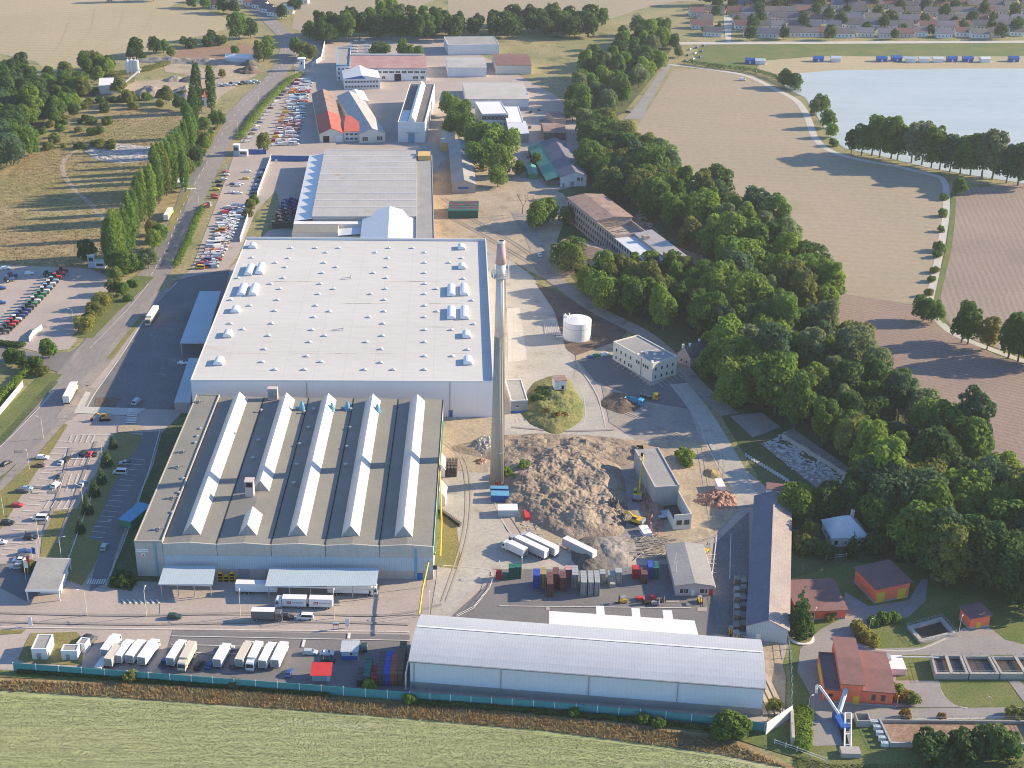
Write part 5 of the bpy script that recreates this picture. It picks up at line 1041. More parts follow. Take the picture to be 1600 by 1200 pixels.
veh('van',477,967,0,CW,label='white small van at the head of the queue on the yard road').rotation_euler=(0,0,3.14)
# box lorries along the front fence
for (a,b,k,r,c,l) in ((172,1020,'box_truck',R(81),CW,'white box lorry leftmost of the row by the fence'),(178,1034,'box_truck',R(80),CC,'cream lorry tail beside the low trailer'),(193,1029,'box_truck',R(80),CW,'white box lorry with mirror, right of the cream lorry tail'),(211,1029,'box_truck',R(80),CW,'white box lorry middle of the left group of three'),(231,1030,'long_truck',R(80),CW,'white box lorry right of the left group beside the empty bay'),(275,1031,'long_truck',R(81),CW,'white box lorry right of the blue pickup'),(295,1030,'long_truck',R(-96),CC,'cream tarpaulin lorry with white cab facing the fence'),(346,1035,'box_truck',R(82),CW,'white box lorry in front of a silver car'),(381,1033,'long_truck',R(82),CC,'cream long lorry beside the white cab over lorry'),(400,1030,'long_truck',R(-96),CW,'tall white lorry with its cab facing the fence'),(417,1035,'long_truck',R(82),CW,'white lorry second from the right end of the row'),(436,1034,'long_truck',R(83),CW,'white lorry at the right end of the row')):
    veh(k,a,b,r,c,label=l,group='box lorries parked along the front fence')
q=P(160,1040); t=thing('flat_trailer','low open trailer with white panel at the left end of the lorry row','trailer',q,R(80)); MB().box(-3,3,-1.1,1.1,.8,1.5).obj('body',X_white,t); [wheel(t,x,s*.95,.42,.25) for x in (-.6,.6) for s in (-1,1)]; MB().tube((3,0,.8),(4.6,0,.7),.1).obj('drawbar',X_grey,t)
# the white lorry with drawbar trailer and its lettering
t=thing('drawbar_lorry','white two part lorry with red emblem lettering in front of the longer canopy','truck',P(452,948),math.pi); lorry_cab(t,2.2,X_white,h=3.4)
for k,(x0,x1) in enumerate(((-5.6,2.0),(-14.0,-6.5))):
    b=MB().box(x0,x1,-1.28,1.28,1.0,3.9).obj('box_body',X_white,t)
    # visible long side faces the camera (local +y after the half turn)
    e=MB().box(x1-2.9,x1-1.5,1.29,1.31,2.0,2.9).obj('red_emblem',X_red,b); text('DB',.75,X_white,e,(x1-2.2,1.33,2.45),(R(90),0,math.pi)); text('SCHENKER',.72,X_grey,b,(x1-5.0,1.33,2.42),(R(90),0,math.pi))
MB().box(-14,2,-.45,.45,.55,.98).obj('chassis',X_gap,t)
for x in (-4.2,-3.0,3.6,-12.3,-11.1,-8.2):
    for s in (-1,1): wheel(t,x,s*1.05,.5,.3)
veh('semi',545,928,0,CW,label='long trailer lorry parked under the longer canopy facing right')
o=veh('trailer',402,926,0,CW,label='grey sided trailer between yellow racks and the longer canopy')
o=veh('box_truck',412,968,0,CG,label='dark flatbed box lorry with white roof on the yard road')
MB().box(-3.6,3.6,-1.27,1.27,3.76,3.85).obj('white_roof',X_white,o)
o=veh('semi',110,622,ang((100,637),(121,597)),CC,label='pale articulated lorry driving away on the main road'); o=veh('semi',239,498,ang((248,482),(231,508)),CC,label='green cab lorry with cream trailer on the slope beside fresh asphalt')
o=veh('semi',283,290,ang((276,300),(288,279)),(.25,.62,.66),label='teal and white lorry on the slip road by poplars'); o=veh('semi',263,341,ang((258,347),(269,328)),(.66,.55,.30),label='yellowish lorry with brown tail behind the roadside poplars')
for (a,b,c_,k,l) in ((808,866,CW,'box_truck','small white lorry front most of the four parked trailers'),(830,864,CT,'semi','white topped grey trailer second from the small white lorry'),(846,860,CT,'semi','white topped grey trailer third from the small white lorry'),(905,866,CT,'trailer','separate grey sided trailer left of the black grit heap')):
    d=ang((786,853),(850,884)) if k!='trailer' else ang((874,843),(933,872)); veh(k,a,b,d+math.pi,c_,label=l)
# dense storage lots
q=random.Random(21)
def block(rows,corners,per,kinds,colors,group,extra,jit=.25):
    (fl,fr_,bl,br)=[P(*c) for c in corners]
    for i in range(rows):
        f=i/(rows-1); a=fl.lerp(bl,f); b=fr_.lerp(br,f)
        for j in range(per):
            p=a.lerp(b,(j+.5)/per); rr=.18+q.uniform(-jit,jit); c=colors(i,j); k=q.choice(kinds)
            o=place(k,PROTO,(p.x+q.uniform(-.6,.6),p.y+q.uniform(-.4,.4),0),rr+(math.pi if q.random()<.4 else 0),c,1.02)
            o['category']='van' if k=='van' else 'car'; o['group']=group
            x,y=proj(p); PEND.append((o,f"{CNAME[c]} {'van' if k=='van' else 'pickup' if k=='pickup' else 'car'} {extra}",(x,y)))
def proj(p):
    v=Vector(p)-Vector((0,0,CH)); k=v.dot(fw); return (800+FPX*v.dot(rv)/k,600-FPX*v.dot(uv)/k)
def colA(i,j):
    if i<2: return (CY,CR,CB,CR,CS)[min(j+i,4)]
    if i==2: return (CP,CB,CB,CW,CR)[j]
    if i in (17,18) and j==0: return CR
    if i in(5,11) : return q.choice((CO,CP,CW))
    return q.choice((CW,CW,CW,CW,CC,CP,CS,CW,CK if i>3 and q.random()<.4 else CW))
block(20,((309,420),(338,418),(357,326),(384,322)),5,('car','car','suv','van'),colA,'vehicles stored in the dense lower lot','of lower lot')
def colB(i,j):
    if i in (4,5): return q.choice((CR,CW,CP))
    if i in (13,14) and j in (1,2,3): return (.05,.35,.42) if False else CLB
    if i in (12,15): return q.choice((CP,CR,CW,CO))
    if j==0: return q.choice((CO,CY,CW,CO,CR))
    return q.choice((CW,CW,CW,CW,CP,CS,CC,CW,CK if q.random()<.3 else CW))
block(20,((424,228),(463,226),(462,128),(486,126)),6,('van','car','van','suv'),colB,'vehicles stored in the dense upper lot','of upper lot')
for i in range(22):
    f=i/21; x=383+88*f; y=222-108*f+math.sin(f*3.1)*-6; c=q.choice((CW,CS,CK,CG,CS,CW,CB)); veh('car',x+2,y,R(28),c,'along hedge','cars parked along the roadside hedge')
for i in range(3):
    for j in range(6): veh(('van','car')[i%2],548+i*8-j*.6+(10 if i>1 else 0),73+j*4.5,R(10),CW,'','white vehicles behind the long works building')
for i,x in enumerate((556,567)): veh('car',x,65-i,0,CW,'','white vehicles behind the long works building')
for (a,b,c) in ((352,270,CR),(353,274,CW),(349,281,CW),(342,285,CK),(343,291,CK),(338,297,CY),(384,280,CY),(387,269,CW),(375,289,CW),(371,291,CW),(362,302,CW),(373,303,CW),(336,310,CR),(364,289,CG)): veh('car',a,b,R(8),c,'in the upper car park','cars in the upper car park')
for i in range(7): veh('car',396+i*2.6,303-i*6.2,R(20),(CK,CB,CS,CB,CK,CS,CB)[i],'by white wall','cars along the upper white wall')
for i in range(14): veh('car',343+i*4.6,133+(i%2)*3-i*.5,R(5),q.choice((CW,CS,CK,CW,CG)),'','cars beside the sandy yard')
for i in range(9): veh('car',1072+(i%3)*10+i,96-i*3,R(60),q.choice((CW,CK,CS,CB)),'near the lakeside lane','cars near the lakeside lane')
for (a,b,c) in ((9,421,CW),(46,429,CW),(2,452,CB),(2,475,CB)): veh('suv',a,b,.3,c,'on the machinery lot','cars on the machinery lot')
for (a,b,c) in ((826,246,CK),(829,252,CW),(851,246,CW),(851,251,CS),(854,263,CB),(846,264,CW),(846,189,CG),(830,176,CK),(842,173,CK),(828,200,CG)): veh('suv',a,b,R(80),c,'','cars beside the green lean-to hall')
tc=[CG,CK,CR,CR,CW,CB,CB,CB,CN,CGr,CW,CGr,CGr,CW,CLB,CW,CLB,CR,CR,CR]
for i in range(20):
    f=i/19; veh('tractor',7+92*f,521-96*f+3*math.sin(f*3),R(10)+q.uniform(-.1,.1),tc[i],'in long row','tractors lined up on the machinery lot',s=1.15)
for (a,b,c) in ((76,431,CGr),(15,440,CB),(20,434,CB)): veh('tractor',a,b,R(40),c,'standing apart','tractors on the machinery lot',s=1.2)
# construction machines
def excavator(name,label,px,py,rot,boom,s=1,house=X_yellow):
    t=thing(name,label,'excavator',P(px,py),rot); t.scale=(s,)*3
    for sd in (-1,1): 
        mb=MB(); mb.prof([(-1.9,.1),(1.9,.1),(2.2,.45),(1.9,.85),(-1.9,.85),(-2.2,.45)],sd*1.2-.3,sd*1.2+.3); mb.obj('track',X_black,t)
    MB().box(-.9,.9,-.9,.9,.6,1.1).obj('undercarriage',X_gap,t); b=MB().prof([(-2.5,1.1),(1.3,1.1),(1.3,1.9),(-.6,2.2),(-2.4,2.3),(-2.6,1.6)],-1.35,1.35).obj('upper_body',house,t)
    MB().box(-2.6,-1.9,-1.4,1.4,1.1,2.3).obj('counterweight',X_grey,b); MB().prof([(-.4,1.9),(1.25,1.9),(1.1,3.0),(-.4,3.05)],.35,1.3).obj('cab',X_glass,t)
    MB().box(-.45,1.1,.33,1.32,3.05,3.15).obj('cab_roof',house,t)
    p=[Vector(k) for k in boom]; 
    o=None
    for i in range(len(p)-1): mb=MB(); mb.tube(p[i],p[i+1],.32-.06*i,6,.26-.06*i); o=mb.obj(('boom','stick','arm')[min(i,2)],house,t)
    e=p[-1]; mb=MB(); mb.prof([(e.x-.5,e.z-.9),(e.x+.4,e.z-.8),(e.x+.5,e.z),(e.x-.2,e.z+.1)],-.55,.55); mb.obj('bucket',X_gap,t); return t
excavator('excavator','long reach yellow excavator with raised arm beside the half demolished block',996,779,ang((996,790),(1005,735)),((.9,-.3,2),(4.5,-.3,5.5),(9,-.3,7),(14.5,-.3,8.6)),1.15)
excavator('excavator','yellow excavator in front of the long reach one',994,818,R(150),((.9,-.3,2),(3.2,-.3,3.4),(4.6,-.3,1.6)),1.1)
excavator('backhoe','small ochre excavator on the pavement near the zebra crossing',164,656,R(190),((.9,0,2),(3,0,3.2),(5,0,.9)),1.0,mat('ochre_paint',(.50,.33,.08),(.44,.30,.09),s=.5,s2=2))
def tipper(label,px,py,rot,c,bm):
    t=thing('tipper_truck',label,'truck',P(px,py),rot); lorry_cab(t,2.2,X_car,h=2.9); 
    for ch in tree_of(t)[1]: ch[0].color=(*c,1)
    o=MB().idx([(-3.4,-1.1,1.2),(1.8,-1.1,1.2),(1.8,1.1,1.2),(-3.4,1.1,1.2),(-3.8,-1.3,2.5),(2.0,-1.3,2.5),(2.0,1.3,2.5),(-3.8,1.3,2.5)],[(0,1,5,4),(1,2,6,5),(2,3,7,6),(3,0,4,7),(0,3,2,1)]).obj('tipping_body',bm,t); MB().box(-3.5,4,-.45,.45,.6,1.15).obj('chassis',X_gap,t)
    for x in (-2.6,-1.3,3.4):
        for s in (-1,1): wheel(t,x,s*1.05,.52,.34)
tipper('blue tipper lorry beside the dark soil heap',990,631,R(-25),(.05,.33,.55),X_lblue); tipper('yellow cab tipper lorry with grey body right of the blue one',1013,622,R(-25),CY,X_grey); tipper('pinkish red lorry cab at the back of the demolition pit',1000,712,R(-90),(.45,.04,.12),X_gap)
t=thing('crane_lorry','dark lorry with thin red crane boom at the upper car park edge','truck',P(322,326),R(72)); lorry_cab(t,2.4,X_grey); MB().box(-4,2.2,-1.2,1.2,1,2).obj('load_bed',X_gap,t); MB().tube((2,0,2.4),(-4,-1,3.2),.25).obj('crane_boom',X_red,t); [wheel(t,x,s*1.05,.5,.3) for x in (-2.6,3.6) for s in (-1,1)]
def forklift(label,px,py,rot,m=X_yellow):
    t=thing('forklift',label,'forklift',P(px,py),rot); MB().prof([(-1.5,.4),(.9,.4),(.9,1.0),(-.2,1.3),(-1.4,1.5),(-1.6,.9)],-.6,.6).obj('body',m,t)
    mb=MB()
    for x in (-.9,.6):
        for s in (-.52,.52): mb.tube((x,s,1.0),(x*.9,s,2.3),.06,4)
    mb.box(-1,.65,-.6,.6,2.3,2.4); mb.obj('roll_cage',X_grey,t); mb=MB()
    for s in (-.35,.35): mb.box(1,1.15,s-.08,s+.08,.1,3); mb.box(1.1,2.3,s-.08,s+.08,.1,.18)
    mb.obj('mast',X_gap,t); [wheel(t,x,s*.6,.36,.25) for x in (-1,.5) for s in (-1,1)]
for a in (('yellow forklift with white pallets in the open storage yard',972,942,R(190)),('yellow forklift under the wall of the yard office',1094,942,R(-80)),('yellow forklift near the dark gate of the storage yard',1104,862,R(60)),('white roofed forklift at the end of the crate row by the purple shed',1142,990,R(-90))): forklift(a[0],a[1],a[2],a[3],X_yellow)
for i,(a,b,m) in enumerate(((1000,938,X_red),(1010,944,X_gap),(1020,936,X_red),(1024,945,X_grey),(1032,940,X_wood if False else W_wood))):
    t=thing('yard_cart',('red','black','second red','grey','brown')[i]+' yard cart in the cluster left of the pinkish yard office','cart',P(a,b),q.uniform(0,3)); MB().box(-1.3,1.3,-.7,.7,.5,1.1).obj('tray',m,t); MB().tube((1.3,0,.7),(2.6,0,.9),.08).obj('drawbar',X_grey,t); MB().box(-1.2,-1.05,-.7,.7,1.1,2).obj('headboard',m,t)
    for xx in (-.8,.8):
        for s in (-1,1): wheel(t,xx,s*.6,.35,.2)
# skips and containers
def skip(name,label,px,py,rot,L,Wd,h,m,lid=None,cat='container'):
    t=thing(name,label,cat,P(px,py),rot); MB().idx([(-L/2,-Wd/2,0),(L/2,-Wd/2,0),(L/2,Wd/2,0),(-L/2,Wd/2,0),(-L/2-.3,-Wd/2,h),(L/2+.3,-Wd/2,h),(L/2+.3,Wd/2,h),(-L/2-.3,Wd/2,h)],[(0,3,2,1),(4,5,6,7),(0,1,5,4),(1,2,6,5),(2,3,7,6),(3,0,4,7)]).obj('body',m,t)
    mb=MB()
    for k in range(int(L/.9)): x=-L/2+.45+k*.9; mb.box(x-.06,x+.06,-Wd/2-.09,-Wd/2,.1,h-.1)
    mb.obj('rib',m,t)
    if lid: MB().box(-L/2-.3,L/2+.3,-Wd/2-.1,Wd/2+.1,h,h+.25).obj('lid',lid,t)
skip('waste_container','blue container with lighter lid at the foot of the chimney',781,781,.0,6,3.4,2.6,X_blue,X_lblue); skip('waste_container','second blue container just behind the first near the chimney',780,771,.0,6,2,2.4,X_blue,X_lblue)
skip('site_container','white flat roofed container right of the blue containers',793,803,.05,6.5,4.4,2.6,W_bluerib,X_white); skip('site_container','white site container beside the small orange sand heap',1124,765,R(96),5.5,2.6,2.8,X_white,X_white); skip('storage_box','blue and green sheet box between inner street and grey hall',212,812,R(70),12,5,3,X_green,X_lblue)
skip('waste_container','small red container lying left of the demolition heap',823,808,R(95),5,1.8,1.6,X_red); skip('water_trough','white tank box beside the pile of pale poles',1008,834,R(105),5,3,1.6,X_white,X_white)
# yellow stillage racks at the grey hall
for i in range(3):
    for k in range(3 if i!=1 else 2):
        t=thing('stillage_rack',f"yellow stillage rack, {('lowest','middle','topmost')[k]} of the {('left','centre','right')[i]} stack by the first canopy",'rack',P(345+i*9.2,908)+Vector((0,0,k*1.15)),0,'yellow stillage racks'); mb=MB()
        for x in (-.85,.75): mb.box(x,x+.1,-.6,.6,0,1.05)
        mb.box(-.85,.85,-.6,.6,.9,1.05); t2=mb.obj('frame',X_yellow,t); MB().box(-.8,.8,-.55,.55,.1,.2).obj('deck',X_gap,t)
# ---------------------------------------------------------------- crate stacks
def crate_mesh(w_,d_,n,hh=.78):
    mb=MB()
    for k in range(n):
        z=k*hh; mb.box(-w_/2,w_/2,-d_/2,d_/2,z+.1,z+hh-.05); mb.cm=1; mb.box(-w_/2+.04,w_/2-.04,-d_/2+.04,d_/2-.04,z,z+.1)
        for j in (-1,0,1):
            mb.box(-w_/2-.03,w_/2+.03,-d_/2-.03,-d_/2+.0,z+.38,z+.44) if j==0 else mb.box(j*w_*.25-.05,j*w_*.25+.05,-d_/2-.02,-d_/2,z+.12,z+hh-.08)
        mb.cm=0
    return mb
CMESH={}
def stack(c,w_,d_,n,color,desc,group,rot=0,px=None):
    k=(w_,d_,n)
    if k not in CMESH: o=crate_mesh(w_,d_,n).obj('crate_stack',[X_crate,X_gap]); CMESH[k]=o.data
    else: o=bpy.data.objects.new('crate_stack',CMESH[k]); col.objects.link(o)
    o.location=c; o.rotation_euler=(0,0,rot); o.color=(*color,1); later(o,desc,'crate stack',px or proj(c),group)
KB=(.05,.09,.42); KY=(.38,.30,.14); KM=(.17,.08,.075); KG=(.38,.40,.40); KT=(.03,.16,.12); KD=(.10,.09,.085); KO=(.42,.12,.07)
for (x,y,wd,n,rows,c,l) in ((779,906,2,4,1,CR,'short red'),(790,907,2.4,3,1,KT,'low teal'),(799,906,2,6,2,KT,'teal'),(809,905,2.2,6,2,KT,'teal'),(838,921,2.2,7,3,KB,'bright blue'),(848,919,2.0,7,3,KY,'straw coloured'),(859,934,2.0,7,5,KM,'maroon'),(868,919,2.0,7,3,KM,'maroon'),(879,925,2.0,7,3,KM,'maroon'),(888,906,2.2,5,2,CP,'pale red'),(898,920,2.0,7,4,KG,'grey'),(911.5,932,1.9,7,5,KG,'grey'),(922.5,932,1.7,7,5,KG,'grey'),(932.5,932,1.7,7,5,KG,'grey'),(941,912,1.8,5,2,KG,'grey'),(955,914,2.2,5,2,KG,'grey'),(966,913,2.2,6,2,KG,'grey'),(957,919,1.8,2,1,KG,'low grey'),(993,905,2.2,5,2,CR,'dark red'),(1006,913,2.2,5,3,KM,'brown'),(1017,905,2.2,6,3,KB,'dark blue'),(1024,906,2.0,6,3,KT,'green')):
    b=P(x,y)
    for r_ in range(rows): stack(b+Vector((0,.7+r_*1.42,0)),wd,1.3,n,c,l+' crate stack','crate stacks in the storage yard')
for (x,wd,n,rows,c,l) in ((562,1.8,3,4,KD,'dark'),(573,2.0,5,6,KT,'green'),(584,1.9,4,4,CR,'red'),(594,2.0,6,7,KD,'black'),(604,2.0,6,7,KB,'blue'),(614,2.0,6,6,KO,'orange red'),(624,2.0,6,10,(.16,.11,.07),'brown')):
    b=P(x,1073)
    for r_ in range(rows): stack(b+Vector((0,.8+r_*1.6,0)),wd,1.45,n,c,l+' crate stack','crate stacks by the front fence')
b0=P(1155,1000); b1=P(1156,908)
for i in range(14):
    p=b0.lerp(b1,i/13)
    for s in (-1,1): stack(p+Vector((s*1.05,0,0)),1.9,2.3,(2,3,2,4)[(i*3+s)%4],q.choice(((.24,.22,.20),(.16,.15,.14),(.33,.31,.28))),'weathered pallet stack','pallet stacks beside the purple shed')
for i in range(9):
    for j in range(6): stack(P(702.5+i*5.2,341)+Vector((0,1+j*3,0)),1.9,2.4,6,KT if j<1 else q.choice((KM,KT,KM,KD)),('green' if j<1 else 'dark red')+' crate stack','crate stacks at the sandy yard')
for i in range(8):
    for j in range(7):
        c=KB if j>3 else KD; stack(P(430+i*5.0,352)+Vector((0,j*6.5-4,0)),1.8,2.4,(5,4,6)[(i+j)%3],(.03,.06,.22) if j>3 else KD,('dark blue' if j>3 else 'black')+' crate stack','crate stacks beside the sawtooth hall')
for i in range(4):
    for j in range(4): stack(P(696+i*5.2,744)+Vector((0,j*2.2,0)),1.0,1.5,5,(.13,.11,.10),'black pallet stack','black pallet stacks right of the grey hall')
for i in range(16):
    stack(P(683+i*2.4,797+i*1.7),.32,1.5,2,(.12,.105,.095),'dark wheel rack','wheel racks right of the grey hall',R(-25))
# white roll tents at the east wall of the grey hall
for (y,l) in ((738,'white tarpaulin lean-to at the east wall of the grey hall, farther one'),(782,'white tarpaulin lean-to at the east wall of the grey hall, nearer one')):
    p=P(678,y); t=thing('tarpaulin_tent',l,'tent',p); MB().box(0,4.4,-4,4,0,3.4).obj('wall',X_white,t); MB().prof([(-.2,7.2),(2.6,6.2),(4.7,3.4),(-.2,3.4)],-4.1,4.1).obj('roof',X_white,t)
# scrap beside chimney
heap('scrap_pile','white and dark scrap metal pile just left of the chimney','heap',(757,697),5,9,2.4,MATS['pale_rubble'],51,res=40,rough=1,freq=.8)
heap('rust_pile','small rusty red pile below the scrap left of the chimney','heap',(752,722),3,3,1.4,MATS['brick_rubble'],52,res=20,rough=.8,freq=.8)
# ================================================================ FENCES, PIPES, LAMPS
def fence(label,pts,h,m,postm,step=5,name='fence',th=.12,rail=False,cat='fence'):
    q=[P(*p) for p in pts]; t=thing(name,label,cat,q[0]); off=t.location
    mb=MB(); pb=MB(); pl=[]
    for a,b in zip(q,q[1:]):
        d=(b-a); L=d.length; d.normalize(); nn=Vector((-d.y,d.x,0))*th/2
        if rail:
            for z in (h*.5,h*.97): mb.tube((a.x,a.y,z),(b.x,b.y,z),.06,4)
        else: mb.prism([(a-nn)[:2],(b-nn)[:2],(b+nn)[:2],(a+nn)[:2]],.05,h)
        k=max(1,round(L/step))
        for i in range(k): pl.append(a+d*L*i/k)
    pl.append(q[-1]); mb.obj('rail' if rail else 'panel',m,t,off=off)
    pm_=None
    for p in pl[:100]:
        if pm_ is None: o=MB().box(-.1,.1,-.1,.1,0,h+.25).obj('post',postm,t); pm_=o.data
        else: o=bpy.data.objects.new('post',pm_); col.objects.link(o); o.parent=t
        o.location=p-off
    return t
fence('long turquoise panel fence along the field in the foreground',[(22,1049),(200,1062),(400,1077),(640,1095),(800,1106),(1000,1122),(1120,1134),(1194,1143)],3.1,X_teal,X_white,6.5)
fence('short white concrete wall joining the turquoise fence',[(1196,1148),(1236,1121)],4.2,W_plain,W_plain,6,'wall',.3,cat='wall')
fence('pale concrete retaining wall beside the ivy hedge',[(1236,1121),(1238,1166)],3,W_conc,W_conc,8,'wall',.9,cat='wall')
fence('blue gate wall between the upper car park and vehicle lot',[(366,240),(416,241)],3,X_blue,X_blue,6,'wall',.3,cat='wall'); fence('dark blue gate wall beside the sawtooth hall',[(424,251),(484,252)],3.4,X_blue,X_blue,6,'wall',.3,cat='wall')
fence('white wall along the upper car park beside the grass strip',[(402,306),(424,246)],2.2,W_plain,W_plain,5,'wall',.3,cat='wall'); fence('white wall beside the dense lower lot',[(375,378),(386,345),(388,338)],2.4,W_plain,W_plain,5,'wall',.3,cat='wall')
fence('white wall bordering the upper asphalt yard by the shrubs',[(487,104),(502,94),(508,66)],3,W_plain,W_plain,5,'wall',.3,cat='wall')
fence('white sloping pipe rail along the storage yard edge',[(714,966),(740,953),(765,922),(770,908),(786,900)],1.4,X_white,X_white,5,'railing',.1,True,'railing')
fence('thin green mesh fence between front warehouse and sewage works',[(1236,1118),(1237,1080),(1236,1040),(1231,1002)],2.4,X_teal,X_white,4,'railing',.05,True,'railing')
fence('pale railing along the edge of the staff car park',[(94,906),(108,874),(124,830),(142,782),(154,744)],1.2,X_white,X_white,5,'railing',.08,True,'railing'); fence('white railing between inner street and grey hall',[(166,915),(190,860),(212,800),(234,735),(250,676)],1.2,X_white,X_white,5,'railing',.08,True,'railing')
fence('cream concrete fence at the far left lane',[(-40,668),(0,648),(28,614),(36,604)],2.6,W_cream,W_cream,4,'wall',.3,cat='wall'); fence('white entrance wall of the machinery lot',[(46,534),(52,524),(66,514)],2.2,W_plain,W_plain,5,'wall',.3,cat='wall')
fence('low wire fence in grass beside the sewage works',[(1210,1163),(1245,1175),(1290,1192)],1.6,X_white,X_white,4,'railing',.05,True,'railing')
fence('dark low ruin wall across the cleared rubble ground',[(1222,684),(1278,718),(1332,752)],1.8,W_conc,W_conc,9,'wall',.6,cat='wall')
fence('low fence around the ploughed track by the lake path',[(128,1085),(129,1085.1)],1,X_grey,X_grey) if False else None
fence('thin mesh fence in front of the dark orange garage lawn',[(1290,876),(1322,872),(1334,868)],1.8,X_white,X_steel,4,'railing',.05,True,'railing')
def pipeline(label,pts,r,m,name='gas_pipe'):
    q=[(P(x,y)+Vector((0,0,z))) for x,y,z in pts]; t=thing(name,label,'pipe',(q[0].x,q[0].y,0)); off=t.location; mb=MB()
    for a,b in zip(q,q[1:]): mb.tube(a,b,r,8)
    mb.obj('pipe',m,t,off=off)
    for a,b in zip(q,q[1:]):
        L=(b-a).length
        for i in range(max(1,int(L/12))): p=a.lerp(b,(i+.3)/max(1,int(L/12))); MB().tube((p.x,p.y,0),(p.x,p.y,p.z),.12).obj('support',X_grey,t,off=off)
pipeline('bright yellow gas pipe on posts along the east wall of the grey hall',[(688,905,8.8),(690,850,8.8),(688,790,9.2),(686,735,9.2)],.28,X_yellow)
pipeline('yellow gas pipe crossing from the grey hall to the front warehouse',[(680,893,7.5),(670,905,7),(660,948,6.4),(655,985,6)],.28,X_yellow)
pipeline('cream vertical pipe at the left gable of the arched warehouse',[(634,1078,.2),(634,1077,5.2),(638,1062,6.5)],.25,W_cream,'down_pipe')
def lamp_proto(h=9,arm=1.6,heads=1,name='street_lamp'):
    t=thing(name,None,'lamp'); mb=MB(); mb.tube((0,0,0),(0,0,h),.13,8,.08); mb.obj('pole',mat('cream_pole_paint',(.62,.58,.42),(.56,.52,.38),s=.5,s2=2) if 'cream_pole_paint' not in MATS else MATS['cream_pole_paint'],t)
    MB().tube((0,0,h),(arm,0,h+.35),.07,6).obj('arm',MATS['cream_pole_paint'],t); MB().box(arm-.1,arm+.75,-.17,.17,h+.27,h+.45).obj('lamp_head',X_white,t); return t
PROTO['lamp']=lambda:lamp_proto(); PROTO['lamp2']=lambda:lamp_proto(5.5,.7)
for (a,b,h,rt,l) in ((136,962,9.6,R(180),'cream street lamp left of the zebra stripes at the works entrance'),(229,963,9.9,R(90),'cream street lamp in front of the first loading canopy'),(376,964,9,R(95),'cream street lamp left of the drawbar lorry'),(522,966,9.5,R(90),'tall lamp post in front of the drawbar lorry'),(671,962,8,R(90),'thin lamp post right of the yellow gas pipe'),(161,724,9.5,R(20),'lamp post behind the dark car at the end of the car park row'),(131,797,10,R(160),'lamp post by the silver car in the car park'),(96,873,8.5,R(10),'lamp post with bent head behind the gatehouse'),(61,848,9.5,R(160),'lamp post at the lower car park corner beside the dry lawn'),(60,872,7,R(160),'lamp post beside the gatehouse flags'),(68,686,9.5,R(160),'lamp post on the shoulder of the main road'),(6,805,8,R(170),'lamp post in the grass strip at the left edge'),(46,733,7.5,R(120),'lamp post in the grass strip beside the brown car'),(780,902,5.5,R(90),'lamp post beside the red crate stack'),(815,898,6,R(90),'lamp post left of the bright blue crates'),(980,893,6.5,R(90),'lamp post beside the white barrier in the storage yard'),(115,508,8,R(170),'lamp post on the machinery lot'),(355,280,9,R(160),'lamp post at the upper crossing'),(311,326,9.5,R(160),'lamp post beside the slip road hedge'),(372,210,9,R(150),'lamp post along the upper main road'),(404,160,9,R(150),'farther lamp post along the upper main road'),(1263,1109,5,R(20),'small lamp at the ivy hedge of the sewage works'),(1497,994,7,R(60),'lamp beside the small orange hut'),(1270,980,6.5,R(60),'lamp in front of the long low orange building'),(1388,912,3.5,R(20),'small lamp in front of the orange garage'),(1358,984,4,R(20),'small lamp beside the curved hedge'),(1546,1103,3.2,R(160),'small lamp on the dark lawn of the sewage works'),(1401,1104,3.4,R(60),'small lamp beside the low shrubs at the big orange building')):
    o=place('lamp' if h>6 else 'lamp2',PROTO,P(a,b),rt,(1,1,1),h/9.3 if h>6 else h/5.8); o['label']=l; o['category']='lamp'; o['group']='street lamps'
# flags, sign boards
for (a,b,c,l) in ((44,900,X_red,'flagpole with pink red flag beside the gatehouse'),(53,886,X_blue,'flagpole with blue flag beside the gatehouse'),(41,908,X_white,'tall white flag banner at the gatehouse')):
    t=thing('flagpole',l,'flag',P(a,b)); MB().tube((0,0,0),(0,0,8),.07).obj('pole',X_white,t); MB().idx([(.08,-.02,5.2),(1.2,-.02,5.0),(1.2,-.02,7.4),(.08,-.02,7.8),(.08,.02,5.2),(1.2,.02,5.0),(1.2,.02,7.4),(.08,.02,7.8)],[(0,1,2,3),(7,6,5,4),(0,4,5,1),(3,2,6,7),(1,5,6,2)]).obj('flag',c,t)
for (a,b,l) in ((543,981,'slim white upright sign left of the chimney shadow'),(48,979,'slim white upright sign on the yard road near the cabins'),(355,266,'white board at the upper car park entrance'),(432,258,'white board at the end of the white upper wall')):
    t=thing('sign_board',l,'sign',P(a,b)); MB().box(-.6,.6,-.08,.08,.6,3.6).obj('board',X_white,t); MB().box(-.08,.08,-.05,.05,0,.6).obj('post',X_steel,t)
t=thing('sign_post','small red and white sign board on two posts near the slim white sign','sign',P(525,984)); MB().box(-1,1,-.06,.06,1.6,2.8).obj('board',X_white,t); MB().box(-.95,.95,-.08,-.06,1.7,2.1).obj('red_stripe',X_red,t)
for s in (-.8,.8): MB().box(s-.06,s+.06,-.05,.05,0,1.6).obj('post',X_steel,t)
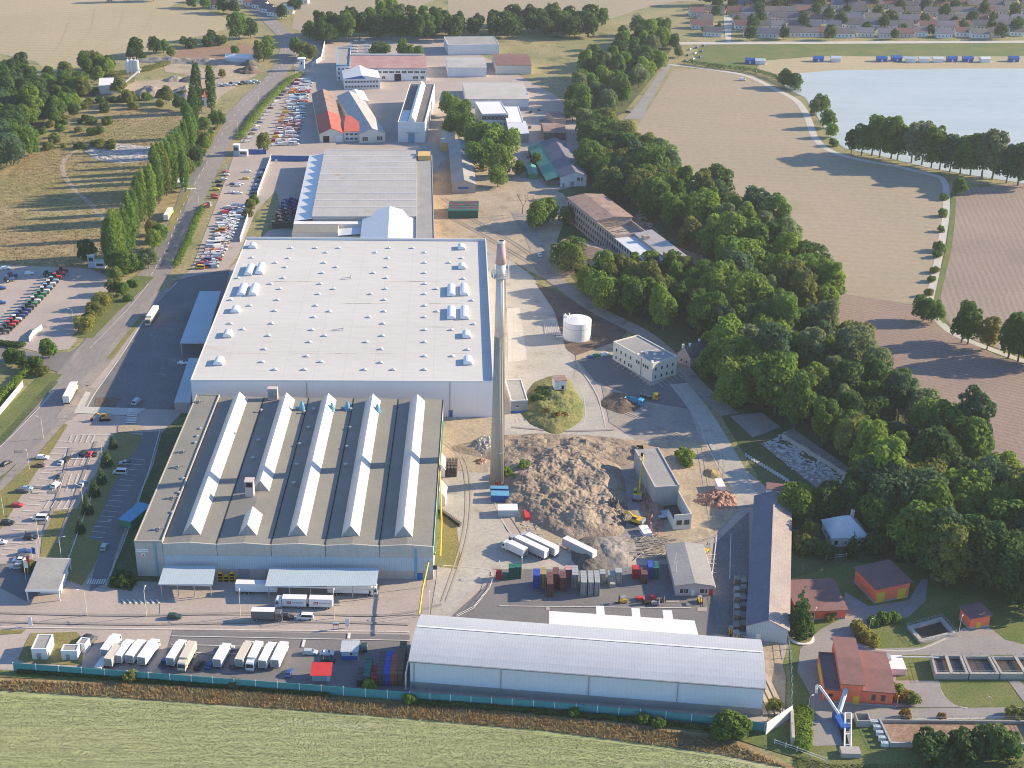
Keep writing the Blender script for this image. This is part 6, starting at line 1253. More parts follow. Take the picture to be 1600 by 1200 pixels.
# ================================================================ SEWAGE BASINS
def basin(label,q4,wh,water,wt=.45,depth=1.2,name='settling_basin',cross=0):
    q=[P(*p) for p in q4]; t=thing(name,label,'basin',q[0]); off=t.location; c=sum(q,Vector())/4
    mb=MB(); inn=[]
    for i in range(4):
        a,b=q[i],q[(i+1)%4]; d=(b-a).normalized(); nn=Vector((-d.y,d.x,0)); nn=nn if nn.dot(c-a)>0 else -nn
        e=d*wt*.0; mb.prism([a[:2],b[:2],(b+nn*wt)[:2],(a+nn*wt)[:2]] if (b-a).cross(nn).z>0 else [b[:2],a[:2],(a+nn*wt)[:2],(b+nn*wt)[:2]],0,wh+.003*i)
    mb.obj('wall',W_conc,t,off=off); inn=[p+(c-p).normalized()*wt*.5 for p in q]; MB().prism([p[:2] for p in (inn if (inn[1]-inn[0]).cross(inn[2]-inn[1]).z>0 else inn[::-1])],.0,max(.15,wh-depth)).obj('water',water,t,off=off)
    rm=MB()
    for i in range(4):
        a,b=q[i],q[(i+1)%4]; k=max(2,int((b-a).length/2.5))
        for j in range(k): p=a.lerp(b,j/k); rm.tube((p.x,p.y,wh),(p.x,p.y,wh+1.1),.04,4)
        for z in (.6,1.1): rm.tube((a.x,a.y,wh+z),(b.x,b.y,wh+z),.035,4)
    rm.obj('railing',X_steel,t,off=off)
    for i in range(cross):
        f=(i+1)/(cross+1); a=q[0].lerp(q[1],f); b=q[3].lerp(q[2],f); d=(b-a).normalized(); nn=Vector((d.y,-d.x,0))*.5
        MB().prism([(a-nn)[:2],(a+nn)[:2],(b+nn)[:2],(b-nn)[:2]],wh-.2,wh+.1).obj('walkway',W_conc,t,off=off)
    return t
basin('square sunken basin with pale slanted rim and dark water',[(1438,1007),(1494,993),(1471,967),(1416,982)],.9,G_sludge,1.4,.8)
basin('first aeration basin with four pale channels on its left side',[(1460,1062),(1512,1062),(1500,1032),(1452,1032)],2.2,G_sludge,.7,1.0,'aeration_basin',1)
basin('middle aeration basin with dark water',[(1514,1062),(1560,1062),(1544,1033),(1502,1033)],2.2,G_sludge,.7,1.0,'aeration_basin'); basin('right aeration basin with dark water and pale pipes',[(1562,1062),(1640,1062),(1622,1034),(1546,1034)],2.2,G_sludge,.7,1.0,'aeration_basin',1)
basin('long settling basin with pinkish foam behind three round bushes',[(1390,1168),(1620,1170),(1600,1132),(1372,1130)],1.6,G_foam,.6,.9)
t=thing('covered_channel','low white concrete inlet block right of the big orange building','structure block',P(1383,1052)); MB().box(-1.5,6,-1,6,0,2.4).obj('block',W_plain,t); MB().box(-1,2.2,3,5.5,2.4,3.2).obj('hatch',X_steel,t); MB().tube((5,5,2.6),(17,5,2.6),.2).obj('pipe',X_white,t)
t=thing('screw_conveyor','white inclined conveyor with big curved pipe beside the blue skip','conveyor',P(1324,1172)); a=P(1324,1172)
mb=MB(); n=P(1329,1096)-a
for s in (-1,1): mb.tube((s*.9,0,.6),(n.x*.5+s*.9,n.y*.62,2.2),.25,6)
for f in (.1,.4,.7,1): mb.tube((-.9+n.x*.5*f,n.y*.62*f,.6+1.6*f),(.9+n.x*.5*f,n.y*.62*f,.6+1.6*f),.22,6)
mb.obj('channel_frame',X_white,t); MB().prof([(0,.3),(n.y*.6,1.8),(n.y*.6,1.2),(0,.0)],-.8,.8,'x').obj('channel_bed',X_gap,t); MB().tube((0,n.y*.62,2.4),(n.x*.6,n.y*.95,5.2),.7,8).obj('screw_tube',W_bluerib,t)
mb=MB(); pp=[Vector((-.4,n.y*.55,3)),Vector((-3,n.y*.8,5)),Vector((-4.6,n.y*.95,6)),Vector((-5.4,n.y*.98,5.6)),Vector((-5.2,n.y*.95,3.6))]
for u,v_ in zip(pp,pp[1:]): mb.tube(u,v_,.4,8)
mb.obj('curved_pipe',X_white,t); MB().box(-2.4,3,-3.4,-.3,0,1.6).obj('foot_block',W_conc,t)
skip('waste_skip','blue open skip under the curved white pipe',1313,1132,ang((1302,1112),(1322,1146)),6.4,2.6,1.9,X_blue)
t=thing('grit_box','grey open concrete box right of the inclined conveyor','box',P(1338,1136)); mb=MB(); mb.box(0,4,0,.3,0,2.2); mb.box(0,4,3.4,3.7,0,2.2); mb.box(0,.3,.3,3.4,0,2.2); mb.box(3.7,4,.3,3.4,0,2.2); mb.obj('wall',W_conc,t); MB().box(.3,3.7,.3,3.4,0,.6).obj('floor',X_grey,t)
for i in range(5):
    t=thing('control_cabinet',f"pale cabinet, {('nearest','second','third','fourth','farthest')[i]} of the stepped group beside the foamy basin",'cabinet',P(1382-i*4.0,1166-i*8.5)); MB().box(-1,1,-.5,.5,0,1.3).obj('case',X_white,t); MB().box(-1.1,1.1,-.6,.6,1.3,1.42).obj('lid',W_bluerib,t)
t=thing('round_reed_bed','round pale stone circle beside the paved drive by the spruce','bed',P(1252,997)); MB().cyl(0,0,0,.5,4,4,24).obj('rim',X_white,t); MB().cyl(0,0,.5,.6,3.2,3.2,24).obj('bed',G_dry,t)
# timber beams right of warehouse
t=thing('platform_stack','stacks of long weathered planks right of the arched warehouse','timber',P(1203,1100),R(98)); 
for i in range(4): MB().box(-6+i*.3,12-i*2,-3+i*1.7,-1.6+i*1.7,0,1.2-.2*i).obj('plank_bundle',mat('weathered_plank',(.40,.34,.28),(.32,.27,.22),s=.4,s2=2,amt2=.25,stretch=(.2,1,1)) if 'weathered_plank' not in MATS else MATS['weathered_plank'],t)
# ================================================================ TREES AND PLANTS
def leaf_mesh(name,blobs,n,size,seed,up=.25,squash=1.0,droop=0):
    g_=np.random.default_rng(seed); b=np.array(blobs); w_=b[:,3]**2; k=g_.choice(len(b),n,p=w_/w_.sum())
    d=g_.normal(size=(n,3)); d/=np.linalg.norm(d,axis=1)[:,None]; d[:,2]=np.where(d[:,2]<-.6,-d[:,2],d[:,2])
    r=b[k,3]*(.72+.36*g_.random(n)**.7); c=b[k,:3]+d*r[:,None]*np.array([1,1,squash])
    inside=np.zeros(n,bool)
    for bb in b: inside|=(np.linalg.norm((c-bb[:3])/np.array([1,1,squash]),axis=1)<bb[3]*.62)
    c=c[~inside]; d=d[~inside]; n=len(c)
    nr=d+g_.normal(size=(n,3))*.55+np.array([0,0,up]); nr/=np.linalg.norm(nr,axis=1)[:,None]
    a=np.cross(nr,g_.normal(size=(n,3))); a/=np.linalg.norm(a,axis=1)[:,None]; bt=np.cross(nr,a)
    s=size*(.55+.8*g_.random(n))[:,None]; a*=s; bt*=s*.75
    v=np.stack([c-a,c-bt*.9+a*.1,c+a,c+bt],1).reshape(-1,3)
    me=bpy.data.meshes.new(name); me.vertices.add(4*n); me.vertices.foreach_set('co',v.ravel()); me.loops.add(4*n); me.loops.foreach_set('vertex_index',np.arange(4*n)); me.polygons.add(n); me.polygons.foreach_set('loop_start',np.arange(0,4*n,4)); me.update(); me.validate(); me.materials.append(T_leaf); return me
TREE={}
def blobs_round(seed,R_,zc,hz,n,br=(.22,.5)):
    q=random.Random(seed); out=[(0,0,zc,R_*.55)]
    for i in range(n):
        z=-1+2*(i+.5)/n; th=i*2.39996+q.random(); rr=math.sqrt(max(0,1-z*z)); f=q.uniform(.5,.92)
        if z<-.86: continue
        out.append((R_*f*rr*math.cos(th),R_*f*rr*math.sin(th),zc+hz*f*z,R_*q.uniform(*br)))
    return out
def tree_proto(kind,seed):
    q=random.Random(seed*7+1); t=thing({'b':'broadleaf_tree','p':'poplar_tree','c':'conifer_tree','s':'bush','w':'broad_willow','l':'tall_tree'}[kind],None,'tree')
    tr=MB()
    if kind in 'bwl':
        Rr,zc,hz,nb,nl,ls={'b':(5.4,6.9,6.0,30,4600,.50),'w':(6.8,6.6,5.6,38,5600,.50),'l':(4.3,8.8,8.2,32,4600,.46)}[kind]
        bl=blobs_round(seed,Rr,zc,hz,nb); me=leaf_mesh('crown',bl,nl,ls,seed)
        tr.tube((0,0,-.2),(.2,.1,zc*.6),.36,8,.22)
        for i in range(6): b=bl[1+i*3%len(bl)]; tr.tube((.15,.08,zc*.35+i*.25),(b[0]*.8,b[1]*.8,b[2]),.16,5,.05)
    elif kind=='p':
        bl=[(q.uniform(-.5,.5),q.uniform(-.5,.5),2.2+i*.95,(1.0+1.0*math.sin(min(1,(i+1)/8)*1.57))*(1 if i<13 else (20-i)/7.5)) for i in range(19)]
        bl+=[(1.1*math.cos(i*2.4),1.1*math.sin(i*2.4),3.5+i*.85,.8*(1-i/26)) for i in range(16)]
        me=leaf_mesh('crown',bl,3600,.36,seed,.1,1.5); tr.tube((0,0,-.2),(0,0,17),.3,7,.06)
        for i in range(4): tr.tube((0,0,3+i*3),(.9*math.cos(i*2),.9*math.sin(i*2),6+i*3),.09,4,.03)
    elif kind=='c':
        bl=[]
        for i in range(12):
            f=i/11; r=3.1*(1-f)**.85+.25
            for k in range(max(1,int(9*(1-f)))): a=2*math.pi*k/max(1,int(9*(1-f)))+i; bl.append((r*.62*math.cos(a),r*.62*math.sin(a),1.2+f*11.4-.4*(1-f),r*.42+.12))
        me=leaf_mesh('crown',bl,3600,.34,seed,-.1,.7); tr.tube((0,0,-.2),(0,0,12.4),.26,7,.04)
        for i in range(3): tr.tube((0,0,2+i*2.5),(1.6*math.cos(i*2.2),1.6*math.sin(i*2.2),1.7+i*2.5),.07,4,.03)
    else:
        bl=blobs_round(seed,2.3,1.5,1.4,14,(.34,.55)); me=leaf_mesh('crown',bl,1500,.34,seed)
        for i in range(5): tr.tube((0,0,-.1),(1.1*math.cos(i*1.26),1.1*math.sin(i*1.26),1.5),.07,4,.03)
    tr.obj('trunk' if kind!='s' else 'stem',T_bark,t); o=bpy.data.objects.new('crown',me); col.objects.link(o); o.parent=t; return t
GREENS={'dark':(.092,.165,.048),'mid':(.15,.25,.052),'bright':(.235,.335,.06),'olive':(.225,.25,.07),'blue':(.10,.175,.09),'yellow':(.34,.32,.08),'pale':(.24,.29,.14),'rust':(.29,.17,.05)}
TN={'dark':'dark green','mid':'mid green','bright':'bright green','olive':'olive green','blue':'bluish green','yellow':'yellowish','pale':'pale grey green','rust':'rusty'}
KN={'b':'round tree','p':'slender poplar','c':'conifer','s':'bush','w':'broad bushy tree','l':'tall tree'}
def tree(kind,px,py,tone,s,group='trees',desc=None,var=None,sxy=1,label=None,pos=None):
    v=(kind,rnd.randrange(4) if kind in 'bl' else rnd.randrange(3)) if var is None else (kind,var)
    PROTO.setdefault(v,lambda v=v:tree_proto(v[0],v[1]+3)); c=GREENS[tone]; f=rnd.uniform(.85,1.18); c=tuple(x*f for x in c)
    o=place(v,PROTO,pos or P(px,py),rnd.uniform(0,6.28),c); o.scale=(s*sxy,s*sxy,s*rnd.uniform(.94,1.08)); o['category']='bush' if kind=='s' else 'tree'
    if 'label' in o: del o['label']
    o['group']=group
    if label: o['label']=label
    else: PEND.append((o,desc or f'{TN[tone]} {KN[kind]}',(px,py)))
    return o
def inpoly(x,y,p):
    r=False; j=len(p)-1
    for i in range(len(p)):
        if (p[i][1]>y)!=(p[j][1]>y) and x<(p[j][0]-p[i][0])*(y-p[i][1])/(p[j][1]-p[i][1])+p[i][0]: r=not r
        j=i
    return r
def wood(poly,gap,tones,kinds,smin,smax,group,seed,nmax,desc=''):
    q=random.Random(seed); pts=[]; xs=[p[0] for p in poly]; ys=[p[1] for p in poly]; tries=0
    while len(pts)<nmax and tries<6000:
        tries+=1; x=q.uniform(min(xs),max(xs)); y=q.uniform(min(ys),max(ys))
        if not inpoly(x,y,poly): continue
        g3=P(x,y)
        if any((g3-k[2]).length<gap for k in pts): continue
        pts.append((x,y,g3)); k=q.choice(kinds); tn=q.choice(tones); tree(k,x,y,tn,q.uniform(smin,smax),group,f'{TN[tn]} {desc} {KN[k]}')
    return len(pts)
n1=wood([(1010,268),(1070,292),(1135,330),(1200,372),(1256,426),(1292,480),(1342,572),(1415,640),(1495,702),(1585,772),(1650,818),(1650,935),(1590,930),(1560,905),(1460,892),(1395,868),(1372,800),(1352,745),(1310,722),(1262,695),(1200,655),(1150,615),(1120,585),(1100,520),(1080,470),(1130,450),(1110,405),(1060,390),(1000,340)],9.0,['dark','mid','mid','mid','blue','bright','olive','bright','pale'],'bbwll',1.05,1.75,'woodland trees',3,150,'woodland')
n2=wood([(912,455),(940,440),(1000,432),(1060,442),(1100,470),(1130,520),(1090,528),(1040,522),(990,502),(940,484)],8.0,['mid','bright','mid','olive','bright'],'bll',.95,1.25,'woodland edge trees',4,34,'woodland edge')
n3=wood([(915,300),(918,235),(945,205),(985,232),(1040,268),(1050,300),(1000,332),(960,320)],8.5,['dark','mid','olive','blue'],'bbw',1.1,1.6,'woodland trees',5,34,'woodland')
n4=wood([(890,190),(905,120),(935,95),(985,70),(1000,50),(1040,55),(1048,80),(1025,118),(1000,142),(975,166),(940,225),(912,230)],12,['mid','dark','mid','pale','bright'],'blb',1.0,1.5,'woodland trees',6,46,'lane')
n5=wood([(-40,120),(10,122),(45,128),(62,160),(72,190),(55,225),(25,262),(-40,285)],10,['dark','dark','mid','blue','bright'],'bbwl',1.1,1.7,'trees of the western wood',7,40,'western wood')
FARW=[]
def far_wood(poly,gap,smin,smax,seed,nmax):
    q=random.Random(seed); pts=[]; xs=[k[0] for k in poly]; ys=[k[1] for k in poly]
    for _ in range(5000):
        x=q.uniform(min(xs),max(xs)); y=q.uniform(min(ys),max(ys)); g3=P(x,y)
        if len(pts)<nmax and inpoly(x,y,poly) and all((g3-k).length>gap for k in pts): pts.append(g3); FARW.append((g3,q.uniform(smin,smax),q.uniform(0,6.28),q.randrange(3)))
far_wood([(1095,8),(1600,2),(1600,9),(1095,14)],14,.9,1.6,22,34); far_wood([(1100,18),(1600,14),(1600,62),(1110,64)],22,.6,1.1,23,44)
far_wood([(695,48),(760,40),(840,36),(935,42),(935,62),(840,58),(760,60),(700,66)],11,1.0,1.5,18,30)
fm=[leaf_mesh('far_crown',blobs_round(60+k,5.4,6.9,6.0,26,(.22,.5)),900,1.0,60+k) for k in range(3)]
fc=[]
for m in fm: c=np.empty(len(m.vertices)*3); m.vertices.foreach_get('co',c); fc.append(c.reshape(-1,3)); bpy.data.meshes.remove(m)
vv=[]
for g3,s,r,k in FARW:
    c=fc[k]*s; cs,sn=math.cos(r),math.sin(r); vv.append(np.stack([c[:,0]*cs-c[:,1]*sn+g3.x,c[:,0]*sn+c[:,1]*cs+g3.y,c[:,2]],1))
vv=np.concatenate(vv); n=len(vv)//4; me=bpy.data.meshes.new('far_trees'); me.vertices.add(4*n); me.vertices.foreach_set('co',vv.ravel()); me.loops.add(4*n); me.loops.foreach_set('vertex_index',np.arange(4*n)); me.polygons.add(n); me.polygons.foreach_set('loop_start',np.arange(0,4*n,4)); me.update(); me.validate(); me.materials.append(T_leaf)
o=bpy.data.objects.new('far_trees',me); col.objects.link(o); o.color=(.10,.16,.055,1); tag(o,'distant trees among the lakeside village and beyond the upper yard','far trees',None,'stuff')
n8=wood([(80,112),(130,104),(178,112),(192,128),(160,140),(150,150),(110,186),(82,196),(66,180),(70,150)],8,['mid','dark','olive','bright','mid'],'bbs',.7,1.1,'trees of the western wood',19,30,'plant side')
n9=wood([(300,262),(325,214),(340,186),(346,190),(326,226),(308,264),(286,286)],5,['mid','bright','olive','mid'],'bs',.55,.95,'roadside trees',20,16,'roadside')
n6=wood([(478,60),(540,50),(640,48),(690,40),(700,60),(650,66),(560,64),(500,72)],11,['dark','mid','dark'],'bl',1.0,1.5,'trees behind the upper yard',8,26,'upper yard')
for (a,b) in ((1012,315),(1030,330),(1140,420)): pass
T_=[('p',176,417,'bright',1.3),('p',192,412,'mid',1.4),('p',212,372,'mid',1.35),('p',239,332,'bright',1.4),('p',249,318,'mid',1.5),('p',261,306,'olive',1.55),('p',268,302,'mid',1.6),('p',274,284,'mid',1.5),('p',281,276,'mid',1.5),('p',291,258,'mid',1.4),('p',300,246,'mid',1.4),('p',172,420,'mid',1.35),('p',180,424,'mid',1.55),('p',186,421,'bright',1.49),('p',200,402,'mid',1.49),('p',206,398,'mid',1.62),('p',219,350,'mid',1.35),('p',226,345,'bright',1.42),('p',234,343,'mid',1.49),('p',246,312,'mid',1.62),('p',252,308,'mid',1.69),('p',258,304,'mid',1.62),('p',264,300,'bright',1.62),('p',270,296,'mid',1.62),('p',284,268,'mid',1.55),('p',297,232,'mid',1.55),('p',304,216,'dark',1.69),('p',309,178,'dark',1.76),('p',331,176,'dark',1.62),('p',303,236,'mid',1.49),('p',290,300,'mid',1.35),
('b',138,414,'dark',0.95),('w',194,428,'mid',0.95),('b',232,420,'pale',0.85),('b',240,390,'bright',0.75),('b',249,378,'mid',0.80),('b',238,368,'yellow',0.60),('b',214,424,'mid',0.70),('w',306,255,'dark',0.80),('b',312,230,'olive',0.80),('b',320,205,'mid',0.70),
('b',182,443,'olive',0.62),('b',178,460,'olive',0.60),('b',192,462,'mid',0.55),('w',160,482,'yellow',0.60),('w',148,496,'olive',0.55),('w',134,518,'yellow',0.62),('b',168,478,'olive',0.50),('b',142,508,'olive',0.55),('s',208,448,'mid',1.00),('s',200,470,'mid',0.90),
('b',20,570,'mid',0.60),('b',33,574,'dark',0.55),('b',58,578,'mid',0.50),('b',77,560,'mid',0.70),('s',45,580,'olive',1.10),('s',66,586,'olive',1.20),
('b',103,140,'mid',1.00),('b',118,148,'bright',0.90),('b',92,158,'yellow',0.80),('b',122,138,'dark',0.90),('b',108,166,'dark',0.95),('b',92,180,'mid',0.80),('b',117,182,'dark',0.70),('b',140,118,'mid',0.90),('b',155,112,'mid',0.80),('b',172,110,'dark',0.80),('b',186,148,'olive',1.00),('b',200,164,'olive',0.80),('b',260,162,'olive',0.90),('b',250,170,'yellow',0.50),('b',280,172,'dark',0.75),('b',348,122,'yellow',0.50),('b',267,90,'olive',0.60),('b',212,88,'dark',1.10),('b',244,84,'dark',1.00),('b',256,82,'mid',0.80),('b',205,92,'blue',0.60),('s',220,92,'dark',1.60),('b',368,86,'mid',0.60),('b',374,62,'mid',1.60),('b',392,60,'dark',1.20),('b',412,96,'mid',1.20),('l',405,98,'olive',1.10),('l',420,92,'bright',1.10),('b',464,86,'mid',1.00),('b',476,90,'olive',0.90),('b',486,94,'olive',0.95),('b',472,98,'mid',0.60),('b',462,20,'dark',1.10),('l',596,40,'bright',1.40),('l',610,38,'bright',1.50),('l',622,44,'pale',1.40),
('b',588,90,'dark',0.90),('b',600,88,'mid',0.85),('l',628,90,'mid',0.90),('b',640,92,'bright',0.80),('b',654,92,'mid',0.80),
('b',412,236,'olive',0.85),('b',392,330,'olive',0.50),('b',398,322,'mid',0.50),('s',388,338,'olive',1.10),
('b',702,182,'mid',1.23),('b',712,190,'bright',1.04),('b',716,206,'bright',1.30),('b',706,214,'mid',1.17),('b',728,220,'mid',1.30),('w',746,232,'mid',1.43),('w',764,240,'mid',1.56),('w',782,246,'bright',1.56),('w',756,262,'mid',1.43),('b',780,276,'bright',1.43),('b',778,292,'bright',1.04),('b',812,274,'dark',0.70),('b',838,260,'mid',0.60),('b',716,196,'bright',1.17),('l',724,205,'mid',1.30),
('b',842,352,'bright',1.10),('b',856,348,'bright',1.05),('b',836,360,'mid',0.80),('b',886,352,'olive',0.80),('w',886,418,'mid',1.25),('w',895,425,'olive',1.00),
('w',1142,632,'bright',1.10),('b',1120,560,'bright',1.10),('b',1108,590,'mid',1.10),('b',1140,590,'olive',0.90),('w',1243,808,'bright',0.95),('b',1262,845,'olive',0.60),('s',1246,846,'yellow',1.20),('l',1016,446,'dark',0.90),('b',1355,790,'dark',1.30),('b',1395,815,'bright',1.20),('b',1378,770,'bright',1.10),
('c',1248,990,'dark',1.35),('c',1330,868,'dark',0.80),('c',177,700,'blue',0.52),('c',167,728,'blue',0.68),('c',159,755,'blue',0.58),('c',148,775,'blue',0.62),('c',137,802,'blue',0.62),('c',126,832,'blue',0.54),
('s',1140,1148,'mid',1.90),('s',1152,1146,'mid',1.50),('s',1130,1148,'mid',1.30),('s',578,1078,'bright',0.90),('s',205,1062,'olive',0.90),('s',366,1073,'olive',0.70),('s',640,1098,'mid',0.80),('s',1004,1128,'mid',0.80),('s',1028,1135,'mid',0.80),('s',895,1118,'mid',0.70),('s',1210,1108,'olive',0.90),
('s',1455,1183,'dark',2.10),('s',1502,1184,'dark',2.10),('s',1556,1178,'dark',2.40),('l',1455,905,'dark',1.40),('l',1478,915,'olive',1.50),('l',1500,902,'dark',1.50),('l',1530,915,'dark',1.50),('b',1560,922,'dark',1.50),('b',1590,935,'dark',1.50),('b',1612,950,'dark',1.40),('b',1280,812,'dark',1.00),('b',1300,806,'dark',1.00),('b',1330,812,'dark',1.10),('s',1288,868,'dark',1.50),('s',1365,862,'dark',1.80),('s',1258,862,'olive',1.60),('s',1405,1092,'yellow',1.00),('s',1415,1094,'rust',1.00),('s',1425,1098,'olive',0.90),('s',1398,1086,'bright',1.00),('s',1340,985,'yellow',0.90),('s',1346,992,'yellow',1.00),('s',1354,1001,'yellow',1.00),('s',1362,1006,'yellow',1.00),('s',1364,976,'mid',0.90),('s',1380,972,'mid',1.00),('s',1396,970,'mid',0.90),('s',1295,968,'yellow',0.70),('s',1470,1125,'rust',0.60),('s',1414,1124,'rust',0.80),('s',1582,1122,'olive',1.00),('s',1598,1122,'olive',0.90),
('s',50,893,'olive',1.10),('s',45,890,'olive',0.90),('s',186,912,'dark',1.20),('s',197,912,'dark',1.20),('s',1069,718,'bright',1.40),('s',1072,728,'mid',1.00),('s',820,738,'mid',1.20),('s',806,752,'bright',0.80),('s',790,745,'bright',1.00),('s',866,606,'olive',0.80),('s',842,632,'dark',1.30),('s',850,625,'dark',1.30),('s',846,618,'mid',1.10),('s',855,652,'rust',1.00),('s',868,656,'rust',1.00),('s',880,655,'rust',0.90),
('b',1275,180,'pale',0.88),('b',1283,178,'mid',1.00),('b',1293,200,'mid',0.94),('b',1298,215,'bright',0.75),('s',1302,228,'mid',1.30),('b',1225,136,'mid',1.00),('b',1242,140,'dark',0.88),('b',1235,138,'mid',0.88),
('l',1330,240,'dark',1.09),('l',1346,243,'mid',1.38),('l',1362,243,'mid',1.74),('l',1374,246,'mid',1.59),('l',1392,248,'mid',1.67),('l',1402,250,'mid',1.52),('l',1424,254,'pale',1.59),('l',1440,258,'pale',1.67),('l',1455,262,'mid',1.59),('l',1468,265,'mid',1.52),('l',1484,268,'blue',1.45),('l',1500,272,'mid',1.59),('l',1516,274,'mid',1.59),('l',1534,276,'pale',1.81),('l',1550,280,'pale',1.81),('l',1572,286,'blue',1.45),('l',1590,290,'dark',1.74),('l',1610,292,'dark',1.89),
('b',1498,305,'mid',0.75),('b',1442,502,'mid',0.96),('b',1456,504,'mid',0.84),('l',1502,536,'mid',1.20),('l',1512,538,'mid',1.14),('l',1542,546,'yellow',0.96),('l',1575,560,'mid',1.32),('l',1590,566,'mid',1.32),('b',1614,570,'mid',1.32),
('s',1474,312,'mid',1.10),('s',1473,338,'mid',1.20),('s',1470,362,'olive',0.90),('s',1467,392,'mid',1.40),('s',1464,402,'mid',1.00),('s',1460,426,'olive',1.00),('s',1455,440,'mid',0.90),('s',1450,462,'olive',1.00),
('b',300,12,'mid',0.90),('b',320,14,'mid',0.90),('b',350,20,'dark',1.10),('b',365,22,'dark',1.00),('b',440,30,'dark',0.90),('b',240,2,'dark',1.00),('b',200,3,'dark',0.90),('b',170,4,'dark',0.90),('s',300,75,'dark',2.00),('s',325,72,'dark',2.00),('s',345,70,'mid',2.20),('b',287,72,'mid',0.60),('b',330,66,'mid',0.70),('b',1060,90,'pale',0.70),('b',1052,76,'blue',0.90),('b',1100,52,'mid',0.50),('b',862,32,'mid',1.20),('b',880,46,'mid',1.20),('b',898,58,'dark',1.30),('b',920,50,'mid',1.20),('b',940,40,'mid',1.10)]
TG={'p':'roadside poplars','b':'scattered trees','w':'broad bushy trees','l':'tall shore and verge trees','c':'conifers','s':'bushes'}
for (k,a,b,tn,s) in T_: tree(k,a,b,tn,s,TG[k])
for i in range(60):                        # low bushes of the rough meadow and verges
    x=rnd.uniform(60,175); y=rnd.uniform(185,238)
    if rnd.random()<.5: x=rnd.uniform(100,330); y=rnd.uniform(148,176)
    tree('s',x,y,rnd.choice(('olive','mid','olive','dark')),rnd.uniform(.7,1.6),'scrub bushes',None)
def bare(px,py,h,label):
    t=thing('bare_tree',label,'tree',P(px,py)); mb=MB(); q=random.Random(int(px))
    def br(p,d,l,r,n):
        e=p+d*l; mb.tube(p,e,r,5,r*.6)
        if n: 
            for k in range(3): br(e,(d+Vector((q.uniform(-.6,.6),q.uniform(-.6,.6),q.uniform(-.1,.5)))).normalized(),l*.7,r*.55,n-1)
    br(Vector((0,0,0)),Vector((.05,0,1)),h*.36,.28,4); mb.obj('branches',T_bark,t)
bare(816,335,13,'leafless tree on the sandy yard left of two bright trees'); bare(826,338,12,'second leafless tree close to the bright green trees')
# hedges
def hedge(label,pts,wd,h,tone,n,name='hedge'):
    q=random.Random(len(pts)+int(pts[0][0])); L=line_pts(pts); bl=[]; off=L[0]
    for a,b in zip(L,L[1:]):
        d=(b-a); k=max(1,int(d.length/(wd*.6)))
        for i in range(k): p=a+d*(i/k)-off; bl.append((p.x+q.uniform(-.3,.3),p.y+q.uniform(-.3,.3),h*.45,wd*.55*q.uniform(.85,1.1)))
    me=leaf_mesh('foliage',bl,n,.36,7,.3,h/wd*.9); t=thing(name,label,'hedge',off); o=bpy.data.objects.new('foliage',me); col.objects.link(o); o.parent=t; o.color=(*GREENS[tone],1)
    mb=MB(); 
    for b in bl[::3]: mb.tube((b[0],b[1],0),(b[0],b[1],h*.5),.08,4)
    mb.obj('stem',T_bark,t)
hedge('row of clipped green hedge between slip road and dense lower lot',[(276,418),(288,392),(298,370),(306,348),(317,328)],3.2,4.2,'mid',7000)
hedge('long green hedge along the main road beside the upper lot',[(378,216),(390,198),(410,172),(430,150),(452,130),(474,116)],5,3.5,'bright',9000)
hedge('clipped ivy hedge strip beside the paved square of the sewage works',[(1253,1166),(1253,1140),(1253,1112)],5,2.6,'bright',5000)
hedge('green scrub hedge at the left edge beside the main road',[(-30,650),(0,624),(30,594),(60,572)],4,2.6,'bright',5000)
hedge('overgrown scrub behind the turquoise fence foot',[(30,1051),(140,1058),(250,1067),(400,1079),(520,1088)],1.3,1.1,'dark',7000,'scrub_strip')
hedge('overgrown scrub at the fence foot below the arched warehouse',[(640,1098),(800,1110),(1000,1128),(1120,1141)],1.8,1.3,'dark',8000,'scrub_strip')
hedge('shrubs along the lakeside path',[(1070,100),(1130,108),(1180,114),(1225,130),(1250,145)],5,4,'dark',6000)
hedge('brush line at the foot of the stubble field',[(150,122),(185,118),(230,110),(262,100)],8,3.5,'olive',6000)
hedge('low shrubs between machinery lot and lane',[(0,538),(20,541),(34,541)],4,2,'dark',1800)
# ---------------------------------------------------------------- grass nobody could count
def tufts(name,label,poly,n,h,wd,m,seed,dens=None):
    g_=np.random.default_rng(seed); A=np.array([P(*p)[:2] for p in poly]); lo,hi=A.min(0),A.max(0); pts=[]
    while len(pts)<n:
        c=lo+(hi-lo)*g_.random((n*3,2)); ins=np.zeros(len(c),bool); j=len(A)-1
        for i in range(len(A)):
            yi,yj=A[i,1],A[j,1]
            cond=((yi>c[:,1])!=(yj>c[:,1]))&(c[:,0]<(A[j,0]-A[i,0])*(c[:,1]-yi)/(yj-yi+1e-9)+A[i,0]); ins^=cond; j=i
        pts=list(pts)+list(c[ins])
    c=np.array(pts[:n]); a=g_.random(n)*6.283; hh=h*(.5+g_.random(n)); ww=wd*(.6+.8*g_.random(n)); tl=g_.normal(size=(n,2))*h*.45
    d=np.stack([np.cos(a),np.sin(a)],1)*ww[:,None]; z0=np.full((n,1),.0)
    v=np.stack([np.hstack([c-d,z0]),np.hstack([c+d,z0]),np.hstack([c+tl,hh[:,None]])],1).reshape(-1,3)
    me=bpy.data.meshes.new(name); me.vertices.add(3*n); me.vertices.foreach_set('co',v.ravel()); me.loops.add(3*n); me.loops.foreach_set('vertex_index',np.arange(3*n)); me.polygons.add(n); me.polygons.foreach_set('loop_start',np.arange(0,3*n,3)); me.update(); me.validate(); me.materials.append(m)
    o=bpy.data.objects.new(name,me); col.objects.link(o); return tag(o,label,'grass',None,'stuff')
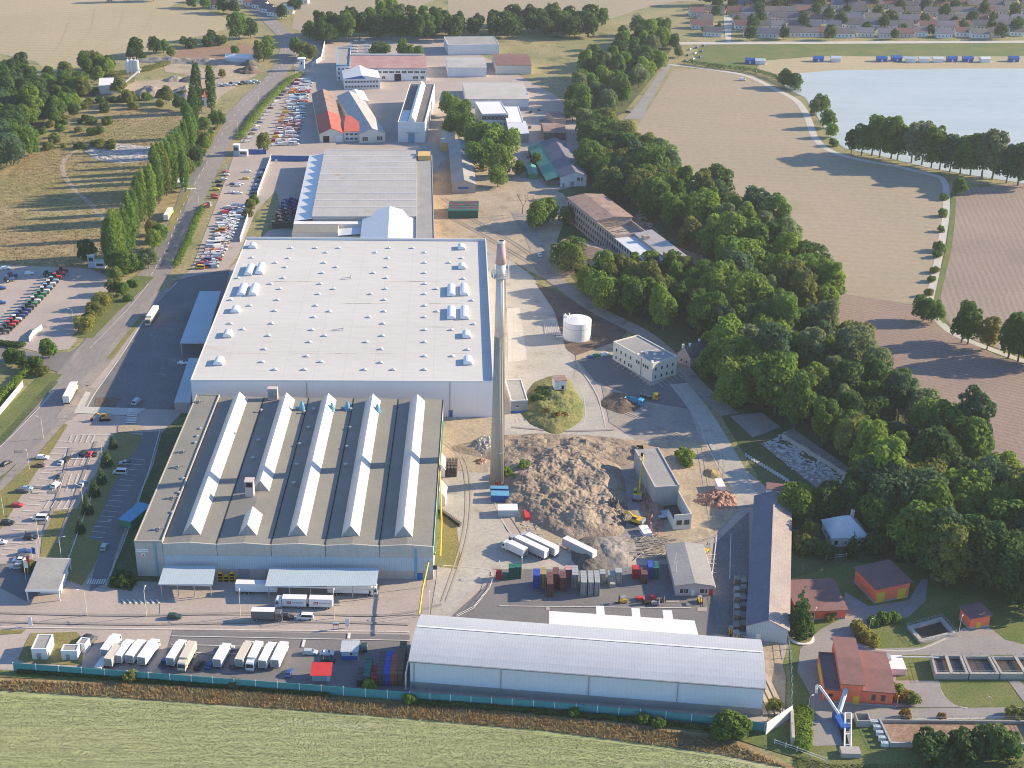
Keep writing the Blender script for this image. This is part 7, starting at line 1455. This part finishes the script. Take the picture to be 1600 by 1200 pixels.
tufts('field_grass','short yellow green grass of the foreground field',[(-60,1084),(250,1098),(560,1120),(850,1146),(1120,1183),(1240,1215),(1240,1260),(-60,1260)],90000,.2,.15,T_grass,1)
tufts('weed_stalks','rusty dry weeds in a strip between fence and field',[(-60,1062),(200,1070),(400,1083),(640,1100),(800,1115),(1000,1137),(1130,1155),(1230,1200),(1120,1178),(850,1142),(560,1117),(250,1095),(0,1079),(-60,1074)],16000,.75,.22,T_weed,2)
tufts('meadow_grass','dry tussocks of the rough meadow',[(-40,410),(0,290),(60,210),(200,175),(290,180),(220,400),(120,418)],16000,.45,.4,mat('tussock_grass',(.25,.225,.10),(.20,.18,.07),s=.03,s2=.4,amt2=.4,trans=.2),3)
tufts('lawn_grass','rough grass around the sewage works',[(1240,1180),(1300,1195),(1600,1190),(1600,1230),(1240,1230)],9000,.3,.2,mat('lawn_blades',(.13,.17,.05),(.20,.20,.075),s=.1,s2=1,amt2=.3,trans=.25),4)
# ================================================================ LABELS FROM SURROUNDINGS
LM=[('the tall chimney',776,757),('the white storage tank',901,530),('the cream office block',1010,590),('the grassy mound',862,630),('the ruined factory',960,370),('the hip roofed house',1325,850),('the orange garage',1380,930),('the small orange hut',1520,980),('the big orange building',1340,1090),('the arched warehouse',920,1090),('the purple shed',1198,900),('the gatehouse',75,920),('the zebra crossing',202,652),('the blue tower',148,415),('the pale guard hut',373,240),('the sawtooth hall',560,300),('the black roofed hall',645,210),('the long works building',606,115),('the pale silos',209,120),('the red roof cottage',324,164),('the white tent shelter',377,96),('the long grey shed',725,290),('the lean-to hall',895,285),('the lakeside lane',1044,101),('the turning area',990,180),('the lake corner',1262,185),('the path bend',1474,280),('the path end',1455,480),('the foamy basin',1480,1160),('the roofless block',1050,760),('the rubble patch',190,240),('the dirt track',105,262),('the gabled house',1080,565),('the demolition heap',880,780),('the long tractor row',55,470),('the red roofed kiosk',502,1060),('the square basin',1455,995),('the dark spruce',1248,985),('the upper guard wall',455,250),('the banded building',775,190),('the far village',420,20),('the ploughed field',1560,420),('the upper crossroads',448,60),('the yellow village house',1150,24),('the sandy shore',1400,100),('the concrete sleepers',1200,735),('the far right edge',1590,860),('the white hall',300,560),('the rubble floor',1300,740),('the lower field corner',1345,560),('the woodland bend',1180,400),('the tan field corner',1290,455),('the upper field edge',1075,270),('the small lot cars',370,130)]
grp={}
for o,d,(x,y) in PEND:
    n,lx,ly=min(LM,key=lambda k:(k[1]-x)**2+((k[2]-y)*1.6)**2); dx,dy=x-lx,(y-ly)*1.6
    rel='right of' if dx>abs(dy) else 'left of' if -dx>abs(dy) else 'in front of' if dy>0 else 'behind'
    grp.setdefault((d,rel,n),[]).append((dx*dx+dy*dy,o))
ONE='nearest second third fourth fifth sixth seventh eighth ninth tenth eleventh twelfth thirteenth fourteenth fifteenth sixteenth seventeenth eighteenth nineteenth twentieth'.split()
TENS={20:'twenty',30:'thirty',40:'forty',50:'fifty',60:'sixty',70:'seventy'}
def ordw(i):
    if i==0: return 'nearest'
    if i<20: return ONE[i]+' nearest'
    t,u=divmod(i+1,10); return (TENS[t*10]+('-'+(['','first']+ONE[1:])[u] if u else 'th')).replace('tyth','tieth')+' nearest'
for (d,rel,n),L in grp.items():
    L.sort(key=lambda k:k[0])
    for i,(r_,o) in enumerate(L): o['label']=f'{d} {rel} {n}' if len(L)==1 else f'{d}, {ordw(i)} {rel} {n}'
# ================================================================ AIR
me=bpy.data.meshes.new('haze'); b=MB().box(-3600,3600,-120,5300,-1.2,268); me.from_pydata(b.v,[],b.f); o=bpy.data.objects.new('haze',me); col.objects.link(o); o['kind']='stuff'; o['label']='thin pale daylight haze over the whole plain'; o['category']='haze'
m=bpy.data.materials.new('air'); m.use_nodes=True; nt=m.node_tree; nt.nodes.remove(nt.nodes['Principled BSDF']); v=nt.nodes.new('ShaderNodeVolumePrincipled')
v.inputs['Color'].default_value=(.84,.88,.94,1); v.inputs['Density'].default_value=.00006; v.inputs['Anisotropy'].default_value=.2; nt.links.new(v.outputs[0],nt.nodes['Material Output'].inputs['Volume']); me.materials.append(m)
